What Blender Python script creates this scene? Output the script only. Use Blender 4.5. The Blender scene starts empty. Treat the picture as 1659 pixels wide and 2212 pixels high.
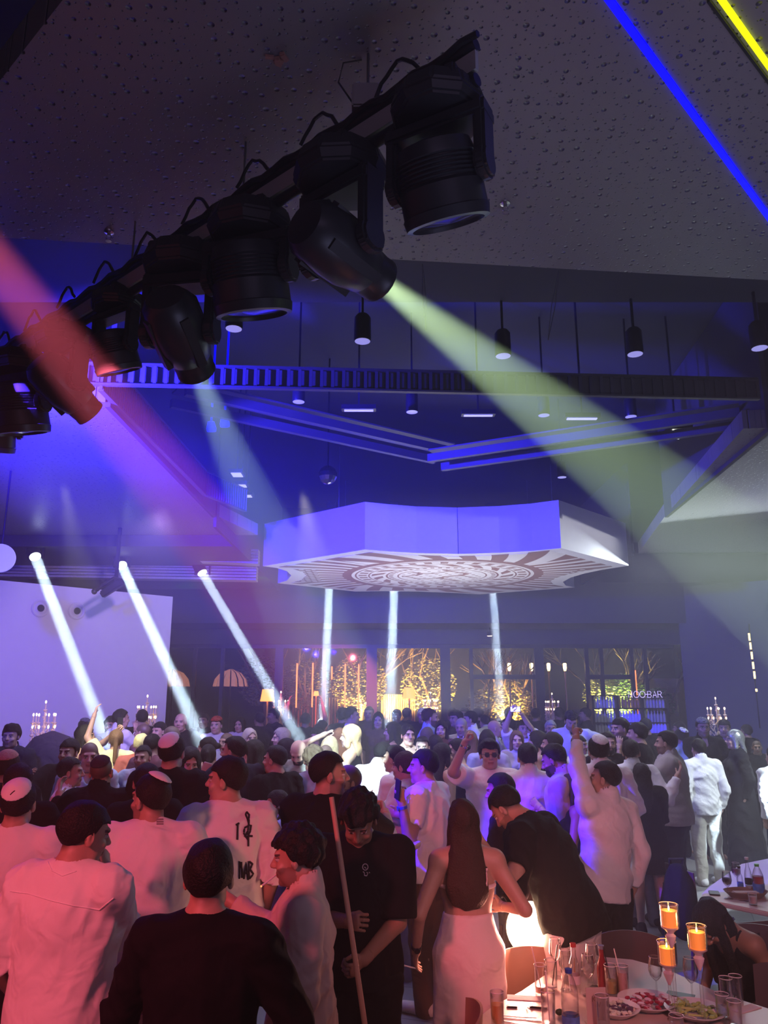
import bpy, bmesh, math, random
import numpy as np
from mathutils import Vector, Matrix, Quaternion
random.seed(7)
SC = bpy.context.scene
COL = SC.collection
PI = math.pi
# ------------------------------------------------------------------ camera
CAMH, FPX, PITCH = 2.3, 1670.0, math.atan(394/1670)
CP, SP = math.cos(PITCH), math.sin(PITCH)
cd = bpy.data.cameras.new('camera'); cam = bpy.data.objects.new('camera', cd); COL.objects.link(cam)
cd.sensor_fit = 'HORIZONTAL'; cd.sensor_width = 36.0; cd.lens = 36.0*FPX/1659.0
cd.clip_start = 0.05; cd.clip_end = 200
cam.location = (0, 0, CAMH); cam.rotation_euler = (PI/2+PITCH, 0, 0)
SC.camera = cam
# ------------------------------------------------------------------ view
SC.view_settings.view_transform = 'Standard'; SC.view_settings.look = 'None'
SC.view_settings.exposure = 1.2; SC.view_settings.gamma = 1.0; SC.view_settings.use_curve_mapping = False
SC.cycles.max_bounces = 5; SC.cycles.diffuse_bounces = 2; SC.cycles.glossy_bounces = 2
SC.cycles.transmission_bounces = 5; SC.cycles.transparent_max_bounces = 8; SC.cycles.volume_bounces = 0
SC.cycles.caustics_reflective = False; SC.cycles.caustics_refractive = False
SC.cycles.sample_clamp_indirect = 3.0
SC.cycles.use_denoising = True; SC.cycles.use_adaptive_sampling = True; SC.cycles.adaptive_threshold = 0.02

def ray(px, py):
    x = (px-829.5)/FPX; v = (1106-py)/FPX
    return Vector((x, CP-SP*v, SP+CP*v))
def at(px, py, y=None, z=None):
    """world point seen at pixel, on the vertical plane at distance y or the horizontal plane z"""
    r = ray(px, py); s = y/r.y if y is not None else (z-CAMH)/r.z
    return Vector((0, 0, CAMH))+r*s

# ------------------------------------------------------------------ haze (the whole hall is filled with thin smoke)
W = bpy.data.worlds.new('hall_air'); SC.world = W; W.use_nodes = True
wn = W.node_tree; wn.nodes.clear()
wo = wn.nodes.new('ShaderNodeOutputWorld'); wb = wn.nodes.new('ShaderNodeBackground')
wb.inputs['Color'].default_value = (0.006, 0.007, 0.016, 1); wb.inputs['Strength'].default_value = 1.0
wv = wn.nodes.new('ShaderNodeVolumeScatter'); wv.inputs['Color'].default_value = (1, 1, 1, 1)
wv.inputs['Density'].default_value = 0.017; wv.inputs['Anisotropy'].default_value = 0.15
wn.links.new(wb.outputs[0], wo.inputs['Surface']); wn.links.new(wv.outputs[0], wo.inputs['Volume'])

# ------------------------------------------------------------------ lights
def look(o, target):
    o.rotation_euler = (Vector(target)-Vector(o.location)).to_track_quat('-Z', 'Y').to_euler()
def spot(name, loc, target, half, power, color, blend=0.15, radius=0.03, parent=None):
    d = bpy.data.lights.new(name, 'SPOT'); d.energy = power; d.color = color[:3]
    d.spot_size = 2*math.radians(half); d.spot_blend = blend; d.shadow_soft_size = radius
    o = bpy.data.objects.new(name, d); COL.objects.link(o); o.location = loc; look(o, target)
    return o
def disc(name, loc, target, dia, spread, power, color):
    d = bpy.data.lights.new(name, 'AREA'); d.shape = 'DISK'; d.size = dia; d.energy = power; d.color = color[:3]
    d.spread = math.radians(spread)
    o = bpy.data.objects.new(name, d); COL.objects.link(o); o.location = loc; look(o, target)
    return o
def area(name, loc, target, sx, sy, power, color):
    d = bpy.data.lights.new(name, 'AREA'); d.shape = 'RECTANGLE'; d.size = sx; d.size_y = sy; d.energy = power; d.color = color[:3]
    o = bpy.data.objects.new(name, d); COL.objects.link(o); o.location = loc; look(o, target)
    return o
L = {}
# narrow white beams over the dance floor (lens pixel, height, end pixel, end height)
BEAMS = [((78, 1208), (225, 1590), 13.3, 11.6), ((265, 1226), (432, 1590), 14.2, 11.8), ((440, 1243), (632, 1570), 15.2, 14.2),
         ((713, 1262), (697, 1575), 18.4, 15.4), ((852, 1266), (841, 1590), 18.5, 13.6), ((1062, 1268), (1082, 1562), 18.5, 15.8)]
BW = (0.62, 0.80, 1.0)
for i, (a_, b_, ya, yb) in enumerate(BEAMS):
    pa, pb = at(*a_, y=ya), at(*b_, y=yb)
    if i >= 3: pa = at(a_[0], a_[1]-30, y=ya)
    L['beam', i] = (pa, pb)
    disc('beam_lamp', pa, pb, 0.18, 1.6, 40, BW)
EXTRA_LIGHTS = []
# green beam of the second moving head, cyan beam of the fourth, red beam from the rig behind the camera
GA, GB = at(800, 600, y=2.86), at(1659, 1258, y=8.0)
GREEN = dict(half=5.6, args=(9500, (0.70, 1.0, 0.52), 0.08, 0.02))
CA, CB = at(424, 792, y=4.55), at(785, 1640, y=9.0)
CYAN = dict(half=6.6, args=(2700, (0.62, 0.93, 1.0), 0.1, 0.02))
RA, RB = at(30, 620, y=3.0), at(470, 1180, y=7.0)
RS = RA+(RA-RB)*0.37
spot('red_beam', RS, RB, 4.3, 13000, (1.0, 0.13, 0.20), 0.45, 0.03)
# blue washes
spot('blue_wash', (-3.6, 5.6, 4.4), (0.5, 11.5, 6.0), 44, 4600, (0.03, 0.02, 1.0), 0.9, 0.08)
spot('blue_key', at(110, 900, y=5.2), (-1.0, 13.2, 5.05), 13, 4200, (0.008, 0.0, 1.0), 1.0, 0.05)
spot('blue_left', (-3.3, 3.9, 4.2), (-4.5, 10.5, 5.0), 36, 1500, (0.03, 0.02, 1.0), 0.8, 0.08)
spot('blue_side', (-3.4, 4.6, 4.3), (1.08, 6.75, 1.25), 8.0, 2400, (0.04, 0.0, 1.0), 0.15, 0.04)
spot('blue_boy', (-2.4, 4.7, 4.3), at(598, 1785, y=7.3), 4.0, 1300, (0.08, 0.03, 1.0), 0.2, 0.04)
spot('violet_wall', (-2.5, 8.5, 4.3), (-5.3, 14.8, 2.2), 30, 480, (0.62, 0.40, 1.0), 0.7, 0.1)
# stage spots; the area lights among them are added fills without a fixture
area('right_haze_fill', (5.6, 13.0, 4.7), (5.0, 12.0, 0.0), 3.0, 2.0, 60, (0.80, 0.92, 1.0))  # added neutral fill that brightens the haze on the right
spot('green_spill', (-4.6, 16.4, 4.5), at(600, 1240, z=4.9), 7, 500, (0.25, 1.0, 0.03), 0.6, 0.05)
spot('pale_beam', at(-60, 1215, y=9.0), at(560, 1480, y=12.5), 2.0, 700, (0.8, 0.8, 1.0), 0.5, 0.02)
spot('pale_beam', at(-80, 1290, y=9.0), at(380, 1530, y=12.0), 1.8, 500, (0.8, 0.7, 1.0), 0.5, 0.02)
spot('blue_floor_beam', at(1860, 1500, y=8.6), at(1490, 1890, z=0.0), 6, 900, (0.55, 0.75, 1.0), 0.4, 0.03)
spot('canopy_key', (8.6, 9.4, 4.5), (3.0, 12.7, 5.0), 17, 330, (0.95, 0.95, 1.0), 0.6, 0.1)
area('canopy_up_fill', (0.9, 14.4, 2.0), (0.9, 14.6, 4.6), 3.0, 2.0, 60, (0.95, 0.95, 1.0))  # added upward fill for the canopy underside, no lamp stands there
area('crowd_top_fill', (-0.6, 9.2, 4.5), (-0.6, 9.5, 0.5), 7.0, 3.0, 62, (0.78, 0.72, 1.0)).data.spread = 2.1  # added soft overhead fill for the whole crowd
spot('yellow_patch', (-0.9, 8.2, 4.5), (-0.5, 10.3, 1.6), 13, 700, (1.0, 0.95, 0.42), 0.15, 0.05)
spot('yellow_patch_left', (-3.4, 7.9, 4.5), (-3.45, 10.2, 1.6), 9.0, 500, (1.0, 0.95, 0.45), 0.15, 0.05)
spot('cool_right', (6.2, 7.4, 4.9), (4.3, 10.6, 0.6), 17, 700, (0.80, 0.93, 1.0), 0.5, 0.06)
spot('cool_right_low', (7.5, 12.5, 4.0), (4.4, 9.6, 0.0), 10, 900, (0.70, 0.85, 1.0), 0.3, 0.05)
spot('pink_key', (-3.2, -1.0, 4.3), (-1.6, 4.2, 1.2), 24, 560, (1.0, 0.11, 0.16), 0.8, 0.25)
spot('pink_table', (1.9, -0.8, 4.4), (1.6, 4.4, 1.0), 20, 270, (1.0, 0.30, 0.28), 0.8, 0.3)
area('behind_fill', (0.5, -2.0, 4.6), (0.8, 7.0, 0.8), 4.0, 1.5, 8, (0.70, 0.50, 0.95))  # added weak fill from behind the camera
area('soffit_fill', (2.0, 1.5, 1.9), (2.5, 3.4, 5.0), 3.0, 1.0, 17, (0.54, 0.54, 1.0))  # added fill aimed up at the near ceiling

# ------------------------------------------------------------------ helpers
_M = {}
def mat(name, color, rough=0.6, metal=0.0, emit=None, estr=1.0, trans=0.0, ior=1.45, noise=0.0, nscale=8.0, bump=0.0, bscale=30.0, alpha=1.0, sheen=0.0, spec=0.5):
    if name in _M: return _M[name]
    m = bpy.data.materials.new(name); m.use_nodes = True; nt = m.node_tree; b = nt.nodes['Principled BSDF']
    b.inputs['Base Color'].default_value = (*color[:3], 1); b.inputs['Roughness'].default_value = rough
    b.inputs['Metallic'].default_value = metal; b.inputs['IOR'].default_value = ior
    b.inputs['Specular IOR Level'].default_value = spec
    if trans: b.inputs['Transmission Weight'].default_value = trans
    if sheen: b.inputs['Sheen Weight'].default_value = sheen
    if emit: b.inputs['Emission Color'].default_value = (*emit[:3], 1); b.inputs['Emission Strength'].default_value = estr
    tc = nt.nodes.new('ShaderNodeTexCoord')
    n = nt.nodes.new('ShaderNodeTexNoise'); n.inputs['Scale'].default_value = nscale; n.inputs['Detail'].default_value = 3
    nt.links.new(tc.outputs['Object'], n.inputs['Vector'])
    r = nt.nodes.new('ShaderNodeMix'); r.data_type = 'RGBA'
    k = max(noise, 0.04)
    r.inputs[6].default_value = (*[c*(1-k) for c in color[:3]], 1); r.inputs[7].default_value = (*[min(1, c*(1+k)) for c in color[:3]], 1)
    nt.links.new(n.outputs[0], r.inputs[0]); nt.links.new(r.outputs[2], b.inputs['Base Color'])
    if bump:
        n2 = nt.nodes.new('ShaderNodeTexNoise'); n2.inputs['Scale'].default_value = bscale; n2.inputs['Detail'].default_value = 2
        n2.inputs['Distortion'].default_value = 0.6
        nt.links.new(tc.outputs['Object'], n2.inputs['Vector'])
        bp = nt.nodes.new('ShaderNodeBump'); bp.inputs['Strength'].default_value = 1.0; bp.inputs['Distance'].default_value = bump
        nt.links.new(n2.outputs[0], bp.inputs['Height']); nt.links.new(bp.outputs[0], b.inputs['Normal'])
    _M[name] = m; return m
def glassy(name, color=(1, 1, 1), tint=0.12, rough=0.03):
    """thin clear glass: see-through with a glossy sheen at grazing angles"""
    if name in _M: return _M[name]
    m = bpy.data.materials.new(name); m.use_nodes = True; nt = m.node_tree; nt.nodes.clear()
    o = nt.nodes.new('ShaderNodeOutputMaterial'); t = nt.nodes.new('ShaderNodeBsdfTransparent'); g = nt.nodes.new('ShaderNodeBsdfGlossy')
    t.inputs[0].default_value = (*color, 1); g.inputs['Roughness'].default_value = rough
    lw = nt.nodes.new('ShaderNodeLayerWeight'); lw.inputs[0].default_value = 0.35+tint
    mx = nt.nodes.new('ShaderNodeMixShader'); nt.links.new(lw.outputs['Facing'], mx.inputs[0]); nt.links.new(t.outputs[0], mx.inputs[1]); nt.links.new(g.outputs[0], mx.inputs[2])
    nt.links.new(mx.outputs[0], o.inputs[0]); _M[name] = m; return m
class E:
    """tiny expression builder for shader maths"""
    nt = None
    def __init__(s, o): s.o = o
    @staticmethod
    def op(o, *a):
        n = E.nt.nodes.new('ShaderNodeMath'); n.operation = o
        for i, v in enumerate(a):
            if isinstance(v, E): E.nt.links.new(v.o, n.inputs[i])
            else: n.inputs[i].default_value = v
        return E(n.outputs[0])
    def __add__(s, b): return E.op('ADD', s, b)
    def __sub__(s, b): return E.op('SUBTRACT', s, b)
    def __mul__(s, b): return E.op('MULTIPLY', s, b)
    def __truediv__(s, b): return E.op('DIVIDE', s, b)
    def __gt__(s, b): return E.op('GREATER_THAN', s, b)
    def __lt__(s, b): return E.op('LESS_THAN', s, b)
    __radd__ = __add__; __rmul__ = __mul__
def band(x, a, b): return (x > a)*(x < b)
def mx(a, b): return E.op('MAXIMUM', a, b)
def sn(a): return E.op('SINE', a)

def tag(o, label, cat, group=None, kind=None):
    if label: o['label'] = label
    if cat: o['category'] = cat
    if group: o['group'] = group
    if kind: o['kind'] = kind
    return o
def thing(name, label, cat, loc=(0, 0, 0), rz=0.0, group=None):
    o = bpy.data.objects.new(name, None); o.empty_display_size = 0.1; COL.objects.link(o)
    o.location = loc; o.rotation_euler = (0, 0, rz); return tag(o, label, cat, group)
def copy_tree(o, parent=None):
    c = o.copy(); COL.objects.link(c); c.parent = parent
    for ch in list(o.children): copy_tree(ch, c)
    return c
class MB:
    def __init__(s): s.v = []; s.f = []
    def add(s, v, f):
        n = len(s.v); s.v += [tuple(p) for p in v]; s.f += [tuple(i+n for i in q) for q in f]; return s
    def box(s, c, d, R=None):
        hx, hy, hz = d[0]/2, d[1]/2, d[2]/2
        v = [Vector((x, y, z)) for x in (-hx, hx) for y in (-hy, hy) for z in (-hz, hz)]
        if R is not None: v = [R @ p for p in v]
        c = Vector(c)
        return s.add([p+c for p in v], [(0, 1, 3, 2), (4, 6, 7, 5), (0, 4, 5, 1), (2, 3, 7, 6), (0, 2, 6, 4), (1, 5, 7, 3)])
    def beam(s, a, b, w, h):
        a, b = Vector(a), Vector(b); d = b-a
        R = d.to_track_quat('X', 'Z').to_matrix()
        return s.box((a+b)/2, (d.length, w, h), R)
    def ring(s, pts_r, seg=16, frame=None, o=(0, 0, 0), closed=False, cap=True, sx=1.0):
        """lathe: pts_r = [(radius, height)] around local z of frame"""
        R = frame if frame is not None else Matrix.Identity(3); o = Vector(o); n = len(s.v)
        for r, z in pts_r:
            for k in range(seg):
                a = 2*PI*k/seg; s.v.append(tuple(R @ Vector((r*math.cos(a)*sx, r*math.sin(a), z))+o))
        m = len(pts_r)
        for i in range(m-1):
            for k in range(seg):
                a, b = n+i*seg+k, n+i*seg+(k+1) % seg; s.f.append((a, b, b+seg, a+seg))
        if cap:
            if pts_r[0][0] > 1e-5: s.f.append(tuple(n+k for k in reversed(range(seg))))
            if pts_r[-1][0] > 1e-5: s.f.append(tuple(n+(m-1)*seg+k for k in range(seg)))
        return s
    def cyl(s, a, b, r1, r2=None, seg=12):
        a, b = Vector(a), Vector(b); d = b-a; r2 = r1 if r2 is None else r2
        R = d.to_track_quat('Z', 'Y').to_matrix()
        return s.ring([(r1, 0), (r2, d.length)], seg, R, a)
    def tube(s, pts, r, seg=6):
        pts = [Vector(p) for p in pts]; n = len(s.v); m = len(pts); up = Vector((0, 0, 1))
        for i, p in enumerate(pts):
            t = (pts[min(i+1, m-1)]-pts[max(i-1, 0)]).normalized()
            x = t.cross(up if abs(t.z) < 0.9 else Vector((1, 0, 0))).normalized(); y = t.cross(x)
            rr = r[i] if isinstance(r, (list, tuple)) else r
            for k in range(seg):
                a = 2*PI*k/seg; s.v.append(tuple(p+(x*math.cos(a)+y*math.sin(a))*rr))
        for i in range(m-1):
            for k in range(seg):
                a, b = n+i*seg+k, n+i*seg+(k+1) % seg; s.f.append((a, b, b+seg, a+seg))
        s.f.append(tuple(n+k for k in reversed(range(seg)))); s.f.append(tuple(n+(m-1)*seg+k for k in range(seg)))
        return s
    def sphere(s, c, r, seg=12, R=None):
        rr = r if isinstance(r, (tuple, list)) else (r, r, r); c = Vector(c); n = len(s.v); m = max(4, seg//2)
        for i in range(m+1):
            th = PI*i/m
            for k in range(seg):
                a = 2*PI*k/seg; p = Vector((rr[0]*math.sin(th)*math.cos(a), rr[1]*math.sin(th)*math.sin(a), -rr[2]*math.cos(th)))
                s.v.append(tuple((R @ p if R is not None else p)+c))
        for i in range(m):
            for k in range(seg):
                a, b = n+i*seg+k, n+i*seg+(k+1) % seg; s.f.append((a, b, b+seg, a+seg))
        return s
    def prism(s, poly, z0, z1):
        n = len(poly); v = [(p[0], p[1], z0) for p in poly]+[(p[0], p[1], z1) for p in poly]
        return s.add(v, [tuple(reversed(range(n))), tuple(range(n, 2*n))]+[(i, (i+1) % n, (i+1) % n+n, i+n) for i in range(n)])
    def build(s, name, m, parent=None, smooth=False, bevel=0.0):
        me = bpy.data.meshes.new(name); me.from_pydata(s.v, [], s.f); me.validate(); me.update()
        bm = bmesh.new(); bm.from_mesh(me); bmesh.ops.remove_doubles(bm, verts=bm.verts, dist=1e-6)
        bmesh.ops.recalc_face_normals(bm, faces=bm.faces)
        if bevel: bmesh.ops.bevel(bm, geom=[e for e in bm.edges if e.calc_face_angle(0) > 0.6], offset=bevel, segments=2, affect='EDGES', clamp_overlap=True)
        bm.to_mesh(me); bm.free()
        me.materials.append(m)
        if smooth:
            me.polygons.foreach_set('use_smooth', [True]*len(me.polygons)); me.set_sharp_from_angle(angle=0.7)
        o = bpy.data.objects.new(name, me); COL.objects.link(o)
        if parent is not None: o.parent = parent
        return o
def struct(o): o['kind'] = 'structure'; return o
# ------------------------------------------------------------------ the hall
def dots_mat():
    m = bpy.data.materials.new('dimpled_plaster'); m.use_nodes = True; nt = m.node_tree; b = nt.nodes['Principled BSDF']
    b.inputs['Base Color'].default_value = (0.19, 0.175, 0.185, 1); b.inputs['Roughness'].default_value = 0.38
    tc = nt.nodes.new('ShaderNodeTexCoord')
    E.nt = nt
    hs = []
    for sc, th in ((13.0, 0.17), (23.0, 0.12)):
        v = nt.nodes.new('ShaderNodeTexVoronoi'); v.inputs['Scale'].default_value = sc; v.voronoi_dimensions = '2D'
        v.inputs['Randomness'].default_value = 0.75
        nt.links.new(tc.outputs['Object'], v.inputs['Vector'])
        d = E(v.outputs['Distance'])
        sp = nt.nodes.new('ShaderNodeSeparateColor'); nt.links.new(v.outputs['Color'], sp.inputs[0])
        d = d/(E(sp.outputs[0])*0.8+0.35)
        t = E.op('MINIMUM', d*(1/th), 1.0)
        hs.append(E.op('POWER', t, 2.0)*(0.035 if sc < 20 else 0.014))
    h = hs[0]+hs[1]
    bp = nt.nodes.new('ShaderNodeBump'); bp.inputs['Strength'].default_value = 1.0; bp.inputs['Distance'].default_value = 1.0
    nt.links.new(h.o, bp.inputs['Height']); nt.links.new(bp.outputs[0], b.inputs['Normal'])
    return m
M_dots = dots_mat()
M_dark = mat('dark_ceiling', (0.05, 0.05, 0.06), 0.7)
M_black = mat('black_metal', (0.012, 0.012, 0.014), 0.45)
M_blackp = mat('black_plastic', (0.02, 0.02, 0.022), 0.38)
M_grey = mat('grey_metal', (0.34, 0.33, 0.31), 0.6)
M_white = mat('white_plaster', (0.62, 0.61, 0.61), 0.7)
def floor_mat():
    m = bpy.data.materials.new('stone_tiles'); m.use_nodes = True; nt = m.node_tree; b = nt.nodes['Principled BSDF']
    b.inputs['Roughness'].default_value = 0.35
    tc = nt.nodes.new('ShaderNodeTexCoord'); br = nt.nodes.new('ShaderNodeTexBrick'); br.inputs['Scale'].default_value = 1.0
    br.inputs['Brick Width'].default_value = 1.2; br.inputs['Row Height'].default_value = 0.6; br.inputs['Mortar Size'].default_value = 0.005
    br.inputs['Color1'].default_value = (0.30, 0.29, 0.28, 1); br.inputs['Color2'].default_value = (0.36, 0.35, 0.34, 1); br.inputs['Mortar'].default_value = (0.1, 0.1, 0.1, 1)
    mp = nt.nodes.new('ShaderNodeMapping'); mp.inputs['Rotation'].default_value = (0, 0, 0.35)
    nt.links.new(tc.outputs['Object'], mp.inputs[0]); nt.links.new(mp.outputs[0], br.inputs['Vector'])
    n = nt.nodes.new('ShaderNodeTexNoise'); n.inputs['Scale'].default_value = 1.7; n.inputs['Detail'].default_value = 6
    nt.links.new(tc.outputs['Object'], n.inputs['Vector'])
    mm = nt.nodes.new('ShaderNodeMix'); mm.data_type = 'RGBA'; mm.blend_type = 'MULTIPLY'; mm.inputs[0].default_value = 0.5
    nt.links.new(br.outputs[0], mm.inputs[6]); nt.links.new(n.outputs[0], mm.inputs[7]); nt.links.new(mm.outputs[2], b.inputs['Base Color'])
    return m
struct(MB().box((0, 12, -0.1), (34, 44, 0.2)).build('floor', floor_mat()))
# near soffit, left and right soffits round the opening, far ceiling, raised ceiling
struct(MB().prism([(-3, 4.12), (9, 5.33), (9, -4), (5.8, -4)], 5.0, 5.2).build('ceiling', M_dots))
struct(MB().prism([(-14, 6.9), (-2.62, 6.9), (-2.62, 11.6), (-2.2, 13.2), (-14, 13.2)], 5.0, 5.2).build('ceiling', M_dots))
struct(MB().prism([(3.75, 7.65), (12, 6.8), (12, 15), (5.0, 15), (4.35, 11.6)], 5.0, 5.2).build('ceiling', M_dots))
struct(MB().box((-8.35, 16.0, 4.9), (11.5, 5.6, 0.2)).build('ceiling', M_dark))
struct(MB().box((8.5, 17.0, 5.1), (7.2, 4.2, 0.2)).build('ceiling', M_dark))
struct(MB().box((-0.5, 20.2, 4.1), (29, 2.2, 0.2)).build('ceiling', M_dark))
struct(MB().box((0, 10.9, 7.0), (30, 17.6, 0.2)).build('ceiling', M_dark))
def ceil_z(p):
    x, y = p[0], p[1]
    if y < 4.42+0.1*x: return 5.0
    if y < 6.4: return 5.85
    if y > 19.1: return 4.0
    if x < -2.62: return 5.0 if y < 13.2 else 4.8
    if x > 3.9 and y < 15: return 5.0
    return 6.9
struct(MB().box((0, 5.9, 5.9), (26, 1.3, 0.1)).build('ceiling', M_dark))
# side faces of the opening
struct(MB().beam((-2.62, 6.9, 5.9), (-2.62, 11.6, 5.9), 0.05, 1.9).build('trim_1', M_dark))
struct(MB().beam((4.0, 7.6, 5.9), (4.35, 11.6, 5.9), 0.05, 1.9).build('trim_2', M_dark))
struct(MB().beam((-2.6, 11.6, 5.9), (-2.6, 19.1, 5.9), 0.05, 2.2).build('trim_3', M_dark))
struct(MB().beam((-14, 19.1, 5.5), (12, 19.1, 5.5), 0.06, 3.0).build('trim_3', M_dark))
struct(MB().beam((4.9, 15.0, 5.9), (4.9, 19.1, 5.9), 0.05, 1.9).build('trim_3', M_dark))
# slotted grille bands round the opening
M_grille = mat('grille_bronze', (0.11, 0.105, 0.12), 0.45, 0.2)
g = MB()
NA, NB = at(186, 830, z=5.05), at(1640, 862, z=5.05)
def slot_band(A, B, h, n, name):
    A, B = Vector(A), Vector(B); m = MB(); d = (B-A)/n
    m.beam(A, B, 0.05, 0.02); m.beam(A+Vector((0, 0, h)), B+Vector((0, 0, h)), 0.05, 0.02)
    m.beam(A+Vector((0, 0.03, h/2)), B+Vector((0, 0.03, h/2)), 0.01, h)
    for i in range(n+1): m.beam(A+d*i, A+d*i+Vector((0, 0, h)), 0.012, 0.03)
    return struct(m.build(name, M_grille))
slot_band(NA, NB, 0.2, 62, 'trim_4')
slot_band((-2.58, 6.6, 5.0), (-2.5, 10.4, 5.0), 0.34, 70, 'trim_5')
slot_band((-2.5, 10.4, 5.0), (-2.1, 11.4, 5.0), 0.34, 18, 'trim_6')
# crossing diagonal trough beams inside the opening
def trough(p, q, w, name):
    p, q = Vector(p), Vector(q); n = (q-p).cross(Vector((0, 0, 1))).normalized()*w/2
    m = MB()
    for sgn in (-1, 1): m.beam(p+n*sgn, q+n*sgn, 0.07, 0.10)
    m.beam(p+Vector((0, 0, 0.12)), q+Vector((0, 0, 0.12)), w, 0.02)
    return struct(m.build(name, M_grille))
trough(at(385, 858, z=5.5), at(960, 985, z=5.5), 0.45, 'trim_7')
trough(at(940, 1000, z=5.3), at(1600, 905, z=5.3), 0.45, 'trim_8')
# cross beams at the far edge of the opening
M_slat = mat('slatted_beam', (0.35, 0.34, 0.34), 0.6, noise=0.3, nscale=40)
for i, (pa, pb, d) in enumerate((((-300, 1150), (560, 1192), 14.6), ((-300, 1214), (556, 1228), 15.2))):
    A, B = at(*pa, y=d), at(*pb, y=d+0.3)
    m = MB()
    for k in range(5): m.beam(A-Vector((0, 0, 0.06*k)), B-Vector((0, 0, 0.06*k)), 0.30, 0.045)
    struct(m.build('trim_%d' % (9+i), M_slat))
# walls
WA, WB = at(368, 1290, z=4.2), at(0, 1255, z=4.2)
wd = (WB-WA).normalized()
def wall(a, b, z0, z1, t, name, m):
    a, b = Vector(a), Vector(b)
    return struct(MB().beam((a.x, a.y, (z0+z1)/2), (b.x, b.y, (z0+z1)/2), t, z1-z0).build(name, m))
wall(WA, WA+wd*7, 0, 4.2, 0.2, 'wall_left', M_white)
for (px, py) in ((82, 1315), (160, 1321)):
    # round flush loudspeakers in the white wall
    r = ray(px, py); nrm = wd.cross(Vector((0, 0, 1))).normalized()
    if nrm.y > 0: nrm = -nrm
    s = (WA-Vector((0, 0, CAMH))).dot(nrm)/r.dot(nrm); p = Vector((0, 0, CAMH))+r*s+nrm*0.1
    F = nrm.to_track_quat('Z', 'Y').to_matrix()
    t = thing('wall_speaker', 'round white loudspeaker set in the purple lit wall, '+('left of the two' if px < 100 else 'right of the two'), 'speaker', p)
    MB().ring([(0.155, 0.0), (0.16, 0.02), (0.14, 0.035), (0.115, 0.02), (0.11, 0.005)], 28, F, cap=False).build('rim', M_white, t, True)
    MB().ring([(0.11, 0.004), (0.075, 0.02), (0.07, 0.03), (0.001, 0.03)], 28, F, cap=False).build('surround', M_white, t, True)
    MB().ring([(0.062, 0.034), (0.03, 0.03), (0.001, 0.03)], 24, F).build('cone', M_black, t, True)
M_rw = mat('dark_wall', (0.10, 0.10, 0.12), 0.7)
wall((7.35, 19.3, 0), (12, 16.0, 0), 0, 4.9, 0.3, 'wall_right', M_rw)
wall((12, 22, 0), (12, -4, 0), 0, 7, 0.3, 'wall_right', M_rw)
wall((-14, 22, 0), (-14, -4, 0), 0, 7, 0.3, 'wall_left', M_dark)
# back wall: header over tall windows, mullions
YB = 21.0
struct(MB().box((-1.0, YB, 4.25), (26, 0.25, 1.3)).build('wall_back', M_dark))
M_frame = mat('window_frame_black', (0.02, 0.02, 0.025), 0.4)
def X(px, y): return (px-829.5)/FPX*y*0.995/ (CP*1.0) * 1.0
def bx(px): return at(px, 1450, y=YB).x
posts = [345, 420, 480, 603, 700, 803, 962, 1018, 1165, 1268, 1300, 1366, 1395, 1458]
wid = {603: 0.22, 803: 0.28, 962: 0.26, 1165: 0.24, 1268: 0.1}
M_glass = glassy('window_glass', (0.93, 0.93, 0.93), 0.0)
for i in range(len(posts)-1):
    x0, x1 = bx(posts[i]), bx(posts[i+1]); w0 = wid.get(posts[i], 0.09)
    t = bpy.data.objects.new('window_%d' % (i+1), None); COL.objects.link(t); t.location = (x0, YB, 0); t['kind'] = 'structure'
    m = MB().box((0, 0, 1.8), (w0, 0.12, 3.6))
    m.box(((x1-x0)/2, 0, 3.55), (x1-x0, 0.1, 0.1)); m.box(((x1-x0)/2, 0, 0.05), (x1-x0, 0.1, 0.1))
    if posts[i] in (1018, 1268, 1300): m.box(((x1-x0)/2, 0, 2.75), (x1-x0, 0.1, 0.12))
    m.build('window_frame', M_frame, t)
    MB().box(((x1-x0)/2, 0, 1.8), (x1-x0, 0.012, 3.5)).build('glass_pane', M_glass, t)
# ------------------------------------------------------------------ the hanging star canopy
ZC = 4.6
def arc(pts, z=ZC): return [at(*p, z=z) for p in pts]
front = arc([(788, 1187), (840, 1191), (900, 1194.5), (990, 1196.5), (1080, 1194), (1150, 1190), (1212, 1184)])
rght = arc([(1358, 1222), (1300, 1231), (1262, 1239), (1232, 1248), (1216, 1257), (1222, 1265), (1241, 1269)])
back = arc([(1037, 1284), (980, 1281), (903, 1278), (830, 1277), (768, 1278)])
left = arc([(600, 1260), (620, 1254), (629, 1243), (620, 1234), (598, 1227), (568, 1223)])
outline = [(p.x, p.y) for p in front+rght+back+left]
ccx = sum(p[0] for p in outline)/len(outline); ccy = (front[3].y+back[2].y)/2
ztop = at(788, 1084, y=front[0].y).z
M_canopy = mat('canopy_white', (0.80, 0.79, 0.79), 0.6)
cano = thing('ceiling_canopy', 'large white star shaped canopy hanging over the dance floor, brown pattern beneath', 'canopy', (ccx, ccy, ZC))
lo = [(x-ccx, y-ccy) for x, y in outline]
MB().prism(lo, 0, ztop-ZC).build('fascia', M_canopy, cano)
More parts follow.
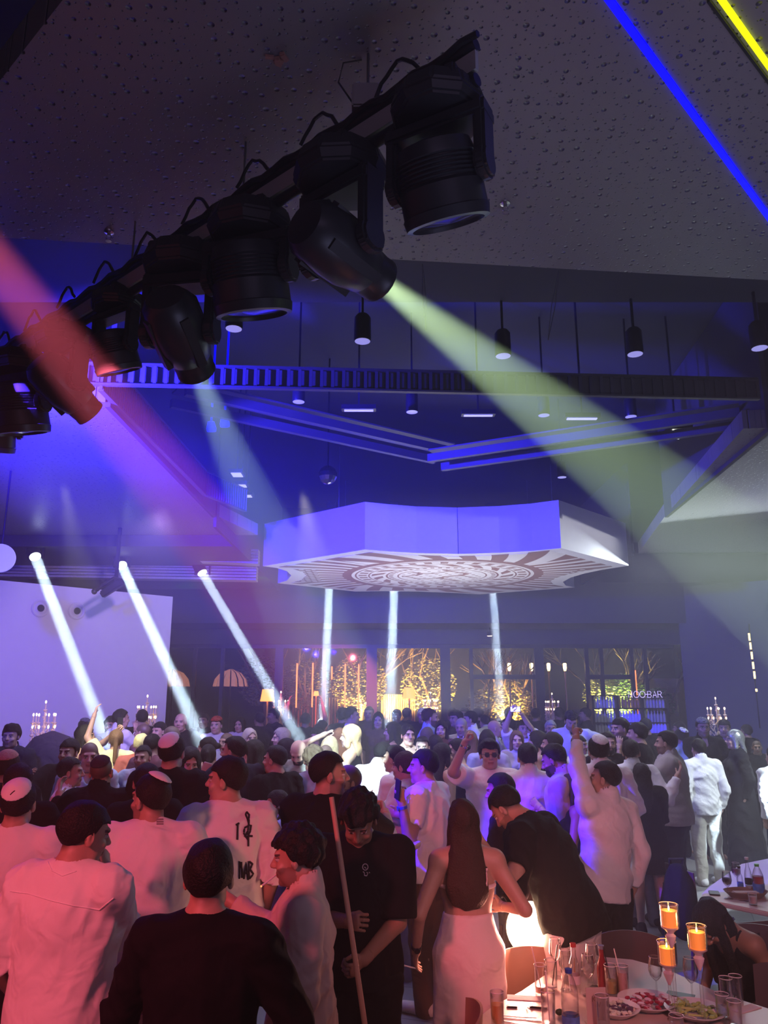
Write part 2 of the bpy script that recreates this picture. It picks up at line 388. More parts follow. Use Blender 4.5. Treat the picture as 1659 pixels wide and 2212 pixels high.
def canopy_mat():
    m = bpy.data.materials.new('canopy_pattern'); m.use_nodes = True; nt = m.node_tree; b = nt.nodes['Principled BSDF']
    b.inputs['Roughness'].default_value = 0.6
    tc = nt.nodes.new('ShaderNodeTexCoord'); s = nt.nodes.new('ShaderNodeSeparateXYZ'); nt.links.new(tc.outputs['Object'], s.inputs[0]); E.nt = nt
    x, y = E(s.outputs[0]), E(s.outputs[1])
    r = E.op('SQRT', x*x+y*y); th = E.op('ARCTAN2', y, x)
    pat = band(r, 1.80, 1.98)
    pat = mx(pat, band(r, 1.70, 1.735)); pat = mx(pat, band(r, 1.50, 1.66)*(sn(th*34.0) > 0.1))
    pat = mx(pat, band(r, 1.44, 1.47)); pat = mx(pat, band(r, 1.18, 1.40)*(sn(th*17.0+r*16.0) > 0.05))
    pat = mx(pat, band(r, 1.08, 1.12)); pat = mx(pat, band(r, 0.98, 1.06)*(sn(th*44.0) > 0.0)); pat = mx(pat, band(r, 0.86, 0.89))
    br = (sn(x*7.0+sn(y*6.0)*1.6) > 0.93); br2 = (sn(y*9.0+sn(x*5.0)*2.0) > 0.95)
    lf = ((sn(x*21.0+y*9.0)*sn(y*23.0-x*6.0)) > 0.72)
    pat = mx(pat, (r < 0.80)*mx(mx(br, br2), lf))
    # radiating fan outside the circle, woven end panels
    ax = E.op('ABSOLUTE', x); ay = E.op('ABSOLUTE', y)
    fan = (sn(th*52.0+sn(r*2.2)*1.4) > -0.12)*(r > 1.98)
    loz = (sn(th*24.0+r*5.0) > 0.0)*(r > 1.98)*(ay > ax*0.95)
    weave = mx((sn(x*26.0)*sn(y*30.0) > -0.25), 0.0)*(ax > 2.45+0.0)*(ay < 0.85)
    out = fan*(ay < ax*0.95)*(1.0-((ax > 2.45)*(ay < 0.85)).o if False else E.op('SUBTRACT', 1.0, (ax > 2.45)*(ay < 0.85)))
    pat = mx(mx(pat, mx(out, loz)), weave)
    mm = nt.nodes.new('ShaderNodeMix'); mm.data_type = 'RGBA'; mm.inputs[6].default_value = (0.74, 0.72, 0.71, 1); mm.inputs[7].default_value = (0.27, 0.15, 0.115, 1)
    nt.links.new(pat.o, mm.inputs[0]); nt.links.new(mm.outputs[2], b.inputs['Base Color'])
    return m
ins = []
for i, (x, y) in enumerate(lo):
    # inset of the printed panel
    d = math.hypot(x, y); ins.append((x*(1-0.30/d), y*(1-0.22/d)))
MB().prism(ins, -0.006, 0.0).build('patterned_panel', canopy_mat(), cano)
M_wire = mat('steel_wire', (0.25, 0.25, 0.27), 0.4, 0.8)
for (sx, sy) in ((-2.0, -1.2), (2.0, -1.2), (-2.0, 1.2), (2.0, 1.2)):
    MB().cyl((sx, sy, ztop-ZC), (sx, sy, 6.9-ZC), 0.006, seg=6).build('hanging_wire', M_wire, cano)
MB().beam(Vector((front[3].x-ccx, front[3].y-ccy-0.002, 0.0)), Vector((front[3].x-ccx, front[3].y-ccy-0.002, ztop-ZC)), 0.006, 0.006).build('panel_joint', M_black, cano)

# ------------------------------------------------------------------ the rig of moving heads
ZR = 4.62
RA_, RB_ = at(1030, 130, z=ZR), at(-60, 822, z=ZR)
def proj(p):
    d = Vector(p)-Vector((0, 0, CAMH)); f = d.y*CP+d.z*SP; u = -d.y*SP+d.z*CP
    return 829.5+FPX*d.x/f, 1106-FPX*u/f
def bar_at(px):
    lo_, hi = 0.0, 1.0
    for _ in range(40):
        m_ = (lo_+hi)/2
        if proj(RA_.lerp(RB_, m_))[0] > px: lo_ = m_
        else: hi = m_
    return RA_.lerp(RB_, lo_)
truss = thing('lighting_truss', 'dark flat lighting bar with twin pipes slanting under the ceiling, carrying the black moving heads', 'lighting truss', RA_)
bd = (RB_-RA_); up = Vector((0, 0, 1))
MB().beam((0, 0, 0), bd, 0.02, 0.085).build('flat_bar', M_grey, truss)
MB().cyl(Vector((0, 0, 0.075)), bd+Vector((0, 0, 0.075)), 0.025).build('pipe', M_black, truss, True)
MB().cyl(Vector((0.0, 0, -0.085)), bd+Vector((0, 0, -0.085)), 0.026).build('pipe', M_black, truss, True)
rnd = random.Random(3)
for k in range(9):
    t0 = 0.06+k*0.1; p = bd*t0; q = bd*(t0+0.05)
    pts = [p.lerp(q, s/8)+Vector((0, -0.03, 0.10+0.10*math.sin(PI*s/8)+0.02*rnd.random())) for s in range(9)]
    MB().tube(pts, 0.009).build('cable', M_black, truss, True)
pts = [bd*(s/60)+Vector((0, -0.045, 0.075+0.012*math.sin(s*1.9))) for s in range(61)]
MB().tube(pts, 0.014).build('cable', M_black, truss, True)
for t_ in (0.3, 0.52, 0.12):
    MB().cyl(bd*t_+Vector((0, 0, 0.1)), bd*t_+Vector((0, 0, 5.0-ZR)), 0.006, seg=6).build('hanger_rod', M_wire, truss)
jb = thing('junction_box', 'grey junction box on top of the lighting bar with looping wires', 'junction box', bar_at(790)+Vector((0, 0.02, 0.1)))
MB().box((0, 0, 0.06), (0.12, 0.1, 0.12)).build('box', M_grey, jb, bevel=0.008)
MB().tube([(-0.06, 0, 0.06), (-0.12, 0, 0.16), (-0.1, 0, 0.26), (-0.02, 0, 0.276)], 0.004).build('wire', M_black, jb)
M_lensoff = mat('lens_dark', (0.05, 0.05, 0.06), 0.08)
M_grn = mat('lens_green_lit', (0.5, 0.8, 0.4), 0.3, emit=(0.55, 1.0, 0.4), estr=2.0)
M_cyn = mat('lens_cyan_lit', (0.5, 0.8, 0.8), 0.3, emit=(0.5, 0.9, 1.0), estr=1.2)
M_chrome = mat('chrome_metal', (0.6, 0.6, 0.6), 0.2, 1.0)
def moving_head(px, base_py, kind, d, label, k=1.0, drop=0.40, lensm=None, push=0.0, name='moving_head_light'):
    p = bar_at(px); z0 = at(px, base_py, y=p.y).z
    t = thing(name, label, 'stage light', p+Vector((0, 0, -0.07)), 0, None)
    d = Vector(d).normalized(); dz = z0-(ZR-0.07)
    ax = d.cross(Vector((0, 0, 1))).normalized()
    if ax.length < 0.1: ax = Vector((1, 0, 0))
    fw = Vector((0, 0, 1)).cross(ax).normalized()
    R0 = Matrix((ax, fw, Vector((0, 0, 1)))).transposed()
    b0 = Vector((0, 0, dz))
    MB().box((0, 0, -0.01), (0.05, 0.08, 0.17)).box((0, 0, dz/2), (0.09, 0.09, abs(dz))).build('clamp', M_chrome if kind == 'spot' else M_black, t, bevel=0.008)
    m = MB(); m.ring([(0.20*k, -0.075*k), (0.225*k, -0.02), (0.20*k, 0.06*k), (0.14*k, 0.085*k)], 10, R0, b0, sx=1.0)
    for sgn in (-1, 1): m.box(b0+R0 @ Vector((sgn*0.12*k, 0, 0.03)), (0.05, 0.30*k, 0.08), R0)
    m.build('base', M_blackp, t, bevel=0.01)
    piv = b0+Vector((0, 0, -drop*k)); w = (0.175 if kind == 'spot' else 0.215)*k
    m = MB(); m.box(b0+R0 @ Vector((0, 0, -0.115*k)), (2*w+0.05, 0.15*k, 0.07*k), R0)
    for sgn in (-1, 1):
        m.box(b0+R0 @ Vector((sgn*w, 0, -(drop/2+0.06)*k)), (0.055*k, 0.13*k, (drop)*k), R0)
        m.cyl(piv+R0 @ Vector((sgn*(w-0.03*k), 0, 0)), piv+R0 @ Vector((sgn*(w+0.03*k), 0, 0)), 0.075*k, seg=18)
    m.build('yoke', M_blackp, t, bevel=0.012)
    H = d.to_track_quat('Z', 'Y').to_matrix()
    if kind == 'spot':
        m = MB().ring([(0.05, -0.23), (0.10, -0.225), (0.135, -0.18), (0.148, -0.05), (0.146, 0.05), (0.118, 0.16), (0.112, 0.165), (0.105, 0.24), (0.108, 0.245), (0.108, 0.27), (0.088, 0.272), (0.086, 0.255), (0.001, 0.25)] and
                      [(r*k, z*k) for r, z in [(0.05, -0.23), (0.10, -0.225), (0.135, -0.18), (0.148, -0.05), (0.146, 0.05), (0.118, 0.16), (0.112, 0.165), (0.105, 0.24), (0.108, 0.245), (0.108, 0.27), (0.092, 0.272), (0.088, -0.08), (0.001, -0.09)]], 20, H, piv)
        for s in range(6): m.box(piv+H @ Vector((0, 0.142*k, (-0.14+0.035*s)*k)), (0.10*k, 0.02*k, 0.012*k), H)
        for s in range(4): m.box(piv+H @ Vector((0.125*k*math.cos(s*PI/2+PI/4), 0.125*k*math.sin(s*PI/2+PI/4), 0.0)), (0.05*k, 0.05*k, 0.30*k), H @ Matrix.Rotation(s*PI/2+PI/4, 3, 'Z'))
        hd_ = m.build('head', M_blackp, t, True)
        MB().ring([(0.086*k, -0.078*k), (0.001, -0.070*k)], 20, H, piv).build('lens', lensm or M_lensoff, hd_, True)
        MB().ring([(0.1085*k, 0.268*k), (0.1*k, 0.2735*k), (0.092*k, 0.273*k)], 24, H, piv, cap=False).build('nose_ring', M_chrome, hd_, True)
    else:
        prof = [(0.10, -0.15), (0.165, -0.13), (0.18, -0.08)]
        for s in range(6): prof += [(0.182, -0.07+0.018*s), (0.170, -0.062+0.018*s), (0.170, -0.056+0.018*s)]
        prof += [(0.19, 0.05), (0.192, 0.15), (0.197, 0.155), (0.19, 0.20), (0.165, 0.205), (0.16, 0.185), (0.001, 0.18)]
        hd_ = MB().ring([(r*k, z*k) for r, z in prof], 32, H, piv).build('head', M_blackp, t, True)
        m = MB().ring([(0.158*k, 0.187*k), (0.001, 0.2*k)], 24, H, piv)
        m.build('lens', lensm or M_lensoff, hd_, True)
    return t, piv+t.location
def aim(px0, base_py, k, drop0, target, nozzle):
    best = None
    for i in range(-14, 15):
        px = px0+i*3; p = bar_at(px); z0 = at(px, base_py, y=p.y).z
        for j in range(12):
            drop = 0.22+0.025*j; piv = Vector((p.x, p.y, z0-drop*k)); d = (target-piv).normalized(); q = proj(piv+d*0.27*k)
            e = math.hypot(q[0]-nozzle[0], q[1]-nozzle[1])+abs(drop-drop0)*20
            if best is None or e < best[0]: best = (e, px, drop, d)
    return best[1:]
gpx, gdrop, GD = aim(735, 372, 0.95, 0.36, GB, (818, 610)); cpx, cdrop, CD = aim(392, 572, 0.98, 0.30, CB, (424, 800))
moving_head(945, 235, 'wash', (0.25, 0.45, -1.0), 'rightmost black wash light under the bar end, big round drum pointing down', 0.85, 0.36)
_, piv = moving_head(gpx, 372, 'spot', GD, 'black moving head throwing the wide green beam to the right', 0.95, gdrop, M_grn)
spot('green_beam', piv-GD*0.06, piv+GD*5, GREEN['half'], *GREEN['args'])
moving_head(545, 492, 'wash', (0.12, 0.35, -1.0), 'black wash light with ribbed drum between the green and the cyan beam heads', 0.95, 0.26)
_, piv = moving_head(cpx, 572, 'spot', CD, 'black profile head throwing the pale cyan beam down', 0.98, cdrop, M_cyn)
spot('cyan_beam', piv-CD*0.06, piv+CD*5, CYAN['half'], *CYAN['args'])
moving_head(256, 655, 'wash', (0.25, 0.4, -1.0), 'small black wash light on the lower left of the bar, beside the red lit head', 0.68, 0.42)
moving_head(150, 735, 'spot', (0.55, 0.75, -0.55), 'moving head lit red by the crossing red beam, open round nose', 0.9, 0.34)
moving_head(55, 790, 'wash', (0.1, 0.3, -1.0), 'black wash light at the left edge of the photo, below the red beam', 0.95, 0.30)
moving_head(2, 880, 'wash', (-0.1, 0.3, -1.0), 'lowest black wash light cut off by the left edge of the photo', 0.8, 0.2)

# ------------------------------------------------------------------ LED lines, sprinklers and lamps on the ceiling
M_bluel = mat('led_blue', (0, 0, 1), 0.4, emit=(0.0, 0.0, 1.0), estr=1.4)
M_yell = mat('led_yellow', (0.8, 0.8, 0), 0.4, emit=(0.72, 0.85, 0.0), estr=1.1)
def led(p, q, w, m, label, off=0.0):
    A, B = at(*p, z=4.995), at(*q, z=4.995); e = (B-A)*0.25; A -= e; B += e
    o = MB().beam(A+Vector((0, 0, -0.004)), B+Vector((0, 0, -0.004)), w, 0.012).build('led_strip', m)
    return tag(o, label, 'light strip')
led((1318, 0), (1662, 470), 0.030, M_bluel, 'long straight blue light line in the dimpled ceiling')
led((1560, 0), (1668, 152), 0.022, M_yell, 'yellow green light line at the top right corner of the ceiling')
bpy.context.view_layer.update()
struct(MB().beam(at(1530, 0, z=4.99), at(1700, 230, z=4.99), 0.012, 0.02).build('trim_11', M_black))
def sprinkler(px, py, z, label):
    t = thing('sprinkler_head', label, 'sprinkler', at(px, py, z=z))
    MB().ring([(0.03, 0.0), (0.028, -0.008), (0.012, -0.012), (0.01, -0.03)], 14).build('flange', M_chrome, t, True)
    m = MB().tube([(-0.012, 0, -0.028), (-0.016, 0, -0.045), (0, 0, -0.06), (0.016, 0, -0.045), (0.012, 0, -0.028)], 0.003)
    m.ring([(0.018, -0.062), (0.018, -0.065)], 12); m.build('deflector', M_chrome, t)
sprinkler(1091, 438, 5.0, 'small chrome sprinkler on the ceiling right of the wash lights')
sprinkler(236, 500, 5.0, 'small chrome sprinkler on the ceiling left of the hanging rod')
M_clear = mat('torn_plaster', (0.35, 0.18, 0.14), 0.9)
o = MB()
for k in range(9): o.box(at(600, 130, z=4.985)+Vector((rnd.uniform(-.035, .035), rnd.uniform(-.03, .03), rnd.uniform(-.006, .006))), (rnd.uniform(.015, .05), rnd.uniform(.01, .04), 0.012), Matrix.Rotation(rnd.random()*3, 3, 'Z'))
tag(o.build('junction_hole', M_clear), 'small torn opening with reddish wires in the ceiling above the bar', 'ceiling hole')
# track spotlights and flat panels hanging in the dark recess
M_lensw = mat('lens_grey', (0.55, 0.55, 0.62), 0.3, emit=(0.35, 0.33, 0.9), estr=0.35)
def can(px, py, z, label, k=1.0, tilt=0.0):
    p = at(px, py, z=z); t = thing('track_spotlight', label, 'spotlight', p)
    R = Matrix.Rotation(tilt, 3, 'X')
    MB().ring([(0.07*k, 0.0), (0.075*k, 0.02), (0.072*k, 0.22*k), (0.05*k, 0.25*k)], 16, R).build('housing', M_blackp, t, True)
    MB().ring([(0.068*k, -0.002), (0.001, -0.008)], 16, R).build('lens', M_lensw, t, True)
    h = ceil_z(p)-p.z-0.24*k; MB().box((0, 0, 0.24*k+h/2), (0.02, 0.02, h)).build('stem', M_black, t)
CANS = [(783, 737, 5.3, 'dark blue round spotlight left of the green beam, nearest the ceiling edge'),
        (1087, 769, 5.3, 'round spotlight seen through the green beam, under the hanging wires'),
        (1372, 765, 5.3, 'round spotlight with pale lens right of the green beam'),
        (1641, 752, 5.3, 'round pale lens spotlight at the right edge of the photo'),
        (505, 710, 5.3, 'round spotlight close beside the ribbed wash light'),
        (890, 890, 5.6, 'round spotlight between the two flat panel lamps'),
        (645, 868, 5.6, 'blue lit spotlight hanging left of the flat panel lamps'),
        (1175, 897, 5.6, 'round spotlight in the green beam between two flat panel lamps'),
        (1363, 900, 5.6, 'round spotlight on the upper edge of the green beam'),
        (1214, 1031, 5.6, 'small spotlight on the right of the recess below the green beam')]
for c_ in CANS: can(*c_)
M_panel = mat('panel_lamp_face', (0.7, 0.7, 0.7), 0.3, emit=(0.42, 0.42, 0.62), estr=0.5)
for (px, py, w, d, lb) in ((775, 887, 0.32, 0.04, 'flat panel lamp left of the green beam, first from the left'), (1033, 898, 0.32, 0.04, 'flat panel lamp touching the lower edge of the green beam'),
                           (1257, 905, 0.34, 0.05, 'flat panel lamp inside the green beam, rightmost of the row'), (1460, 938, 0.20, 0.34, 'bright square panel lamp on the right diagonal trough'),
                           (512, 1026, 0.14, 0.20, 'square panel lamp in the cyan beam, highest of three'), (523, 1050, 0.12, 0.14, 'square panel lamp in the cyan beam, middle of three'), (535, 1072, 0.12, 0.14, 'square panel lamp in the cyan beam, lowest of three')):
    p = at(px, py, z=5.35); t = thing('panel_lamp', lb, 'ceiling lamp', p)
    h = ceil_z(p)-p.z
    MB().box((0, 0, 0.03), (w+0.06, d+0.06, 0.05)).box((0, 0, h/2), (0.02, 0.02, h)).build('housing', M_blackp, t)
    MB().box((0, 0, 0.0), (w, d, 0.01)).build('diffuser', M_panel if px != 1460 else mat('panel_lamp_bright', (0.8, 0.8, 0.8), 0.3, emit=(0.8, 0.82, 0.75), estr=0.7), t)
# two round blue lamps in the cyan beam
for (px, py, lb) in ((457, 932, 'left of two round blue lamps in the cyan beam'), (486, 922, 'right of two round blue lamps in the cyan beam')):
    p = at(px, py, z=5.4)
    tag(MB().ring([(0.055, 0.0), (0.06, 0.04), (0.04, 0.12)], 18, Matrix.Rotation(0.5, 3, 'X'), p).box(p+Vector((0, -0.04, (ceil_z(p)-5.4)/2+0.05)), (0.02, 0.02, ceil_z(p)-5.5)).build('blue_lamp', mat('blue_lamp', (0, 0, .6), .3, emit=(0.0, 0.0, 1.0), estr=0.9), None, True), lb, 'ceiling lamp')
# mirror ball
p = at(708, 1026, z=5.2); t = thing('mirror_ball', 'small dark mirrored ball hanging above the canopy', 'mirror ball', p)
MB().sphere((0, 0, 0), 0.13, 14).build('ball', mat('mirror_facets', (0.3, 0.3, 0.35), 0.15, 1.0), t)
MB().cyl((0, 0, 0.12), (0, 0, 1.7), 0.006, seg=6).build('hanging_wire', M_wire, t)
# loose threads
for (a_, b_, lb) in (((1207, 590), (1184, 735), 'pair of blue lit threads hanging from the ceiling edge right of the green beam'), ((913, 577), (920, 715), 'thin threads hanging into the green beam')):
    A = at(a_[0], a_[1]-6, z=5.0); B = at(*b_, y=A.y+0.1); m = MB()
    for s_ in (-1, 1): m.tube([A, A.lerp(B, .5)+Vector((0.012*s_, 0, 0)), B], 0.0025, 4)
    tag(m.build('hanging_thread', M_wire), lb, 'thread')
# ceiling downlights over the far half: clusters of seven small lenses
M_dl = mat('downlight_glow', (1, .8, .7), 0.4, emit=(1.0, 0.72, 0.58), estr=4.0)
DL = [(157, 1200, 'left of the first white beam'), (337, 1220, 'between the second and third white beams'), (507, 1238, 'right of the third white beam near the canopy'), (400, 1338, 'right of the white wall'),
      (486, 1346, 'between the white wall and the third white beam'), (783, 1353, 'left of the tube beam below the canopy'), (853, 1363, 'on the middle beam below the canopy'), (935, 1345, 'right of the middle beam below the canopy'),
      (1005, 1359, 'left of the right beam below the canopy'), (1058, 1373, 'on the right beam below the canopy'), (1227, 1352, 'above the glass doors at the right'), (1592, 1342, 'above the dark right wall'), (1632, 1360, 'at the far right over the light string'), (1547, 1324, 'in the lower edge of the green beam'), (1600, 1222, 'at the right edge above the green beam end')]
for i, (px, py, lb) in enumerate(DL):
    p = at(px, py, z=4.72 if py < 1300 else 3.9)
    if p.y > 20.4: p = at(px, py, y=20.4); t = thing('downlight', 'small warm downlight with seven lenses '+lb, 'downlight', p)
    MB().ring([(0.07, 0.0), (0.075, 0.01), (0.07, 0.10)], 14).build('housing', M_blackp, t, True)
    m = MB()
    for k in range(7):
        a = k*PI/3; c = (0, 0, -0.004) if k == 6 else (0.043*math.cos(a), 0.043*math.sin(a), -0.004)
        m.ring([(0.022, -0.004), (0.001, -0.014)], 8, o=c)
    m.build('lens', M_dl, t)
    h = ceil_z(p)-p.z
    if h > 0.1: MB().cyl((0, 0, 0.09), (0, 0, h), 0.012, seg=6).build('stem', M_black, t)
# lenses of the narrow beams, each in a slim black moving head
wherel = ['leftmost, over the white wall', 'second from the left', 'third from the left', 'behind the canopy, left one', 'behind the canopy, middle one', 'behind the canopy, right one']
M_bl = mat('beam_lens', (1, 1, 1), 0.3, emit=(0.85, 0.97, 0.95), estr=3.0)
for i in range(6):
    pa, pb = L['beam', i]; d = (pb-pa).normalized(); H = d.to_track_quat('Z', 'Y').to_matrix()
    t = thing('beam_light', 'slim moving head with glowing lens and narrow white beam, '+wherel[i], 'stage light', pa-d*0.06)
    MB().ring([(0.07, -0.30), (0.10, -0.28), (0.115, -0.1), (0.10, -0.015)], 18, H).build('head', M_blackp, t, True)
    MB().ring([(0.095, -0.01), (0.09, 0.005), (0.001, 0.01)], 18, H).build('lens', M_bl, t, True)
    m = MB(); zt = ceil_z(pa)-pa.z
    for s_ in (-1, 1): m.box((s_*0.14, 0, 0.08), (0.03, 0.06, 0.24))
    m.box((0, 0, 0.2), (0.31, 0.08, 0.04)).box((0, 0, 0.22+(zt-0.2)/2), (0.2, 0.16, max(0.06, zt-0.2)))
    m.build('yoke', M_black, t, bevel=0.01)

# dark fixtures in front of the white wall and a pale round lamp at the left edge
p = at(250, 1262, y=12.6); zc_ = ceil_z(p); t = thing('stage_fixture', 'black jointed lamp silhouette hanging in front of the white wall between two beams', 'stage light', p)
MB().box((0.0, 0, (zc_-p.z)/2+0.02), (0.05, 0.05, zc_-p.z)).build('stem', M_black, t)
MB().beam((0.12, 0, 0.05), (-0.22, 0, -0.18), 0.10, 0.12).build('head', M_blackp, t, bevel=0.02)
MB().tube([(0.1, -0.02, 0.06), (-0.02, -0.04, 0.1), (-0.2, -0.03, -0.02), (-0.3, 0, -0.1)], 0.03, 8).build('yoke', M_blackp, t, True)
MB().sphere((-0.34, 0, -0.12), 0.05, 10).build('knob', M_blackp, t, True)
p = at(0, 1206, y=9.2); t = thing('round_lamp', 'pale round lamp face cut by the left edge of the photo above the white wall', 'lamp', p); R9 = Matrix.Rotation(PI/2, 3, 'X') @ Matrix.Rotation(0.5, 3, 'Y')
MB().ring([(0.17, 0.0), (0.175, 0.02), (0.165, 0.03), (0.001, 0.035)], 28, R9, sx=1.0).build('face', mat('lamp_pale', (0.5, 0.48, 0.55), 0.4, emit=(0.35, 0.3, 0.6), estr=0.35), t, True)
MB().cyl((0, 0.02, 0.1), (0, 0.02, ceil_z(p)-p.z), 0.012).build('stem', M_black, t)
# ------------------------------------------------------------------ beyond the glass: terrace, trees, lamps
M_bark = mat('bark', (0.22, 0.15, 0.09), 0.9, noise=0.4, nscale=30)
M_leafy = mat('leaves_olive', (0.22, 0.20, 0.07), 0.7, noise=0.5, nscale=12)
M_leafg = mat('leaves_green', (0.14, 0.26, 0.07), 0.7, noise=0.5, nscale=12)
struct(MB().box((0, 30, -0.16), (50, 16, 0.3)).build('floor', mat('terrace_stone', (0.2, 0.18, 0.16), 0.8, noise=0.2)))
def tree(px, y, zc, r, label, leaf, n=520, seed=1, trunk=True):
    rs = random.Random(seed); c = at(px, 1500, y=y); t = thing('courtyard_tree', label, 'tree', (c.x, y, 0), 0, None)
    m = MB()
    def br(p, d, L_, rad, lv):
        q = p+d*L_; m.tube([p, p.lerp(q, .5)+Vector((rs.uniform(-1, 1), rs.uniform(-1, 1), 0))*0.05*L_, q], [rad, rad*.85, rad*.65], 5)
        if lv:
            for _ in range(3 if lv > 1 else 4):
                nd = (d+Vector((rs.uniform(-1, 1), rs.uniform(-1, 1), rs.uniform(-0.2, .7)))*0.75).normalized(); br(q, nd, L_*0.68, rad*0.6, lv-1)
    hgt = max(0.4, zc-r*0.9)
    br(Vector((0, 0, 0)), Vector((0.05, 0, 1)).normalized(), hgt, 0.07*r+0.02, 3); m.build('trunk', M_bark, t, True)
    f = MB()
    for _ in range(int(n*2.6)):
        while True:
            v = Vector((rs.uniform(-1, 1), rs.uniform(-1, 1), rs.uniform(-1, 1)))
            if v.length < 1: break
        v = v.normalized()*(v.length**0.5)
        p = Vector((0, 0, zc))+v*r; s_ = rs.uniform(0.03, 0.065); R = Matrix.Rotation(rs.random()*6, 3, 'Z') @ Matrix.Rotation(rs.random()*3, 3, 'X')
        a = [R @ Vector(q)*s_+p for q in ((-1, 0, 0), (0, -.45, 0.1), (1, 0, 0), (0, .45, 0.1))]; f.add(a, [(0, 1, 2, 3)])
    f.build('foliage', leaf, t)
tree(565, 23.6, 2.7, 0.75, 'dim olive tree behind the glass left of the left tube beam', M_leafy, 420, 2)
tree(660, 24.5, 2.6, 0.8, 'dim reddish lit tree behind the orange light sticks', M_leafy, 380, 3)
tree(775, 23.4, 2.6, 0.85, 'round olive tree lit from below between the left and middle tube beams', M_leafy, 700, 4)
tree(925, 23.8, 2.55, 0.85, 'round bare branched tree with a glowing lamp, right of the middle tube beam', M_leafy, 560, 5)
tree(1045, 22.6, 1.95, 0.5, 'small lit shrub tree left of the right tube beam', M_leafy, 360, 6)
tree(1105, 23.0, 2.1, 0.6, 'golden lit tree right of the right tube beam', M_leafy, 500, 7)
tree(1152, 22.8, 1.9, 0.5, 'golden lit shrub between two lamp posts', M_leafy, 420, 8)
tree(1300, 23.2, 2.3, 0.55, 'orange leaved tree behind the left glass door', M_leafy, 520, 9)
tree(1345, 23.2, 2.2, 0.72, 'bright green lit tree behind the right glass door', M_leafg, 900, 10)
tree(1420, 24.2, 2.0, 0.5, 'small green tree before the pale curtain at the right', M_leafg, 420, 11)
M_flame = mat('lamp_globe', (1, .8, .3), 0.4, emit=(1.0, 0.72, 0.22), estr=5.0)
for i, px in enumerate((1100, 1148, 1185, 1220)):
    p = at(px, 1440, y=22.3+0.05*i); t = thing('lamp_post', 'slim garden lamp post with glowing head, '+('leftmost', 'second from left', 'third from left', 'rightmost')[i]+' of four behind the glass', 'lamp post', (p.x, p.y, 0))
    MB().cyl((0, 0, 0), (0, 0, p.z-0.12), 0.025).build('pole', mat('brass', (0.5, 0.3, 0.1), 0.4, 0.6), t)
    MB().ring([(0.03, p.z-0.12), (0.05, p.z-0.04), (0.05, p.z+0.08), (0.02, p.z+0.1)], 10).build('lamp_globe', M_flame, t, True)
    MB().ring([(0.07, p.z+0.1), (0.01, p.z+0.14)], 10).build('cap', M_black, t)
M_org = mat('orange_tube', (1, .3, .1), 0.4, emit=(1.0, 0.20, 0.05), estr=1.6)
for i, (px, y0, y1) in enumerate(((640, 1433, 1502), (674, 1432, 1510), (701, 1434, 1520), (744, 1434, 1512), (773, 1435, 1516), (715, 1440, 1462), (1370, 1448, 1500))):
    a, b = at(px+2, y0, y=22.0), at(px, y1, y=22.0); b.z = 0
    t = thing('light_stick', 'upright glowing orange light stick, '+('leftmost behind the third white beam', 'second from the left', 'overlapping the left tube beam', 'left of the round olive tree', 'in front of the round olive tree', 'short one right of the left tube beam', 'far right beside the bar sign')[i], 'light stick', (a.x, a.y, 0))
    MB().cyl((0, 0, 0), (0, 0, a.z-1.0 if i == 5 else a.z-1.2), 0.014, seg=6).build('stand', M_black, t)
    MB().cyl((0, 0, a.z-(0.35 if i == 5 else 1.2)), (0, 0, a.z), 0.02, seg=8).build('tube', M_org, t)
    if i == 5: MB().cyl((0, 0, a.z-1.0), (0, 0, a.z-.35), 0.012, seg=6).build('upper_stand', M_black, t)
# slatted fence and low wall lit from below
M_fence = mat('fence_wood', (0.30, 0.2, 0.1), 0.8, noise=0.3)
t = thing('slat_fence', 'upright slat fence lit golden behind the middle tube beam', 'fence', (at(825, 1500, y=24.6).x, 24.6, 0)); m = MB()
x1 = at(895, 1500, y=24.6).x-t.location.x
for k in range(16): m.box((x1*k/15, 0, 1.15), (0.05, 0.03, 2.3))
m.build('slats', M_fence, t); MB().box((x1/2, 0.03, 2.2), (x1, 0.04, 0.06)).box((x1/2, 0.03, 0.4), (x1, 0.04, 0.06)).build('rail', M_fence, t)
t = thing('slat_fence', 'dim upright slat fence behind the orange light sticks', 'fence', (at(590, 1500, y=25).x, 25.2, 0)); m = MB(); x1 = at(790, 1500, y=25.2).x-t.location.x
for k in range(34): m.box((x1*k/33, 0, 1.1), (0.05, 0.03, 2.2))
m.build('slats', M_fence, t)
tag(MB().box((0.8, 21.75, 0.7), (9.5, 0.22, 1.4)).build('planter_wall', mat('stone_wall', (0.45, 0.36, 0.22), 0.9, noise=0.3)), 'low stone planter wall glowing gold along the foot of the trees', 'wall')
# warm garden uplights
for (px, y, e) in ((775, 22.7, 30), (925, 23.0, 45), (1100, 22.5, 40), (1330, 22.5, 45), (850, 23.7, 22)):
    p = at(px, 1500, y=y); d = bpy.data.lights.new('garden_uplight', 'SPOT'); d.energy = e*24; d.color = (1.0, 0.62, 0.18) if px != 1330 else (0.9, 0.85, 0.3); d.spot_size = math.radians(110); d.spot_blend = 0.8; d.shadow_soft_size = 0.08
    o = bpy.data.objects.new('garden_uplight', d); COL.objects.link(o); o.location = (p.x, y, 1.45); look(o, (p.x, y+0.9, 3.0))
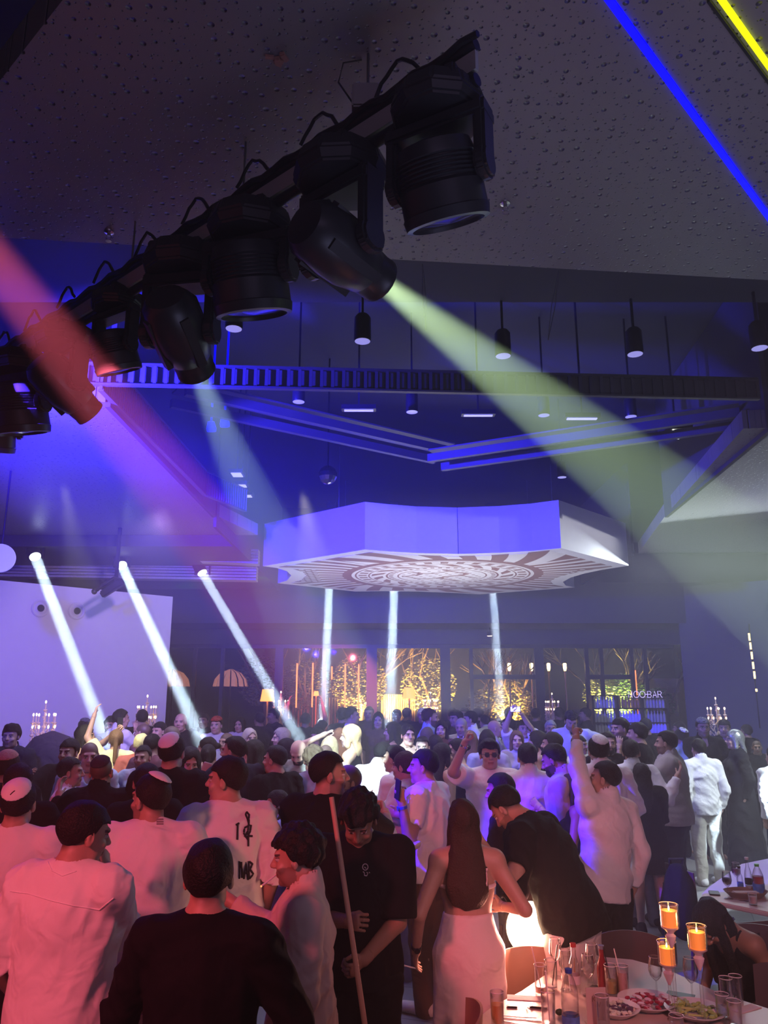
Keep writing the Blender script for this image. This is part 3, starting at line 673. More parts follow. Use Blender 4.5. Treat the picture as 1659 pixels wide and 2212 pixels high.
# parasols left, lit look put in as emission, curtain right, orange lamp shades
M_par = mat('parasol_cloth_glow', (0.55, 0.3, 0.25), 0.8, emit=(0.55, 0.22, 0.14), estr=0.35)
for i, px in enumerate((372, 498)):
    p = at(px, 1475, y=22.6); t = thing('parasol', 'dim striped dome parasol behind the glass, '+('beside the white wall' if i == 0 else 'left of the third white beam'), 'parasol', (p.x, p.y, 0)); m = MB()
    for k in range(14):
        a0, a1 = 2*PI*k/14, 2*PI*(k+0.55)/14
        pts = [(0.5, 0), (0.45, 0.2), (0.3, 0.38), (0.05, 0.48)]; v = []
        for r_, z_ in pts: v += [(r_*math.cos(a0), r_*math.sin(a0), p.z-0.1+z_), (r_*math.cos(a1), r_*math.sin(a1), p.z-0.1+z_)]
        m.add(v, [(0, 1, 3, 2), (2, 3, 5, 4), (4, 5, 7, 6)])
    m.build('canopy', M_par, t); MB().cyl((0, 0, 0), (0, 0, p.z+0.38), 0.02).build('pole', M_black, t)
tag(MB().box((at(1425, 1470, y=25.5).x, 25.5, 1.4), (1.5, 0.08, 2.8)).build('curtain', mat('curtain_cloth', (0.6, 0.5, 0.4), 0.9, bump=0.03, bscale=4)), 'pale draped curtain behind the glass at the right end', 'curtain')
M_shade = mat('orange_shade', (0.9, .4, .1), 0.8, emit=(1.0, 0.33, 0.05), estr=1.1)
for i, (px, py, d, h) in enumerate(((578, 1502, 17.6, 0.26), (884, 1497, 19.2, 0.26), (683, 1498, 20.3, 0.12))):
    p = at(px, py, y=d); t = thing('standing_lamp', ('lamp with glowing orange shade beside the foot of the third white beam', 'lamp with glowing orange shade right of the dark window pillar', 'small glowing orange lamp left of the left tube beam')[i], 'lamp', (p.x, p.y, 0))
    MB().ring([(h*0.62, p.z-h/2), (h*0.46, p.z+h/2)], 20, cap=False).build('lamp_shade', M_shade, t, True)
    MB().cyl((0, 0, 0), (0, 0, p.z), 0.02).ring([(0.13, 0), (0.13, 0.02), (0.03, 0.04)], 16).build('stand', mat('brass2', (0.7, 0.45, 0.1), 0.4, 0.5), t)
    MB().sphere((0, 0, p.z), 0.05, 8).build('bulb', M_flame, t)
# ------------------------------------------------------------------ bar shelves, bottles and sign
M_bottle = mat('bottle_glass', (0.55, 0.55, 0.62), 0.15, spec=0.8); M_bottleb = mat('bottle_blue_glow', (0.12, 0.12, 0.8), 0.15, emit=(0.1, 0.08, 0.7), estr=0.35)  # blue bottles get their glow as emission, they are no lamps
M_bottlea = mat('bottle_amber', (0.55, 0.3, 0.1), 0.15)
b0, b1 = at(1276, 1500, y=18.6), at(1436, 1500, y=18.6)
t = thing('bar_shelf', 'black bar shelf with three bays of bottles in front of the glass doors', 'shelf', (b0.x, 18.6, 0)); wx = b1.x-b0.x
m = MB()
for k in range(4): m.box((wx*k/3, 0, 1.14), (0.05, 0.32, 2.28))
m.build('upright', M_black, t)
zs = (1.05, 1.42, 1.66, 1.98, 2.27); m = MB()
for z in zs: m.box((wx/2, 0, z), (wx, 0.32, 0.025))
m.build('shelf_board', M_black, t)
def bottle_mesh(k=1.0): return [(0.036*k, 0), (0.037*k, 0.16*k), (0.03*k, 0.19*k), (0.014*k, 0.215*k), (0.013*k, 0.27*k), (0.001, 0.272*k)]
protos = {}
for nm, mm in (('clear', M_bottle), ('blue', M_bottleb), ('amber', M_bottlea)):
    me = MB().ring(bottle_mesh(0.95), 10); o = me.build('bottle', mm, None, True); protos[nm] = o
used_b = {}
for row, (z, cnt) in enumerate(((1.433, 7), (1.673, 7), (1.993, 7))):
    for bay in range(3):
        kind = ('clear', 'blue' if row < 2 else 'amber', 'blue' if row == 0 else 'clear')[bay]
        for k in range(cnt):
            src = protos[kind]; o = src if kind not in used_b else src.copy()
            if kind in used_b: COL.objects.link(o)
            used_b[kind] = 1; o.location = (b0.x+wx*bay/3+0.07+k*(wx/3-0.14)/(cnt-1), 18.55, z)
            tag(o, {'clear': 'clear bottle', 'blue': 'blue glowing bottle', 'amber': 'amber bottle'}[kind]+' on the '+('lowest', 'middle', 'top')[row]+' lit board of the bar shelf, '+('left', 'middle', 'right')[bay]+' bay', 'bottle', 'bottles, bar shelf row %s, %s bay' % (('one', 'two', 'three')[row], ('left', 'middle', 'right')[bay]))
m = MB()
def text_obj(body, size, loc, rot, mtl, name='lettering', parent=None, ext=0.004):
    cu = bpy.data.curves.new(name, 'FONT'); cu.body = body; cu.size = size; cu.extrude = ext; cu.align_x = 'CENTER'; cu.align_y = 'CENTER'
    o = bpy.data.objects.new(name, cu); COL.objects.link(o); dg = bpy.context.evaluated_depsgraph_get()
    me = bpy.data.meshes.new_from_object(o.evaluated_get(dg)); bpy.data.objects.remove(o); o = bpy.data.objects.new(name, me); COL.objects.link(o)
    me.materials.clear(); me.materials.append(mtl); o.location = loc; o.rotation_euler = rot; o.parent = parent; return o
ps = at(1397, 1500, y=18.35); sg = thing('bar_sign', 'outlined pale letters NOO BAR standing over the right end of the bar shelf', 'sign', (ps.x, 18.35, ps.z))
M_neon = mat('sign_tube', (0.8, 0.7, 0.9), 0.4, emit=(0.62, 0.5, 0.8), estr=0.5)
xx = -0.42
for chh, w_ in (('N', .11), ('O', .14), ('O', .14), ('-', .05), ('B', .12), ('A', .12), ('R', .12)):
    if chh == 'O': pts = [(xx+w_/2+0.062*math.cos(a), 0, 0.072*math.sin(a)) for a in [2*PI*k/16 for k in range(17)]]; segs = [pts]
    elif chh == 'N': segs = [[(xx, 0, -.07), (xx, 0, .07), (xx+.08, 0, -.07), (xx+.08, 0, .07)]]
    elif chh == '-': segs = [[(xx, 0, 0), (xx+.04, 0, 0)]]
    elif chh == 'B': segs = [[(xx, 0, -.07), (xx, 0, .07), (xx+.06, 0, .07), (xx+.085, 0, .035), (xx+.06, 0, 0), (xx, 0, 0)], [(xx+.06, 0, 0), (xx+.09, 0, -.035), (xx+.06, 0, -.07), (xx, 0, -.07)]]
    elif chh == 'A': segs = [[(xx, 0, -.07), (xx+.045, 0, .07), (xx+.09, 0, -.07)], [(xx+.02, 0, -.02), (xx+.07, 0, -.02)]]
    else: segs = [[(xx, 0, -.07), (xx, 0, .07), (xx+.06, 0, .07), (xx+.085, 0, .035), (xx+.06, 0, 0), (xx, 0, 0)], [(xx+.045, 0, 0), (xx+.09, 0, -.07)]]
    m = MB()
    for s_ in segs: m.tube(s_, 0.0075, 5)
    m.build('letter', M_neon, sg); xx += w_
MB().box((0.03, 0.03, -0.09), (0.95, 0.02, 0.02)).box((-0.4, 0.03, -0.09+(-(ps.z-2.27-0.1))/2), (0.02, 0.02, abs(ps.z-2.27)+0.02)).build('frame', M_black, sg)
# bar counter in front
t = thing('bar_counter', 'dark bar counter with bluish lit taps below the bottle shelf', 'bar counter', (b0.x+wx/2, 18.1, 0))
MB().box((0.1, 0, 0.55), (wx+1.6, 0.6, 1.1)).build('counter_body', M_black, t); MB().box((0.1, 0, 1.12), (wx+1.8, 0.7, 0.05)).build('counter_top', M_grey, t)
# yellow light string at the right
t = thing('light_string', 'vertical string of short yellow light bars on the dark right wall', 'light', at(1634, 1500, y=17.0)); m = MB()
z0 = at(1634, 1500, y=17.0).z
for k, (pa, pb) in enumerate(((1368, 1384), (1388, 1403), (1408, 1424), (1430, 1445), (1450, 1466), (1488, 1494))):
    za, zb = at(1634, pa, y=17.0).z-z0, at(1634, pb, y=17.0).z-z0; MB().box((-0.03+0.01*k*0.6, -0.02, (za+zb)/2), (0.035, 0.02, za-zb)).build('light_bar', mat('yellow_bar', (1, .8, .3), 0.4, emit=(1.0, 0.70, 0.22), estr=1.8), t)
MB().box((0, 0, 0.4), (0.02, 0.02, 2.2)).build('cable', M_black, t)
# ------------------------------------------------------------------ crystal candelabra
M_cryst = mat('crystal', (0.85, 0.68, 0.42), 0.12, spec=1.0); M_goldf = mat('candle_flame', (1, .8, .5), 0.5, emit=(1.0, 0.70, 0.42), estr=4.0)
def candelabrum(name, px, ptop, pbase_z, d, label, warm=True):
    zt = at(px, ptop, y=d).z; p = at(px, ptop, y=d); t = thing(name, label, 'candelabrum', (p.x, d, pbase_z)); h = zt-pbase_z
    MB().ring([(0.14, 0), (0.14, 0.02), (0.03, 0.05)], 16).cyl((-0.02, 0, 0.03), (-0.02, 0, h-0.75), 0.010).cyl((0.02, 0, 0.03), (0.02, 0, h-0.75), 0.010).cyl((0, 0, h-0.76), (0, 0, h-0.1), 0.012).build('stem', M_cryst, t, True)
    arms = MB(); cups = []; fl = MB(); dr = MB()
    for tier, (R_, z_, n) in enumerate(((0.17, h-0.42, 8), (0.16, h-0.24, 7), (0.0, h-0.05, 1))):
        for k in range(n):
            a = 2*PI*k/n+tier; x, y = R_*math.cos(a), R_*math.sin(a)
            arms = MB(); fl = MB()
            if R_: arms.tube([(0, 0, z_-0.22), (x*.5, y*.5, z_-0.30), (x, y, z_-0.2), (x, y, z_-0.12)], 0.008, 5)
            arms.ring([(0.02, z_-0.12), (0.035, z_-0.10), (0.03, z_-0.09)], 8, o=(x, y, 0)); arms.cyl((x, y, z_-0.1), (x, y, z_), 0.010, seg=6)
            fl.sphere((x, y, z_+0.02), (0.014, 0.014, 0.024), 6); fl.build('flame', M_goldf, t, True); arms.build('candle_arm', M_cryst, t, True)
            for q in range(7): dr.sphere((x+0.022*math.cos(q*1.57), y+0.022*math.sin(q*1.57), z_-0.14-0.035*q), (0.010, 0.010, 0.018), 6)
    for k in range(24):
        a = 2*PI*k/24; dr.sphere((0.17*math.cos(a), 0.17*math.sin(a), h-0.66+0.05*math.cos(a*7)), 0.013, 6)
    dr.build('crystal_drop', M_cryst, t, True)
    return t
candelabrum('candelabrum', 100, 1512, 1.18, 12.3, 'tall crystal candelabrum on the high table before the white wall at the left')
candelabrum('candelabrum', 319, 1500, 0.0, 14.3, 'small crystal candelabrum at the right edge of the white wall')
candelabrum('candelabrum', 607, 1492, 0.0, 17.2, 'crystal candelabrum glowing pink at the foot of the third white beam')
candelabrum('candelabrum', 1192, 1496, 0.0, 19.6, 'dim candelabrum under the second lamp post')
candelabrum('candelabrum', 930, 1494, 0.0, 19.9, 'dim candelabrum below the tree with the glowing lamp')
candelabrum('candelabrum', 1545, 1505, 0.0, 15.4, 'candelabrum with two rows of flames before the dark right wall')
p = at(70, 1640, z=1.15); p = Vector((at(88, 1600, y=12.2).x, 12.2, 0)); t = thing('high_table', 'high cocktail table with glasses under the tall candelabrum at the left', 'table', p)
MB().ring([(0.62, 1.12), (0.62, 1.16)], 28).build('table_top', M_white, t); MB().ring([(0.06, 0.03), (0.05, 1.12)], 12).ring([(0.35, 0), (0.35, 0.03)], 20).build('pedestal', M_black, t)
M_gl = glassy('clear_glass', (0.97, 0.97, 0.97), 0.05)
tg = thing('display_plate', 'white plate of food on a stand beside the tall candelabrum', 'plate', (p.x-0.25, p.y-0.2, 1.16))
MB().ring([(0.05, 0), (0.02, 0.02), (0.02, 0.2), (0.2, 0.22), (0.21, 0.235)], 20).build('stand', M_white, tg, True); MB().sphere((0.03, 0, 0.24), (0.14, 0.12, 0.035), 12).build('food', mat('pale_food', (0.7, 0.65, 0.4), 0.7), tg, True)
# shrouded dark drape behind the high table
m = MB().ring([(0.42, 0), (0.40, 1.0), (0.34, 1.5), (0.2, 1.72), (0.02, 1.8)], 18, o=(at(112, 1600, y=11.3).x, 11.3, 0), sx=1.2)
tag(m.build('draped_cover', mat('dark_drape', (0.05, 0.04, 0.05), 0.9, bump=0.05, bscale=5), None, True), 'dark cloth covered hump behind the tall candelabrum', 'covered furniture')
# ------------------------------------------------------------------ people: bodies and clothes grown from signed distance fields
def smin(a, b, k):
    h = np.clip(0.5+0.5*(b-a)/k, 0, 1); return b+(a-b)*h-k*h*(1-h)
class Field:
    def __init__(s, lo, hi, h, big=0.25):
        s.h = h; s.lo = np.array(lo, np.float32); n = np.maximum(4, np.ceil((np.array(hi)-s.lo)/h).astype(int)+1)
        s.ax = [s.lo[i]+h*np.arange(n[i], dtype=np.float32) for i in range(3)]; s.F = np.full(n, big, np.float32)
    def sub(s, lo, hi):
        sl = []
        for i in range(3):
            a = int(np.clip(np.floor((lo[i]-s.lo[i])/s.h), 0, len(s.ax[i]))); b = int(np.clip(np.ceil((hi[i]-s.lo[i])/s.h)+1, 0, len(s.ax[i])))
            if b-a < 1: return None, None
            sl.append(slice(a, b))
        return tuple(sl), np.meshgrid(s.ax[0][sl[0]], s.ax[1][sl[1]], s.ax[2][sl[2]], indexing='ij', sparse=True)
    def cone(s, a, b, r1, r2, k=0.02, sq=None, sub=False, ext=0.0):
        """tapered capsule; sq=(direction, factor): cross-section squeezed by factor along direction"""
        a = np.array(a, float); b = np.array(b, float); m = max(r1, r2)+k+0.02
        if sq: m *= max(1.0, 1/sq[1]) if sq[1] < 1 else sq[1]
        m = max(m, 0.03)
        sl, g = s.sub(np.minimum(a, b)-m, np.maximum(a, b)+m)
        if sl is None: return
        d = b-a; L2 = max(float(d @ d), 1e-9)
        px, py, pz = g[0]-a[0], g[1]-a[1], g[2]-a[2]
        t = np.clip((px*d[0]+py*d[1]+pz*d[2])/L2, 0, 1)
        wx, wy, wz = px-t*d[0], py-t*d[1], pz-t*d[2]
        if sq:
            n = np.array(sq[0], float); n /= np.linalg.norm(n); c = wx*n[0]+wy*n[1]+wz*n[2]; q = 1/sq[1]-1
            wx, wy, wz = wx+c*q*n[0], wy+c*q*n[1], wz+c*q*n[2]
        D = np.sqrt(wx*wx+wy*wy+wz*wz)-(r1+(r2-r1)*t)
        if sq and sq[1] < 1: D *= (0.5+0.5*sq[1])
        if sub: s.F[sl] = -smin(-s.F[sl], D, k)
        else: s.F[sl] = smin(s.F[sl], D, k)
    def ell(s, c, r, R=None, k=0.02, sub=False):
        c = np.array(c, float); r = np.array(r, float); m = max(r)+k+0.02
        sl, g = s.sub(c-m, c+m)
        if sl is None: return
        R = np.eye(3) if R is None else R
        p = [g[0]-c[0], g[1]-c[1], g[2]-c[2]]
        q = [(p[0]*R[0][i]+p[1]*R[1][i]+p[2]*R[2][i])/r[i] for i in range(3)]
        q2 = [q[i]/r[i] for i in range(3)]
        k0 = np.sqrt(q[0]**2+q[1]**2+q[2]**2); k1 = np.sqrt(q2[0]**2+q2[1]**2+q2[2]**2)+1e-6
        D = k0*(k0-1)/k1
        if sub: s.F[sl] = -smin(-s.F[sl], D, k)
        else: s.F[sl] = smin(s.F[sl], D, k)
    def grid(s): return np.meshgrid(*s.ax, indexing='ij', sparse=True)
    def cut(s, n, d, k=0.006):
        """keep the side where n.p < d"""
        g = s.grid(); D = g[0]*n[0]+g[1]*n[1]+g[2]*n[2]-d
        s.F = -smin(-s.F, -D, k)
    def mesh(s):
        F = s.F; n = F.shape; ins = F < 0
        c = [F[i:n[0]-1+i, j:n[1]-1+j, k:n[2]-1+k] for i in (0, 1) for j in (0, 1) for k in (0, 1)]
        b = [x < 0 for x in c]; anyb = b[0].copy(); allb = b[0].copy()
        for x in b[1:]: anyb |= x; allb &= x
        act = anyb & ~allb; idx = np.nonzero(act)
        if len(idx[0]) == 0: return np.zeros((0, 3)), np.zeros((0, 4), int)
        cv = [x[idx] for x in c]; P = np.zeros((len(idx[0]), 3)); W_ = np.zeros(len(idx[0]))
        cor = [(i, j, k) for i in (0, 1) for j in (0, 1) for k in (0, 1)]
        for a in range(8):
            for e in range(3):
                if cor[a][e] == 0:
                    bb = a+(4, 2, 1)[e]; va, vb = cv[a], cv[bb]; m = (va < 0) != (vb < 0)
                    t = np.where(m, va/np.where(m, va-vb, 1), 0); w = m.astype(float)
                    for q in range(3): P[:, q] += w*(cor[a][q]+(t if q == e else 0))
                    W_ += w
        P /= W_[:, None]
        V = np.stack([s.lo[q]+s.h*(idx[q]+P[:, q]) for q in range(3)], 1)
        num = np.full(act.shape, -1, np.int64); num[idx] = np.arange(len(idx[0])); Q = []
        for e in range(3):
            sl0 = [slice(None)]*3; sl1 = [slice(None)]*3; sl0[e] = slice(0, n[e]-1); sl1[e] = slice(1, n[e])
            A, B = ins[tuple(sl0)], ins[tuple(sl1)]; u, v = [q for q in range(3) if q != e]
            X = A != B; ss = [slice(None)]*3; ss[u] = slice(1, n[u]-1); ss[v] = slice(1, n[v]-1)
            off = np.zeros(3, int); off[u] = 1; off[v] = 1
            I = np.nonzero(X[tuple(ss)])
            if len(I[0]) == 0: continue
            base = [I[q]+off[q] for q in range(3)]
            def cell(du, dv):
                w = [x.copy() for x in base]; w[u] -= du; w[v] -= dv; return num[w[0], w[1], w[2]]
            q4 = np.stack([cell(1, 1), cell(0, 1), cell(0, 0), cell(1, 0)], 1)
            fl = A[base[0], base[1], base[2]]
            if e == 1: fl = ~fl
            q4[~fl] = q4[~fl][:, ::-1]; Q.append(q4)
        Q = np.concatenate(Q); Q = Q[(Q >= 0).all(1)]
        return V, Q
def add_mesh(name, parts, m, parent, col=None):
    V = np.concatenate([p[0] for p in parts]); off = 0; Q = []
    for v, q in parts: Q.append(q+off); off += len(v)
    Q = np.concatenate(Q)
    if len(Q) == 0: return None
    me = bpy.data.meshes.new(name); me.vertices.add(len(V)); me.vertices.foreach_set('co', V.astype(np.float32).ravel())
    me.loops.add(len(Q)*4); me.loops.foreach_set('vertex_index', Q.astype(np.int32).ravel())
    me.polygons.add(len(Q)); me.polygons.foreach_set('loop_start', np.arange(0, len(Q)*4, 4, dtype=np.int32)); me.polygons.foreach_set('loop_total', np.full(len(Q), 4, np.int32))
    me.polygons.foreach_set('use_smooth', np.ones(len(Q), bool)); me.update(calc_edges=True)
    if col is not None:
        at_ = me.color_attributes.new('tone', 'FLOAT_COLOR', 'POINT'); cc = np.ones((len(V), 4), np.float32); cc[:, :3] = col(V); at_.data.foreach_set('color', cc.ravel())
    me.materials.append(m); o = bpy.data.objects.new(name, me); COL.objects.link(o); o.parent = parent
    return o
def skin_mat():
    m = bpy.data.materials.new('skin'); m.use_nodes = True; nt = m.node_tree; b = nt.nodes['Principled BSDF']; b.inputs['Roughness'].default_value = 0.5
    a = nt.nodes.new('ShaderNodeAttribute'); a.attribute_name = 'tone'
    n = nt.nodes.new('ShaderNodeTexNoise'); n.inputs['Scale'].default_value = 60
    mm = nt.nodes.new('ShaderNodeMix'); mm.data_type = 'RGBA'; mm.blend_type = 'MULTIPLY'; mm.inputs[0].default_value = 0.12
    nt.links.new(a.outputs['Color'], mm.inputs[6]); nt.links.new(n.outputs[0], mm.inputs[7]); nt.links.new(mm.outputs[2], b.inputs['Base Color'])
    return m
M_skin = skin_mat()
CLOTH = {}
def cloth(c, rough=0.85):
    k = tuple(round(x, 3) for x in c)
    if k not in CLOTH: CLOTH[k] = mat('cloth_%d' % len(CLOTH), c, rough, bump=0.018, bscale=8.0, noise=0.05, nscale=300, spec=0.15)
    return CLOTH[k]
def hairm(c):
    k = ('h',)+tuple(round(x, 3) for x in c)
    if k not in CLOTH: CLOTH[k] = mat('hair_%d' % len(CLOTH), c, 0.6, bump=0.007, bscale=110.0, spec=0.3, noise=0.3, nscale=90)
    return CLOTH[k]
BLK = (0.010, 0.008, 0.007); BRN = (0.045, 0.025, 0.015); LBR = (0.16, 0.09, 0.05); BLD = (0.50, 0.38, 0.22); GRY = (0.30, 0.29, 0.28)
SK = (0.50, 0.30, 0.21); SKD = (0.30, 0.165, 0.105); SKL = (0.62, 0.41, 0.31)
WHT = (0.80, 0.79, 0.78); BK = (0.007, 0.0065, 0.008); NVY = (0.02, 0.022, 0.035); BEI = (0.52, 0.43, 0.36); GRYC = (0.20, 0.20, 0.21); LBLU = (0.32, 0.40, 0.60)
def rotm(ax, a): return np.array(Matrix.Rotation(a, 3, ax))
def folds(F, amp, seed, R=None, sc=1.0):
    """cloth folds added to the field: a few warped families of soft ridges"""
    g = F.grid(); rs = np.random.RandomState(seed); N = 0
    for i in range(3):
        d = rs.normal(size=3); d[2] *= (1.6, 0.5, 0.9)[i]; d /= np.linalg.norm(d); d2 = rs.normal(size=3)*6*sc; d3 = rs.normal(size=3)*9*sc
        w = (17+11*rs.rand())*sc*(1.0, 1.2, 2.0)[i]; ph = rs.rand()*6
        base = g[0]*d[0]*w+g[1]*d[1]*w+g[2]*d[2]*w+ph+1.5*np.sin(g[0]*d2[0]+g[1]*d2[1]+g[2]*d2[2]+ph)
        am = 0.55+0.45*np.sin(g[0]*d3[0]+g[1]*d3[1]+g[2]*d3[2]+ph*2)
        sn_ = np.sin(base); N = N+(1.0-2.0*np.sqrt(sn_*sn_*0.97+0.03))*am*(1.0, 0.8, 0.45)[i]
    m = np.abs(F.F) < 0.06
    F.F = np.where(m, F.F-amp*(N+0.7)*1.25, F.F)
HAND_CURL = {'relax': 0.35, 'fist': 1.25, 'open': 0.08, 'grip': 0.95, 'point': 1.2}
NP = 0
def person(label, px, py, H=1.78, d=None, yaw=0.0, sex='m', skin=SK, hair='short', hc=BLK, top=('tee', WHT), legs=('trousers', BK), shoes=None,
           lean=0.0, side=0.0, hunch=0.0, hyaw=0.0, hpitch=0.0, hroll=0.0, armL='down', armR='down', handL='relax', handR='relax', beard=None, kip=None,
           build=1.0, det=None, seat=None, legpose=None, glasses=False, lift=0.0, step=0.0, hlen=None, group=None, brow=True, top_extra=None):
    """a figure whose head top is seen at pixel (px, py); yaw 0 looks away from the camera, 90 to the left of the picture, 180 at the camera"""
    global NP; NP += 1; seed = NP*13+5
    r = ray(px, py)
    if d is None:
        d = min(18.0, max(2.0, (H-CAMH)/r.z))
    topw = at(px, py, y=d)
    Hh = H if seat is None else H
    y = math.radians(yaw); Rz = rotm('Z', y)
    hd = 0.132*Hh if sex != 'c' else 0.150*Hh      # head height incl. hair
    S = Hh
    shw = (0.108 if sex == 'm' else 0.090)*S*(0.94+0.06*build); hipw = (0.052 if sex == 'm' else 0.056)*S
    P = {}
    P['pel'] = np.array([0, 0, 0.535*S]); P['waist'] = np.array([0, 0.0, 0.62*S]); P['chest'] = np.array([0, 0.004*S, 0.735*S])
    P['neck'] = np.array([0, -0.008*S, 0.83*S]); P['hb'] = np.array([0, 0.002*S, 0.867*S])
    for sg, n in ((-1, 'L'), (1, 'R')):
        P['sh'+n] = np.array([sg*shw, -0.004*S, 0.808*S]); P['hip'+n] = np.array([sg*hipw, 0, 0.515*S])
        P['kn'+n] = np.array([sg*(hipw+0.008*S), (0.012+step*0.06*sg)*S, 0.275*S]); P['an'+n] = np.array([sg*(hipw+0.014*S), (-0.012+step*0.11*sg)*S, 0.045*S])
    if seat is not None:
        dz = 0.515*S-seat
        for n, sg in (('L', -1), ('R', 1)):
            P['kn'+n] = P['hip'+n]+np.array([sg*0.03, 0.24*S, 0.0]); P['an'+n] = P['kn'+n]+np.array([0, 0.02, -(seat-0.045*S)-0.0])
        for q in P: P[q] = P[q]-np.array([0, 0, dz])
        for n in 'LR': P['an'+n][2] = 0.06
    # bend of the upper body
    Ru = rotm('X', -math.radians(lean)) @ rotm('Y', math.radians(side)); Rc = Ru @ rotm('X', -math.radians(hunch))
    pel = P['pel'].copy()
    for q in ('waist', 'chest'): P[q] = pel+Ru @ (P[q]-pel)
    ch = P['chest']
    c0 = np.array([0, 0.004*S, 0.735*S]) - (np.array([0, 0, dz]) if seat is not None else 0)
    for q in ('neck', 'hb', 'shL', 'shR'): P[q] = ch+Rc @ (P[q]-c0)
    Rh = Rc @ rotm('Z', math.radians(hyaw)) @ rotm('X', -math.radians(hpitch)) @ rotm('Y', math.radians(hroll))
    nk = (P['hb']-P['neck']); P['hc'] = P['hb']+Rh @ np.array([0, 0.013*S, (0.058 if sex != 'c' else 0.050)*S])
    # place so that the head top lands on the pixel; feet on the floor
    htop = Rz @ (P['hc']+Rh @ np.array([0, 0, 0.0]))
    zt = P['hc'][2]+0.069*S
    root = Vector((topw.x-htop[0], topw.y-htop[1], lift))
    dzr = topw.z-zt-lift
    # adjust stature slightly to meet the head height
    sc = topw.z/max(zt+lift, 0.3); sc = min(1.12, max(0.86, sc)) if seat is None else 1.0
    rn = np.array(root)
    t = thing('person', label, 'person', (topw.x-htop[0]*sc, topw.y-htop[1]*sc, lift), y, group)
    t.scale = (sc, sc, sc)
    def toloc(w):   # world -> local of the figure
        v = (np.array(w)-np.array(t.location))/sc; return Rz.T @ v
    dist = topw.y
    if det is None: det = 0 if dist < 5.6 else (1 if dist < 8.5 else (2 if dist < 12 else 3))
    hb_ = [0.0105, 0.013, 0.016, 0.020][det]; hh_ = [0.0042, 0.0055, 0.0075, 0.010][det]; hf_ = [0.0045, 0.006, 0.008, 0.011][det]
    UA, FA, HL = 0.172*S, 0.150*S, 0.10*S
    ARM = {}
    for n, sg, pose, hp in (('L', -1, armL, handL), ('R', 1, armR, handR)):
        sh = P['sh'+n]; hint = Rc @ np.array([sg*0.5, -0.6, -0.5])
        if isinstance(pose, tuple) and pose[0] == 'px':
            tgt = toloc(at(pose[1], pose[2], y=pose[3])); hint = np.array(pose[4], float) if len(pose) > 4 else hint
            if len(pose) > 4: hint = Rz.T @ hint
        else:
            q = {'down': (sg*0.10, 0.06, -1.78), 'back': (sg*0.16, -0.25, -1.6), 'bent': (sg*0.12, 1.05, -0.85), 'forward': (sg*-0.1, 1.5, -0.35), 'up': (sg*0.35, 0.35, 1.65), 'face': (sg*-0.45, 0.75, 0.18),
                 'clap': (sg*-0.62, 1.0, -0.3), 'out': (sg*1.65, 0.3, 0.0), 'hip': (sg*0.28, 0.1, -1.05), 'hang': (sg*0.05, 0.3, -1.7), 'wave': (sg*0.55, 0.5, 1.05), 'hug': (sg*-0.1, 1.35, 0.05), 'chest': (sg*-0.5, 0.75, -0.55), 'pocket': (sg*0.12, 0.18, -1.45)}[pose] if isinstance(pose, str) else pose
            tgt = sh+(Rc if not (isinstance(pose, str) and pose in ('down', 'hang')) else np.eye(3)) @ np.array(q)*UA
            if pose in ('up', 'wave'): hint = Rc @ np.array([sg*1.0, 0.1, -0.3])
            if pose in ('hip',): hint = Rc @ np.array([sg*1.0, -0.6, 0.0])
        v = tgt-sh; D = np.linalg.norm(v); D = min(D, (UA+FA)*0.995) ; D = max(D, 0.08*S); v = v/np.linalg.norm(v); tgt = sh+v*D
        a = (UA*UA-FA*FA+D*D)/(2*D); hgt = math.sqrt(max(UA*UA-a*a, 1e-6)); hp_ = hint-v*(hint @ v); hp_ = hp_/(np.linalg.norm(hp_)+1e-9)
        el = sh+v*a+hp_*hgt; P['el'+n] = el; P['wr'+n] = tgt; ARM[n] = (sg, hp)
    fem = sex == 'f'; bw = build
    def body(F, ins=0.0):
        sqy = ((0, 1, 0), 0.68)
        up = (Rc @ np.array([0, 1, 0]))
        F.cone(P['pel'], P['waist'], 0.098*S*bw*(1.02 if fem else 0.98), (0.074 if fem else 0.088)*S*bw, 0.03, (Ru @ np.array([0, 1, 0]), 0.70))
        F.cone(P['waist'], P['chest'], (0.072 if fem else 0.086)*S*bw, (0.086 if fem else 0.100)*S*bw, 0.03, (up, 0.70))
        F.cone(P['chest']+Rc @ np.array([0, 0, 0.0]), P['chest']+Rc @ np.array([0, 0, 0.045*S]), 0.098*S*bw if not fem else 0.088*S, 0.072*S, 0.03, (up, 0.66))
        F.cone(P['shL'], P['shR'], 0.036*S, 0.036*S, 0.03)
        F.cone(P['neck']+Rc @ np.array([0, 0, -0.01*S]), P['hb']+Rh @ np.array([0, 0, 0.02*S]), (0.036 if not fem else 0.030)*S, (0.034 if not fem else 0.027)*S, 0.03)
        for n in 'LR':
            F.cone(P['neck']+Rc @ np.array([0, -0.004*S, 0.022*S]), P['sh'+n], 0.026*S, 0.030*S, 0.04)
            F.cone(P['sh'+n], P['el'+n], (0.031 if fem else 0.036)*S*bw, (0.022 if fem else 0.026)*S, 0.02)
            F.cone(P['el'+n], P['wr'+n], (0.0215 if fem else 0.026)*S, (0.0145 if fem else 0.0165)*S, 0.015)
            F.cone(P['hip'+n], P['kn'+n], 0.053*S*bw, 0.032*S, 0.03); F.cone(P['kn'+n], P['an'+n], 0.032*S, 0.021*S, 0.02)
            c = P['kn'+n]*0.7+P['an'+n]*0.3; F.ell(c+np.array([0, -0.009*S, 0]), (0.028*S, 0.030*S, 0.065*S), None, 0.02)
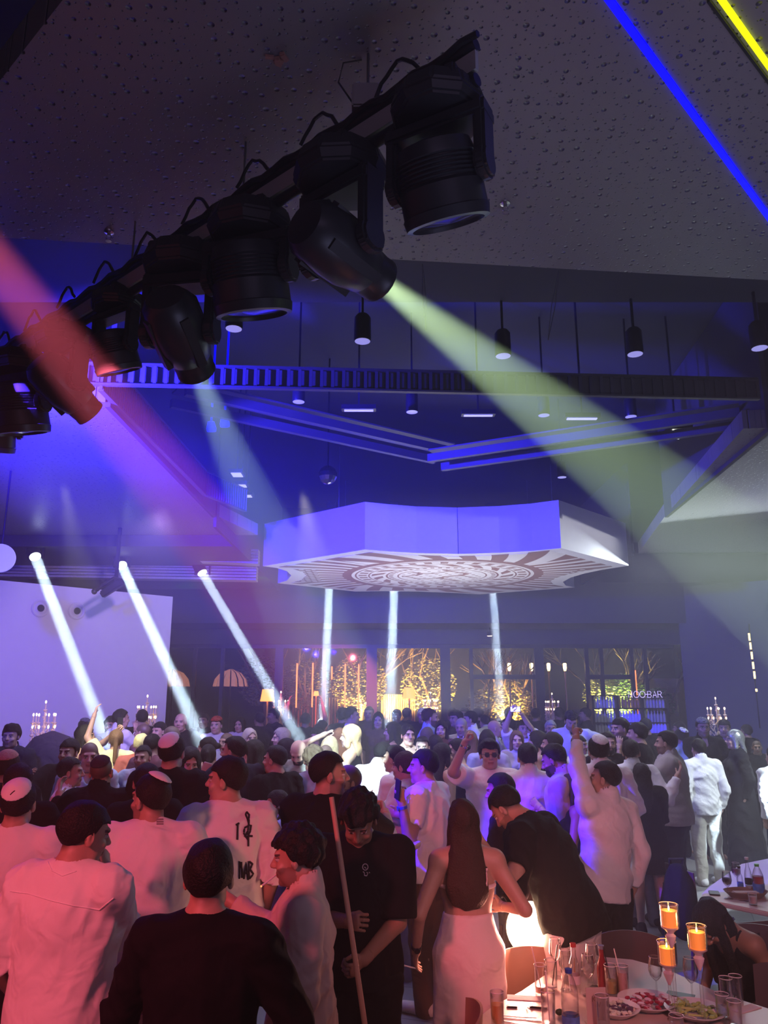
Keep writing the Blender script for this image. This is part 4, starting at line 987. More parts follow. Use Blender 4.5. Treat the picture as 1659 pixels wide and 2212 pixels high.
            F.cone(P['an'+n]+np.array([0, -0.02*S, -0.026*S]), P['an'+n]+np.array([0, 0.085*S, -0.033*S]), 0.018*S, 0.014*S, 0.02)
            F.cone(P['an'+n], P['an'+n]+np.array([0, 0, -0.02*S]), 0.021*S, 0.018*S, 0.015)
        if fem:
            for sg in (-1, 1): F.ell(P['chest']+Rc @ np.array([sg*0.042*S, 0.058*S, 0.0]), (0.036*S,)*3, None, 0.03)
    k = S/1.78*(1.07 if sex != 'c' else 1.16)
    def hl(x, y_, z): return P['hc']+Rh @ (np.array([x, y_, z])*k)
    fr = 1.0 if not fem else 0.93
    def head(F):
        F.ell(hl(0, -0.016, 0.030), np.array([0.074*fr, 0.093, 0.084])*k, Rh, 0.02)
        F.ell(hl(0, 0.026, -0.036), np.array([0.056*fr, 0.062, 0.074])*k, Rh, 0.03*k)
        F.cone(hl(-0.03*fr, 0.035, -0.078), hl(0.03*fr, 0.035, -0.078), 0.022*k, 0.022*k, 0.03*k)
        F.ell(hl(0, 0.068, -0.096), np.array([0.020, 0.017, 0.015])*k, Rh, 0.02*k)
        F.cone(hl(-0.036, 0.074, 0.026), hl(0.036, 0.074, 0.026), 0.011*k, 0.011*k, 0.015*k)
        for sg in (-1, 1):
            F.ell(hl(sg*0.032, 0.098, 0.006), np.array([0.021, 0.016, 0.013])*k, Rh, 0.012*k, sub=True)
            F.ell(hl(sg*0.030, 0.073, 0.005), np.array([0.0135, 0.0115, 0.010])*k, Rh, 0.004*k)
            F.ell(hl(sg*0.040, 0.060, -0.030), np.array([0.020, 0.020, 0.018])*k, Rh, 0.015*k)
            F.ell(hl(sg*0.077*fr, -0.008, -0.008), np.array([0.010, 0.019, 0.032])*k, Rh @ rotm('Z', sg*-0.45), 0.006*k)
            F.ell(hl(sg*0.088*fr, -0.002, -0.004), np.array([0.006, 0.009, 0.016])*k, Rh, 0.005*k, sub=True)
        F.cone(hl(0, 0.082, 0.014), hl(0, 0.104, -0.022), 0.0075*k, 0.0115*k, 0.012*k)
        for sg in (-1, 1): F.ell(hl(sg*0.011, 0.094, -0.026), np.array([0.009, 0.011, 0.008])*k, Rh, 0.006*k)
        F.cone(hl(-0.016, 0.083, -0.053), hl(0.016, 0.083, -0.053), 0.0062*k, 0.0062*k, 0.008*k)
        F.cone(hl(-0.013, 0.082, -0.065), hl(0.013, 0.082, -0.065), 0.0070*k, 0.0070*k, 0.008*k)
    def fingers(F, n):
        sg, hp = ARM[n]; w = P['wr'+n]; f = w-P['el'+n]; f /= np.linalg.norm(f)
        # palm normal: facing the body midline
        ref = np.array([-sg*1.0, 0.15, 0.0]); ref = Rc @ ref; pn = ref-f*(ref @ f); pn /= np.linalg.norm(pn); sd = np.cross(f, pn)
        if (Rc @ np.array([0, 1, 0.3])) @ sd < 0: sd = -sd      # towards the thumb
        c = HAND_CURL.get(hp, 0.35); u = 0.0415*S/1.78*1.0
        kk = S/1.78
        F.cone(w+f*0.012*kk, w+f*0.075*kk, 0.028*kk, 0.036*kk, 0.012, (pn, 0.42))
        for i in range(4):
            off = (1.5-i)*0.0205*kk; L_ = (0.072, 0.080, 0.075, 0.060)[i]*kk; rr = (0.0088, 0.009, 0.0088, 0.0076)[i]*kk
            cc = c if not (hp == 'point' and i == 0) else 0.05
            p0 = w+f*0.082*kk+sd*off; dcur = f.copy(); ang = 0
            p = p0
            for s_, l in enumerate((0.45, 0.32, 0.23)):
                ang += cc*(0.85 if s_ == 0 else 1.0)
                dd = f*math.cos(ang)+pn*math.sin(ang)+sd*(off/0.03*0.05)
                q = p+dd*L_*l; F.cone(p, q, rr*(1-0.08*s_), rr*(0.94-0.08*s_), 0.003); p = q
        tb = w+f*0.03*kk+sd*0.028*kk+pn*0.006*kk
        t1 = tb+(f*0.55+sd*(0.75 if c < 0.8 else 0.35)+pn*(0.2+0.5*min(c, 1)))*0.034*kk
        t2 = t1+(f*0.85+sd*(0.25 if c < 0.8 else -0.45)+pn*(0.25+0.45*min(c, 1)))*0.030*kk
        F.cone(w+f*0.02*kk+sd*0.01*kk, tb, 0.016*kk, 0.0135*kk, 0.01); F.cone(tb, t1, 0.0125*kk, 0.0105*kk, 0.004); F.cone(t1, t2, 0.0100*kk, 0.0085*kk, 0.003)
    allp = np.array(list(P.values())); lo = allp.min(0)-0.16; hi = allp.max(0)+0.16; lo[2] = -0.01
    parts = []
    F = Field(lo, hi, hb_); body(F)
    # the head and hands get finer fields of their own, so drop them from the coarse one
    hd_lo = P['hc']-0.135*k; hd_hi = P['hc']+0.135*k
    F2 = Field(hd_lo, hd_hi, hh_); body(F2); head(F2); head(F)
    v, q = F.mesh()
    nb = P['hb']+Rh @ np.array([0, 0, -0.012*k]); nn = Rh @ np.array([0, 0.25, 1.0]); nn /= np.linalg.norm(nn)
    # thin inward shift of the coarse head so that the fine one covers it
    md = (v-nb) @ nn; inh = md > 0.0; near = np.linalg.norm(v-P['hc'], axis=1) < 0.16*k; kill = inh & near
    keep = ~kill[q].any(1); parts.append((v, q[keep]))
    F2.cut(-nn, -(nb @ nn)+hb_*1.0, 0.001); v2, q2 = F2.mesh(); parts.append((v2, q2))
    for n in 'LR':
        w = P['wr'+n]; f = w-P['el'+n]; f /= np.linalg.norm(f); c = w+f*0.08*k
        F3 = Field(c-0.125*k, c+0.125*k, hf_); fingers(F3, n)
        F3.cone(P['el'+n], w+f*0.01, (0.0215 if fem else 0.026)*S, (0.0150 if fem else 0.0172)*S, 0.012); F3.cut(-f, -(w @ f)+0.03, 0.001)
        parts.append(F3.mesh())
    sk = np.array(skin); hcn = np.array(hc)
    ry, rx = Rh[:, 1], Rh[:, 0]; rz = Rh[:, 2]
    def tone(V):
        L_ = (V-P['hc']) @ Rh/k; C = np.tile(sk, (len(V), 1)); X_, Y_, Z_ = L_[:, 0], L_[:, 1], L_[:, 2]; ax = np.abs(X_)
        inh = (np.linalg.norm(L_, axis=1) < 0.135)
        if hair == 'buzz':
            m = inh & (Z_ > 0.052-(0.075-Y_)*0.62) & (Y_ < 0.085) & ~((ax > 0.079*fr))
            C[m] = sk*0.25+hcn*0.75
        elif hair in ('short', 'curly', 'quiff', 'thin'):
            hl_ = np.where(Y_ > 0.03, 0.052, np.where(Y_ > 0, -0.005+Y_*1.9, -0.005+Y_*0.62)); w_ = np.clip((Z_-hl_+0.020)/0.022, 0, 1)*0.75*(inh & (Y_ < 0.03) & (ax < 0.079*fr)); C = C*(1-w_[:, None])+hcn*w_[:, None]
        if hair == 'fade':
            hl_ = np.where(Y_ > 0.03, 0.060, np.where(Y_ > 0, 0.004+Y_*1.9, 0.0+Y_*0.62)); w_ = np.clip((Z_-hl_+0.022)/0.030, 0, 1)*0.8*(inh & (Y_ < 0.08) & (ax < 0.079*fr)); C = C*(1-w_[:, None])+hcn*w_[:, None]
        m = inh & (Y_ > 0.05) & (np.abs(Z_-0.020+0.0-ax*0.06) < 0.0052) & (ax > 0.012) & (ax < 0.048)
        if brow: C[m] = sk*0.15+hcn*0.85 if hc[0] < 0.3 else sk*0.5
        m = inh & (Y_ > 0.05) & (np.abs(Z_-0.004) < 0.0062) & (np.abs(ax-0.030) < 0.013); C[m] = (0.55, 0.5, 0.48)
        m = inh & (Y_ > 0.05) & (np.abs(Z_-0.004) < 0.0062) & (np.abs(ax-0.030) < 0.0062); C[m] = (0.03, 0.02, 0.015)
        m = inh & (Y_ > 0.05) & (np.abs(Z_-0.0115) < 0.0028) & (np.abs(ax-0.030) < 0.016); C[m] = sk*0.25
        m = inh & (Y_ > 0.06) & (np.abs(Z_+0.059) < 0.0105) & (ax < 0.023); C[m] = sk*np.array([0.85, 0.48, 0.5])
        m = inh & (Y_ > 0.06) & (np.abs(Z_+0.059) < 0.0022) & (ax < 0.024); C[m] = sk*0.3
        if beard:
            m = inh & (Y_ > -0.005) & (Z_ < -0.042+0.4*np.maximum(0, ax-0.035)*1.4) & (Z_ > -0.14) & ~((np.abs(Z_+0.059) < 0.0095) & (ax < 0.021) & (Y_ > 0.06))
            k_ = 0.45 if beard == 'stubble' else 0.85; C[m] = C[m]*(1-k_)+hcn*k_
        return C
    add_mesh('body', parts, M_skin, t, tone)
    # hair
    if hair not in ('bald', 'buzz') or beard == 'full':
        if hair != 'bald':
            thick = {'short': 0.012, 'fade': 0.010, 'buzz': 0.002, 'curly': 0.024, 'quiff': 0.018, 'long': 0.014, 'bun': 0.012, 'bob': 0.018, 'ponytail': 0.012, 'thin': 0.006}[hair]
            lw = P['hc']-0.17*k; hg = P['hc']+0.17*k
            long_ = hair in ('long', 'ponytail', 'bob')
            if long_: lw = lw-np.array([0.10, 0.12, (0.42+max(0, (hlen or 0.3)-0.3))*k if hair != 'bob' else 0.05]); hg = hg+np.array([0.10, 0.06, 0])
            G = Field(lw, hg, hh_*1.25 if not long_ else hh_*1.7)
            G.ell(hl(0, -0.018, 0.032), (np.array([0.074*fr, 0.094, 0.086])+thick)*k, Rh, 0.01)
            if hair == 'quiff': G.ell(hl(0, 0.055, 0.098), np.array([0.055, 0.035, 0.028])*k, Rh, 0.03)
            g = G.grid(); cx = g[0]-P['hc'][0]; cy = g[1]-P['hc'][1]; cz = g[2]-P['hc'][2]
            lx = cx*Rh[0, 0]+cy*Rh[1, 0]+cz*Rh[2, 0]; ly = cx*Rh[0, 1]+cy*Rh[1, 1]+cz*Rh[2, 1]; lz = cx*Rh[0, 2]+cy*Rh[1, 2]+cz*Rh[2, 2]
            # hairline: forehead high, down in front of the ear, to the nape
            if not long_ and hair != 'bun':
                hlin = np.where(ly > 0.03*k, 0.052*k+(0.0), np.where(ly > -0.0*k, -0.005*k+(ly/(0.03*k))*0.057*k, -0.005*k+ly*0.62))
                if hair == 'fade': hlin = hlin+0.018*k
                G.F = np.maximum(G.F, (hlin-lz)*0.8)
            else:
                fm = np.maximum(np.minimum(ly-0.012*k, 1), (lz-0.058*k))  # face opening
                face = np.sqrt((lx/(0.062*fr*k))**2+((lz+0.02*k)/(0.088*k))**2)-1
                G.F = np.maximum(G.F, -np.maximum(face*0.05, -(ly-0.0*k)))
                if hair == 'bun': G.F = np.maximum(G.F, (-0.01*k+ly*0.55-lz)*0.8); G.ell(hl(0, -0.13, 0.03), np.array([0.035, 0.035, 0.035])*k, Rh, 0.01)
            if hair in ('long', 'bob'):
                ll = hlen or (0.30 if hair == 'long' else 0.13)
                dn = Rc @ np.array([0, -0.10, -1.0])*0.5+np.array([0, 0, -0.5])
                b0 = hl(0, -0.060 if seat is None else -0.085, 0.0)
                G.cone(b0, b0+dn*ll*k+(np.array([0, -0.03, 0]) if seat is None else np.array([0, -0.07, 0])), 0.080*k, 0.118*k if ll > 0.2 else 0.075*k, 0.03, (Rc @ np.array([0, 1, 0]), 0.50))
                for sg in (-1, 1):
                    a_ = hl(sg*0.066, 0.0, 0.02); G.cone(a_, a_+dn*(ll*0.85)*k+(Rc @ np.array([sg*0.012, 0.005, 0])), 0.024*k, 0.030*k, 0.02)
            if hair == 'ponytail':
                a_ = hl(0, -0.115, 0.04); G.cone(a_, a_+Rc @ np.array([0, -0.035, -0.26*k]), 0.028*k, 0.022*k, 0.015)
            rs = np.random.RandomState(seed); a1, a2, a3 = rs.rand(3)*6
            am = {'curly': 0.007, 'quiff': 0.004, 'long': 0.004}.get(hair, 0.0025)
            fq = 95 if hair == 'curly' else 70
            G.F = G.F+am*(np.sin(g[0]*fq+a1+2*np.sin(g[2]*30))*np.sin(g[1]*fq+a2)+0.6*np.sin(g[2]*fq*(0.8 if not long_ else 0.1)+a3+g[0]*40))
            v, q = G.mesh()
            if len(q): add_mesh('hair', [(v, q)], hairm(hc), t)
    if beard == 'full':
        G = Field(P['hc']-0.16*k, P['hc']+0.14*k, hh_*1.2)
        G.ell(hl(0, 0.036, -0.072), np.array([0.056*fr, 0.062, 0.056])*k, Rh, 0.01); G.ell(hl(0, 0.07, -0.045), np.array([0.034, 0.024, 0.010])*k, Rh, 0.012)
        G.ell(hl(0, 0.098, -0.058), np.array([0.022, 0.02, 0.0075])*k, Rh, 0.006, sub=True)
        G.ell(hl(0, 0.1, 0.0), np.array([0.07, 0.06, 0.042])*k, Rh, 0.008, sub=True)
        g = G.grid(); G.F = G.F+0.002*np.sin(g[0]*150)*np.sin(g[1]*140+g[2]*90)
        add_mesh('beard', [G.mesh()], hairm(hc), t)
    if kip is not None:
        th = {'bald': 0.004, 'buzz': 0.004, 'curly': 0.026, 'long': 0.016}.get(hair, 0.0155)
        kc, kang, kdir = kip      # colour, half angle, direction in head frame
        kd = np.array(kdir, float); kd /= np.linalg.norm(kd)
        G = Field(P['hc']-0.15*k, P['hc']+0.19*k, hh_)
        G.ell(hl(0, -0.018, 0.032), (np.array([0.074*fr, 0.094, 0.086])+th+0.004)*k, Rh, 0.001)
        G.ell(hl(0, -0.018, 0.032), (np.array([0.074*fr, 0.094, 0.086])+th-0.003)*k, Rh, 0.001, sub=True)
        n_ = Rh @ kd; c_ = hl(0, -0.018, 0.032); G.cut(-n_, -(c_ @ n_)-0.1*k*math.cos(math.radians(kang)), 0.001)
        add_mesh('skullcap', [G.mesh()], mat('knit_pattern', (0.8, 0.25, 0.2), 0.8, noise=0.9, nscale=220, bump=0.004, bscale=200) if kc == 'pat' else cloth(kc), t)
    if glasses:
        m = MB()
        for sg in (-1, 1):
            c = hl(sg*0.031, 0.094, 0.006); m.ell = None
            m.ring([(0.019*k, -0.002), (0.0205*k, 0.0), (0.019*k, 0.003), (0.001, 0.004)] if glasses == 'sun' else [(0.019*k, -0.002), (0.0215*k, 0), (0.019*k, 0.002)], 14, Matrix((Rh[:, 0], Rh[:, 2], -Rh[:, 1])).transposed() if False else Matrix(np.stack([Rh[:, 0], Rh[:, 2], Rh[:, 1]], 1).tolist()), Vector(c), cap=False)
            m.tube([hl(sg*0.05, 0.092, 0.01), hl(sg*0.079, 0.03, 0.008), hl(sg*0.081, -0.01, 0.002)], 0.002*k, 4)
        m.tube([hl(-0.012, 0.096, 0.01), hl(0.012, 0.096, 0.01)], 0.002*k, 4)
        m.build('glasses', M_blackp if glasses == 'sun' else M_black, t, True)
    # ---------------- clothes
    kind, tc = top[0], top[1]; loose = {'tee': 0.022, 'shirt': 0.020, 'over': 0.034, 'tank': 0.010, 'dress': 0.012, 'long': 0.03, 'jacket': 0.028, 'crop': 0.004, 'robe': 0.03}[kind]*k*1.0
    hem = {'tee': 0.475, 'shirt': 0.475, 'over': 0.40, 'tank': 0.52, 'dress': 0.33, 'long': 0.43, 'jacket': 0.46, 'crop': 0.69, 'robe': 0.03}[kind]*S
    if len(top) > 2: hem = top[2]*S
    if seat is not None: hem = hem-dz-0.10
    slv = {'tee': 0.80, 'shirt': 1.92, 'over': 1.12, 'tank': 0.0, 'dress': 0.0 if fem else 0.8, 'long': 1.9, 'jacket': 1.9, 'crop': 0.0, 'robe': 1.9}[kind]
    if top_extra: slv = top_extra.get('sleeve', slv); loose = top_extra.get('loose', loose)
    T = Field(lo-0.06, hi+0.06, hb_*0.95); upv = Rc @ np.array([0, 1, 0]); pv = Ru @ np.array([0, 1, 0]); l = loose
    if kind != 'crop':
        pl = P['pel'].copy()
        hemc = pel+Ru @ (np.array([0, 0, hem])-np.array([0, 0, 0.535*S-(dz if seat is not None else 0)])) if kind in ('tee', 'shirt', 'over', 'long', 'jacket', 'tank') else np.array([pl[0], pl[1], hem])
        if lean > 25: hemc = P['pel']+np.array([0, 0.0, hem-P['pel'][2]])
        fl = 1.0 if kind not in ('dress', 'robe') else (1.12 if kind == 'dress' else 1.55)
        T.cone(P['pel'], hemc, 0.098*S*bw+l, (0.098*S*bw+l)*fl, 0.02, (pv, 0.78))
        T.cone(P['pel'], P['waist'], 0.098*S*bw+l, ((0.076 if fem and kind == 'dress' else 0.090)*S*bw+l), 0.03, (pv, 0.76))
    T.cone(P['waist'] if kind != 'crop' else P['chest'], P['chest'], ((0.078 if fem and kind in ('dress', 'tank') else 0.090)*S*bw+l), (0.088 if fem else 0.103)*S*bw+l, 0.03, (upv, 0.72))
    T.cone(P['chest'], P['chest']+Rc @ np.array([0, 0, 0.045*S]), (0.088 if fem else 0.100)*S*bw+l*0.8, 0.074*S+l*0.5, 0.03, (upv, 0.70))
    if fem:
        for sg in (-1, 1): T.ell(P['chest']+Rc @ np.array([sg*0.042*S, 0.058*S, 0.0]), (0.036*S+l*0.6+0.004,)*3, None, 0.03)
    if kind not in ('crop', 'tank') and not (kind == 'dress' and slv == 0):
        T.cone(P['shL'], P['shR'], 0.036*S+l*0.5, 0.036*S+l*0.5, 0.03)
        for n in 'LR': T.cone(P['neck']+Rc @ np.array([0, 0, 0.005*S]), P['sh'+n], 0.029*S+0.005, 0.031*S+l*0.5, 0.03)
    elif kind != 'crop':
        for n in 'LR': T.cone(P['chest']+(P['sh'+n]-P['chest'])*0.45, P['neck']+(P['sh'+n]-P['neck'])*0.55+Rc @ np.array([0, 0, 0.01]), 0.045*S, 0.034*S, 0.02)
    folds(T, {'tank': 0.002, 'crop': 0.0, 'dress': 0.004, 'robe': 0.006, 'shirt': 0.0090, 'jacket': 0.006}.get(kind, 0.0058)*k, seed, sc=1.0)
    if kind != 'crop':
        e6 = 0.006
        T.cone(P['waist'], P['chest'], (0.072 if fem else 0.086)*S*bw+e6, (0.086 if fem else 0.100)*S*bw+e6, 0.01, (upv, 0.71)); T.cone(P['pel'], P['waist'], 0.098*S*bw+e6, (0.074 if fem else 0.088)*S*bw+e6, 0.01, (pv, 0.71))
        T.cone(P['chest'], P['chest']+Rc @ np.array([0, 0, 0.045*S]), (0.098*S*bw if not fem else 0.088*S)+e6, 0.072*S+e6, 0.01, (upv, 0.67))
        if kind != 'tank' and slv > 0:
            T.cone(P['shL'], P['shR'], 0.036*S+e6, 0.036*S+e6, 0.01)
            for n in 'LR': T.cone(P['neck']+Rc @ np.array([0, -0.004*S, 0.022*S]), P['sh'+n], 0.026*S+e6, 0.030*S+e6, 0.03)
        hc_ = hemc; nn_ = (hemc-P['pel']); nn_ = nn_/np.linalg.norm(nn_)
        T.cut(nn_, hemc @ nn_, 0.004)
    else:
        zc = P['chest'] @ Rc[:, 2]; T.cut(-(Rc[:, 2]), -zc+0.012, 0.003)
        g = T.grid(); yy = (g[0]-P['chest'][0])*Rc[0, 1]+(g[1]-P['chest'][1])*Rc[1, 1]+(g[2]-P['chest'][2])*Rc[2, 1]; zz = g[0]*Rc[0, 2]+g[1]*Rc[1, 2]+g[2]*Rc[2, 2]-zc
        T.F = np.maximum(T.F, zz-np.where(yy > 0.02, 0.07, 0.012))
        for sg in (-1, 1):
            q_ = [P['chest']+Rc @ np.array(v_)*S for v_ in ((sg*0.05, -0.070, 0.0), (sg*0.056, -0.062, 0.03), (sg*0.060, -0.030, 0.085), (sg*0.055, 0.03, 0.09))]
            for a_, b_ in zip(q_[:-1], q_[1:]): T.cone(a_, b_, 0.007, 0.007, 0.003)
    if slv > 0:
        for n in 'LR':
            sh, el, wr = P['sh'+n], P['el'+n], P['wr'+n]
            A = Field(np.minimum(np.minimum(sh, el), wr)-0.14, np.maximum(np.maximum(sh, el), wr)+0.14, hb_*0.95)
            if slv < 1.0:
                e = sh+(el-sh)*slv; A.cone(sh, e, 0.040*S*bw+l*0.7, 0.036*S+l*1.0, 0.02); f = (el-sh)/np.linalg.norm(el-sh); e2 = e; folds(A, 0.005*k, seed+7, sc=1.2); A.cone(sh, el, 0.036*S*bw+0.006, 0.026*S+0.006, 0.01)
                A.cut(f, e2 @ f, 0.003)
            else:
                e = el+(wr-el)*min(1, slv-1.0); A.cone(sh, el, 0.038*S*bw+l*0.6, 0.029*S+l*0.6, 0.02)
                A.cone(el, e, 0.029*S+l*0.6, (0.021*S+l*0.35) if slv > 1.5 else 0.031*S+l, 0.02); f = (wr-el)/np.linalg.norm(wr-el); folds(A, 0.0065*k, seed+9, sc=1.4)
                A.cone(sh, el, 0.036*S*bw+0.006, 0.026*S+0.006, 0.01); A.cone(el, el+(e-el)*0.97, 0.026*S+0.005, 0.018*S+0.005, 0.01)
                C_ = A.F; g = A.grid(); dpl = g[0]*f[0]+g[1]*f[1]+g[2]*f[2]-e @ f
                # cut only round the wrist
                dd = (g[0]-e[0])**2+(g[1]-e[1])**2+(g[2]-e[2])**2
                A.F = np.where(dd < 0.013*S*S/3.0, np.maximum(A.F, dpl), A.F)
            # merge the sleeve into the shirt field
            Gx = np.meshgrid(*T.ax, indexing='ij', sparse=True)
            ia = [np.clip(((T.ax[i]-A.lo[i])/A.h), 0, len(A.ax[i])-1.001) for i in range(3)]; i0 = [x.astype(int) for x in ia]; fr_ = [x-y_ for x, y_ in zip(ia, i0)]
            rng_ = [np.nonzero((T.ax[i] >= A.lo[i]) & (T.ax[i] <= A.ax[i][-1]))[0] for i in range(3)]
            if min(len(x) for x in rng_) > 1:
                s3 = tuple(slice(x[0], x[-1]+1) for x in rng_); I = [i0[i][s3[i]] for i in range(3)]; Fq = [fr_[i][s3[i]] for i in range(3)]
                fx, fy, fz = Fq[0][:, None, None], Fq[1][None, :, None], Fq[2][None, None, :]
                def tk(a, b, c): return A.F[np.ix_(I[0]+a, I[1]+b, I[2]+c)]
                val = ((tk(0, 0, 0)*(1-fx)+tk(1, 0, 0)*fx)*(1-fy)+(tk(0, 1, 0)*(1-fx)+tk(1, 1, 0)*fx)*fy)*(1-fz)+((tk(0, 0, 1)*(1-fx)+tk(1, 0, 1)*fx)*(1-fy)+(tk(0, 1, 1)*(1-fx)+tk(1, 1, 1)*fx)*fy)*fz
                T.F[s3] = smin(T.F[s3], val, 0.012)
    # neck opening
    nd = P['hb']-P['neck']; nd /= np.linalg.norm(nd)
    T.cone(P['neck']+nd*(0.058*S), P['neck']+nd*0.13*S, (0.036 if kind not in ('tank', 'over') else 0.044)*S, 0.06*S, 0.004, sub=True)
    if kind in ('tank', 'dress') and slv == 0: T.ell(P['neck']+Rc @ np.array([0, 0.05*S, 0.02*S]), (0.05*S, 0.07*S, 0.06*S), None, 0.01, sub=True)
    if kind in ('shirt', 'jacket', 'long'):
        T.cone(P['neck']+nd*0.012*S-Rc @ np.array([0, 0.004*S, 0]), P['neck']+nd*0.042*S-Rc @ np.array([0, 0.006*S, 0]), 0.047*S, 0.046*S, 0.006)
        T.cone(P['neck']+nd*0.055*S, P['neck']+nd*0.2*S, 0.040*S, 0.060*S, 0.002, sub=True)
        T.ell(P['neck']+Rc @ np.array([0, 0.052*S, -0.006*S]), (0.018*S, 0.05*S, 0.045*S), None, 0.003, sub=True)
    nm = {'tee': 't_shirt', 'over': 't_shirt', 'tank': 'top', 'dress': 'dress', 'robe': 'dress', 'crop': 'bikini_top', 'jacket': 'jacket'}.get(kind, 'shirt')
    v, q = T.mesh()
    if len(q): add_mesh(nm, [(v, q)], cloth(tc), t)
    if legs and legs[0] != 'none' and kind != 'robe':
        lk, lc = legs[0], legs[1]
        G = Field(np.array([lo[0], lo[1]-0.05, -0.01]), np.array([hi[0], hi[1]+0.05, P['waist'][2]+0.16]), hb_)
        wz = (legs[2] if len(legs) > 2 else 0.575)*S if seat is None else 0.575*S-dz
        if lk in ('trousers', 'wide', 'shorts'):
            x_ = 0.010*k if lk != 'wide' else 0.03*k
            G.cone(P['pel']+np.array([0, 0, -0.02*S]), P['pel']+np.array([0, 0, 0.06*S]), 0.099*S*bw+0.005, 0.092*S*bw+0.006, 0.03, ((0, 1, 0), 0.74))
            for n in 'LR':
                G.cone(P['hip'+n], P['kn'+n], 0.054*S*bw+x_, 0.040*S+x_, 0.03)
                if lk == 'shorts': continue
                G.cone(P['kn'+n], P['an'+n]+np.array([0, 0, -0.02*S]), 0.038*S+x_, 0.031*S+x_*(1.6 if lk == 'wide' else 1.0), 0.02)
            folds(G, 0.0065*k, seed+3, sc=0.9)
            if lk == 'shorts': G.cut((0, 0, -1), -0.30*S)
        else:
            ln = {'skirt': 0.06, 'mini': 0.40}[lk]*S
            for n in 'LR': G.cone(P['hip'+n]+np.array([0, 0, 0.01*S]), P['kn'+n], 0.060*S*bw, 0.050*S, 0.03)
            if len(legs) > 2: G.cone(P['waist']+np.array([0, 0, 0.04*S]), P['pel'], 0.079*S*bw, 0.101*S*bw, 0.03, ((0, 1, 0), 0.76))
            G.cone(P['pel']+np.array([0, 0, 0.055*S]), P['pel'], 0.082*S*bw, 0.101*S*bw+0.004, 0.03, ((0, 1, 0), 0.76))
            G.cone(P['pel'], np.array([P['pel'][0], P['pel'][1], ln]), 0.102*S*bw+0.004, (0.115 if lk == 'skirt' else 0.11)*S, 0.03, ((0, 1, 0), 0.80)); folds(G, 0.004*k, seed+3, sc=0.5)
            if lk == 'skirt':
                g = G.grid(); th_ = np.arctan2(g[1], g[0]); G.F = G.F+0.006*np.sin(th_*11)*np.clip((P['pel'][2]-g[2])*2, 0, 1)
            G.cut((0, 0, -1), -ln)
        if kind in ('tee', 'over', 'shirt', 'long', 'jacket') and seat is None and len(legs) < 3: wz = min(wz, hem+0.035*S)
        G.cut((0, 0, 1), wz if legs[0] != 'skirt' else wz+0.005)
        v, q = G.mesh()
        if len(q): add_mesh({'trousers': 'trousers', 'wide': 'trousers', 'shorts': 'shorts', 'skirt': 'skirt', 'mini': 'skirt'}[lk], [(v, q)], cloth(lc, 0.85 if lk != 'skirt' else 0.45), t)
    if dist < 12 or shoes:
        sc_ = shoes or (BK if legs and legs[1][0] < 0.3 else WHT)
        for n in 'LR':
            a_ = P['an'+n]; G = Field(a_-np.array([0.08, 0.12, 0.12])*k, a_+np.array([0.08, 0.22, 0.08])*k, hb_*0.8)
            G.cone(a_+np.array([0, -0.022*S, -0.020*S]), a_+np.array([0, 0.092*S, -0.026*S]), 0.026*S, 0.0225*S, 0.02); G.cone(a_+np.array([0, -0.012*S, -0.01*S]), a_+np.array([0, -0.008*S, 0.012*S]), 0.028*S, 0.026*S, 0.02)
            G.cut((0, 0, -1), -0.004)
            add_mesh('shoe', [G.mesh()], cloth(sc_, 0.6), t)
    def W_(key, off=(0, 0, 0)):
        return Vector(t.location)+Vector(Rz @ (P[key]+np.array(off)))*sc
    t['_x'] = 0; del t['_x']
    return t, P, W_, dict(Rz=Rz, Rh=Rh, Rc=Rc, sc=sc, hl=lambda x, y_, z: Vector(t.location)+Vector(Rz @ hl(x, y_, z))*sc, k=k)
# ------------------------------------------------------------------ the crowd
KW = (WHT, 42, (0, -0.55, 1)); KB = ((0.04, 0.03, 0.03), 42, (0, -0.5, 1))
TB = ('trousers', BK); TN = ('trousers', NVY)
PP = {}
def pn(key, *a, **k): PP[key] = person(*a, **k)
BRP = (0.13, 0.065, 0.045)
# --- nearest figures
pn('mouth', 'man in pale oversized t-shirt in the front left corner, back turned, hand at his mouth', 190, 1737, 1.82, 3.7, yaw=-12, hyaw=-38, hpitch=12, top=('over', WHT), legs=TB, armR=('px', 233, 1882, 3.95, (0.6, -0.8, -0.9)), armL=(-0.15, 0.35, -1.6), handR='fist', build=1.08)
pn('polo', 'man with thick black hair and black shirt, back turned, nearest at the bottom', 455, 1818, 1.76, 3.1, yaw=-4, hyaw=8, top=('tee', BK), legs=TB, armL='bent', armR='bent', build=1.02, top_extra={'sleeve': 1.1}, hair='short')
pn('kipL', 'stocky man in pale t-shirt with white skullcap, back turned, face towards the left', 327, 1675, 1.84, 4.6, yaw=6, hyaw=52, hair='fade', kip=(WHT, 36, (0.25, -0.35, 1)), top=('tee', WHT), legs=('trousers', (0.6, 0.56, 0.52)), armL='chest', armR='bent', build=1.2, beard='stubble', top_extra={'sleeve': 1.0, 'loose': 0.034})
pn('print', 'dark haired youth in white t-shirt with black hand lettering on the back, face in profile', 490, 1638, 1.85, 5.1, yaw=22, hyaw=62, hair='short', top=('over', WHT, 0.44), legs=('trousers', WHT), armL='bent', armR='down')
pn('smoker', 'bearded man in beige collared shirt smoking a cigarette, arm stretched to the left', 640, 1790, 1.73, 3.75, yaw=97, hyaw=-10, hpitch=8, top=('shirt', (0.62, 0.50, 0.42)), legs=('trousers', BEI), beard='stubble', hair='curly', armL=('px', 566, 2052, 3.5, (0.4, 0.1, -1)), armR=('px', 500, 1948, 4.15, (0.2, 0.3, -1)), handL='grip', handR='fist')
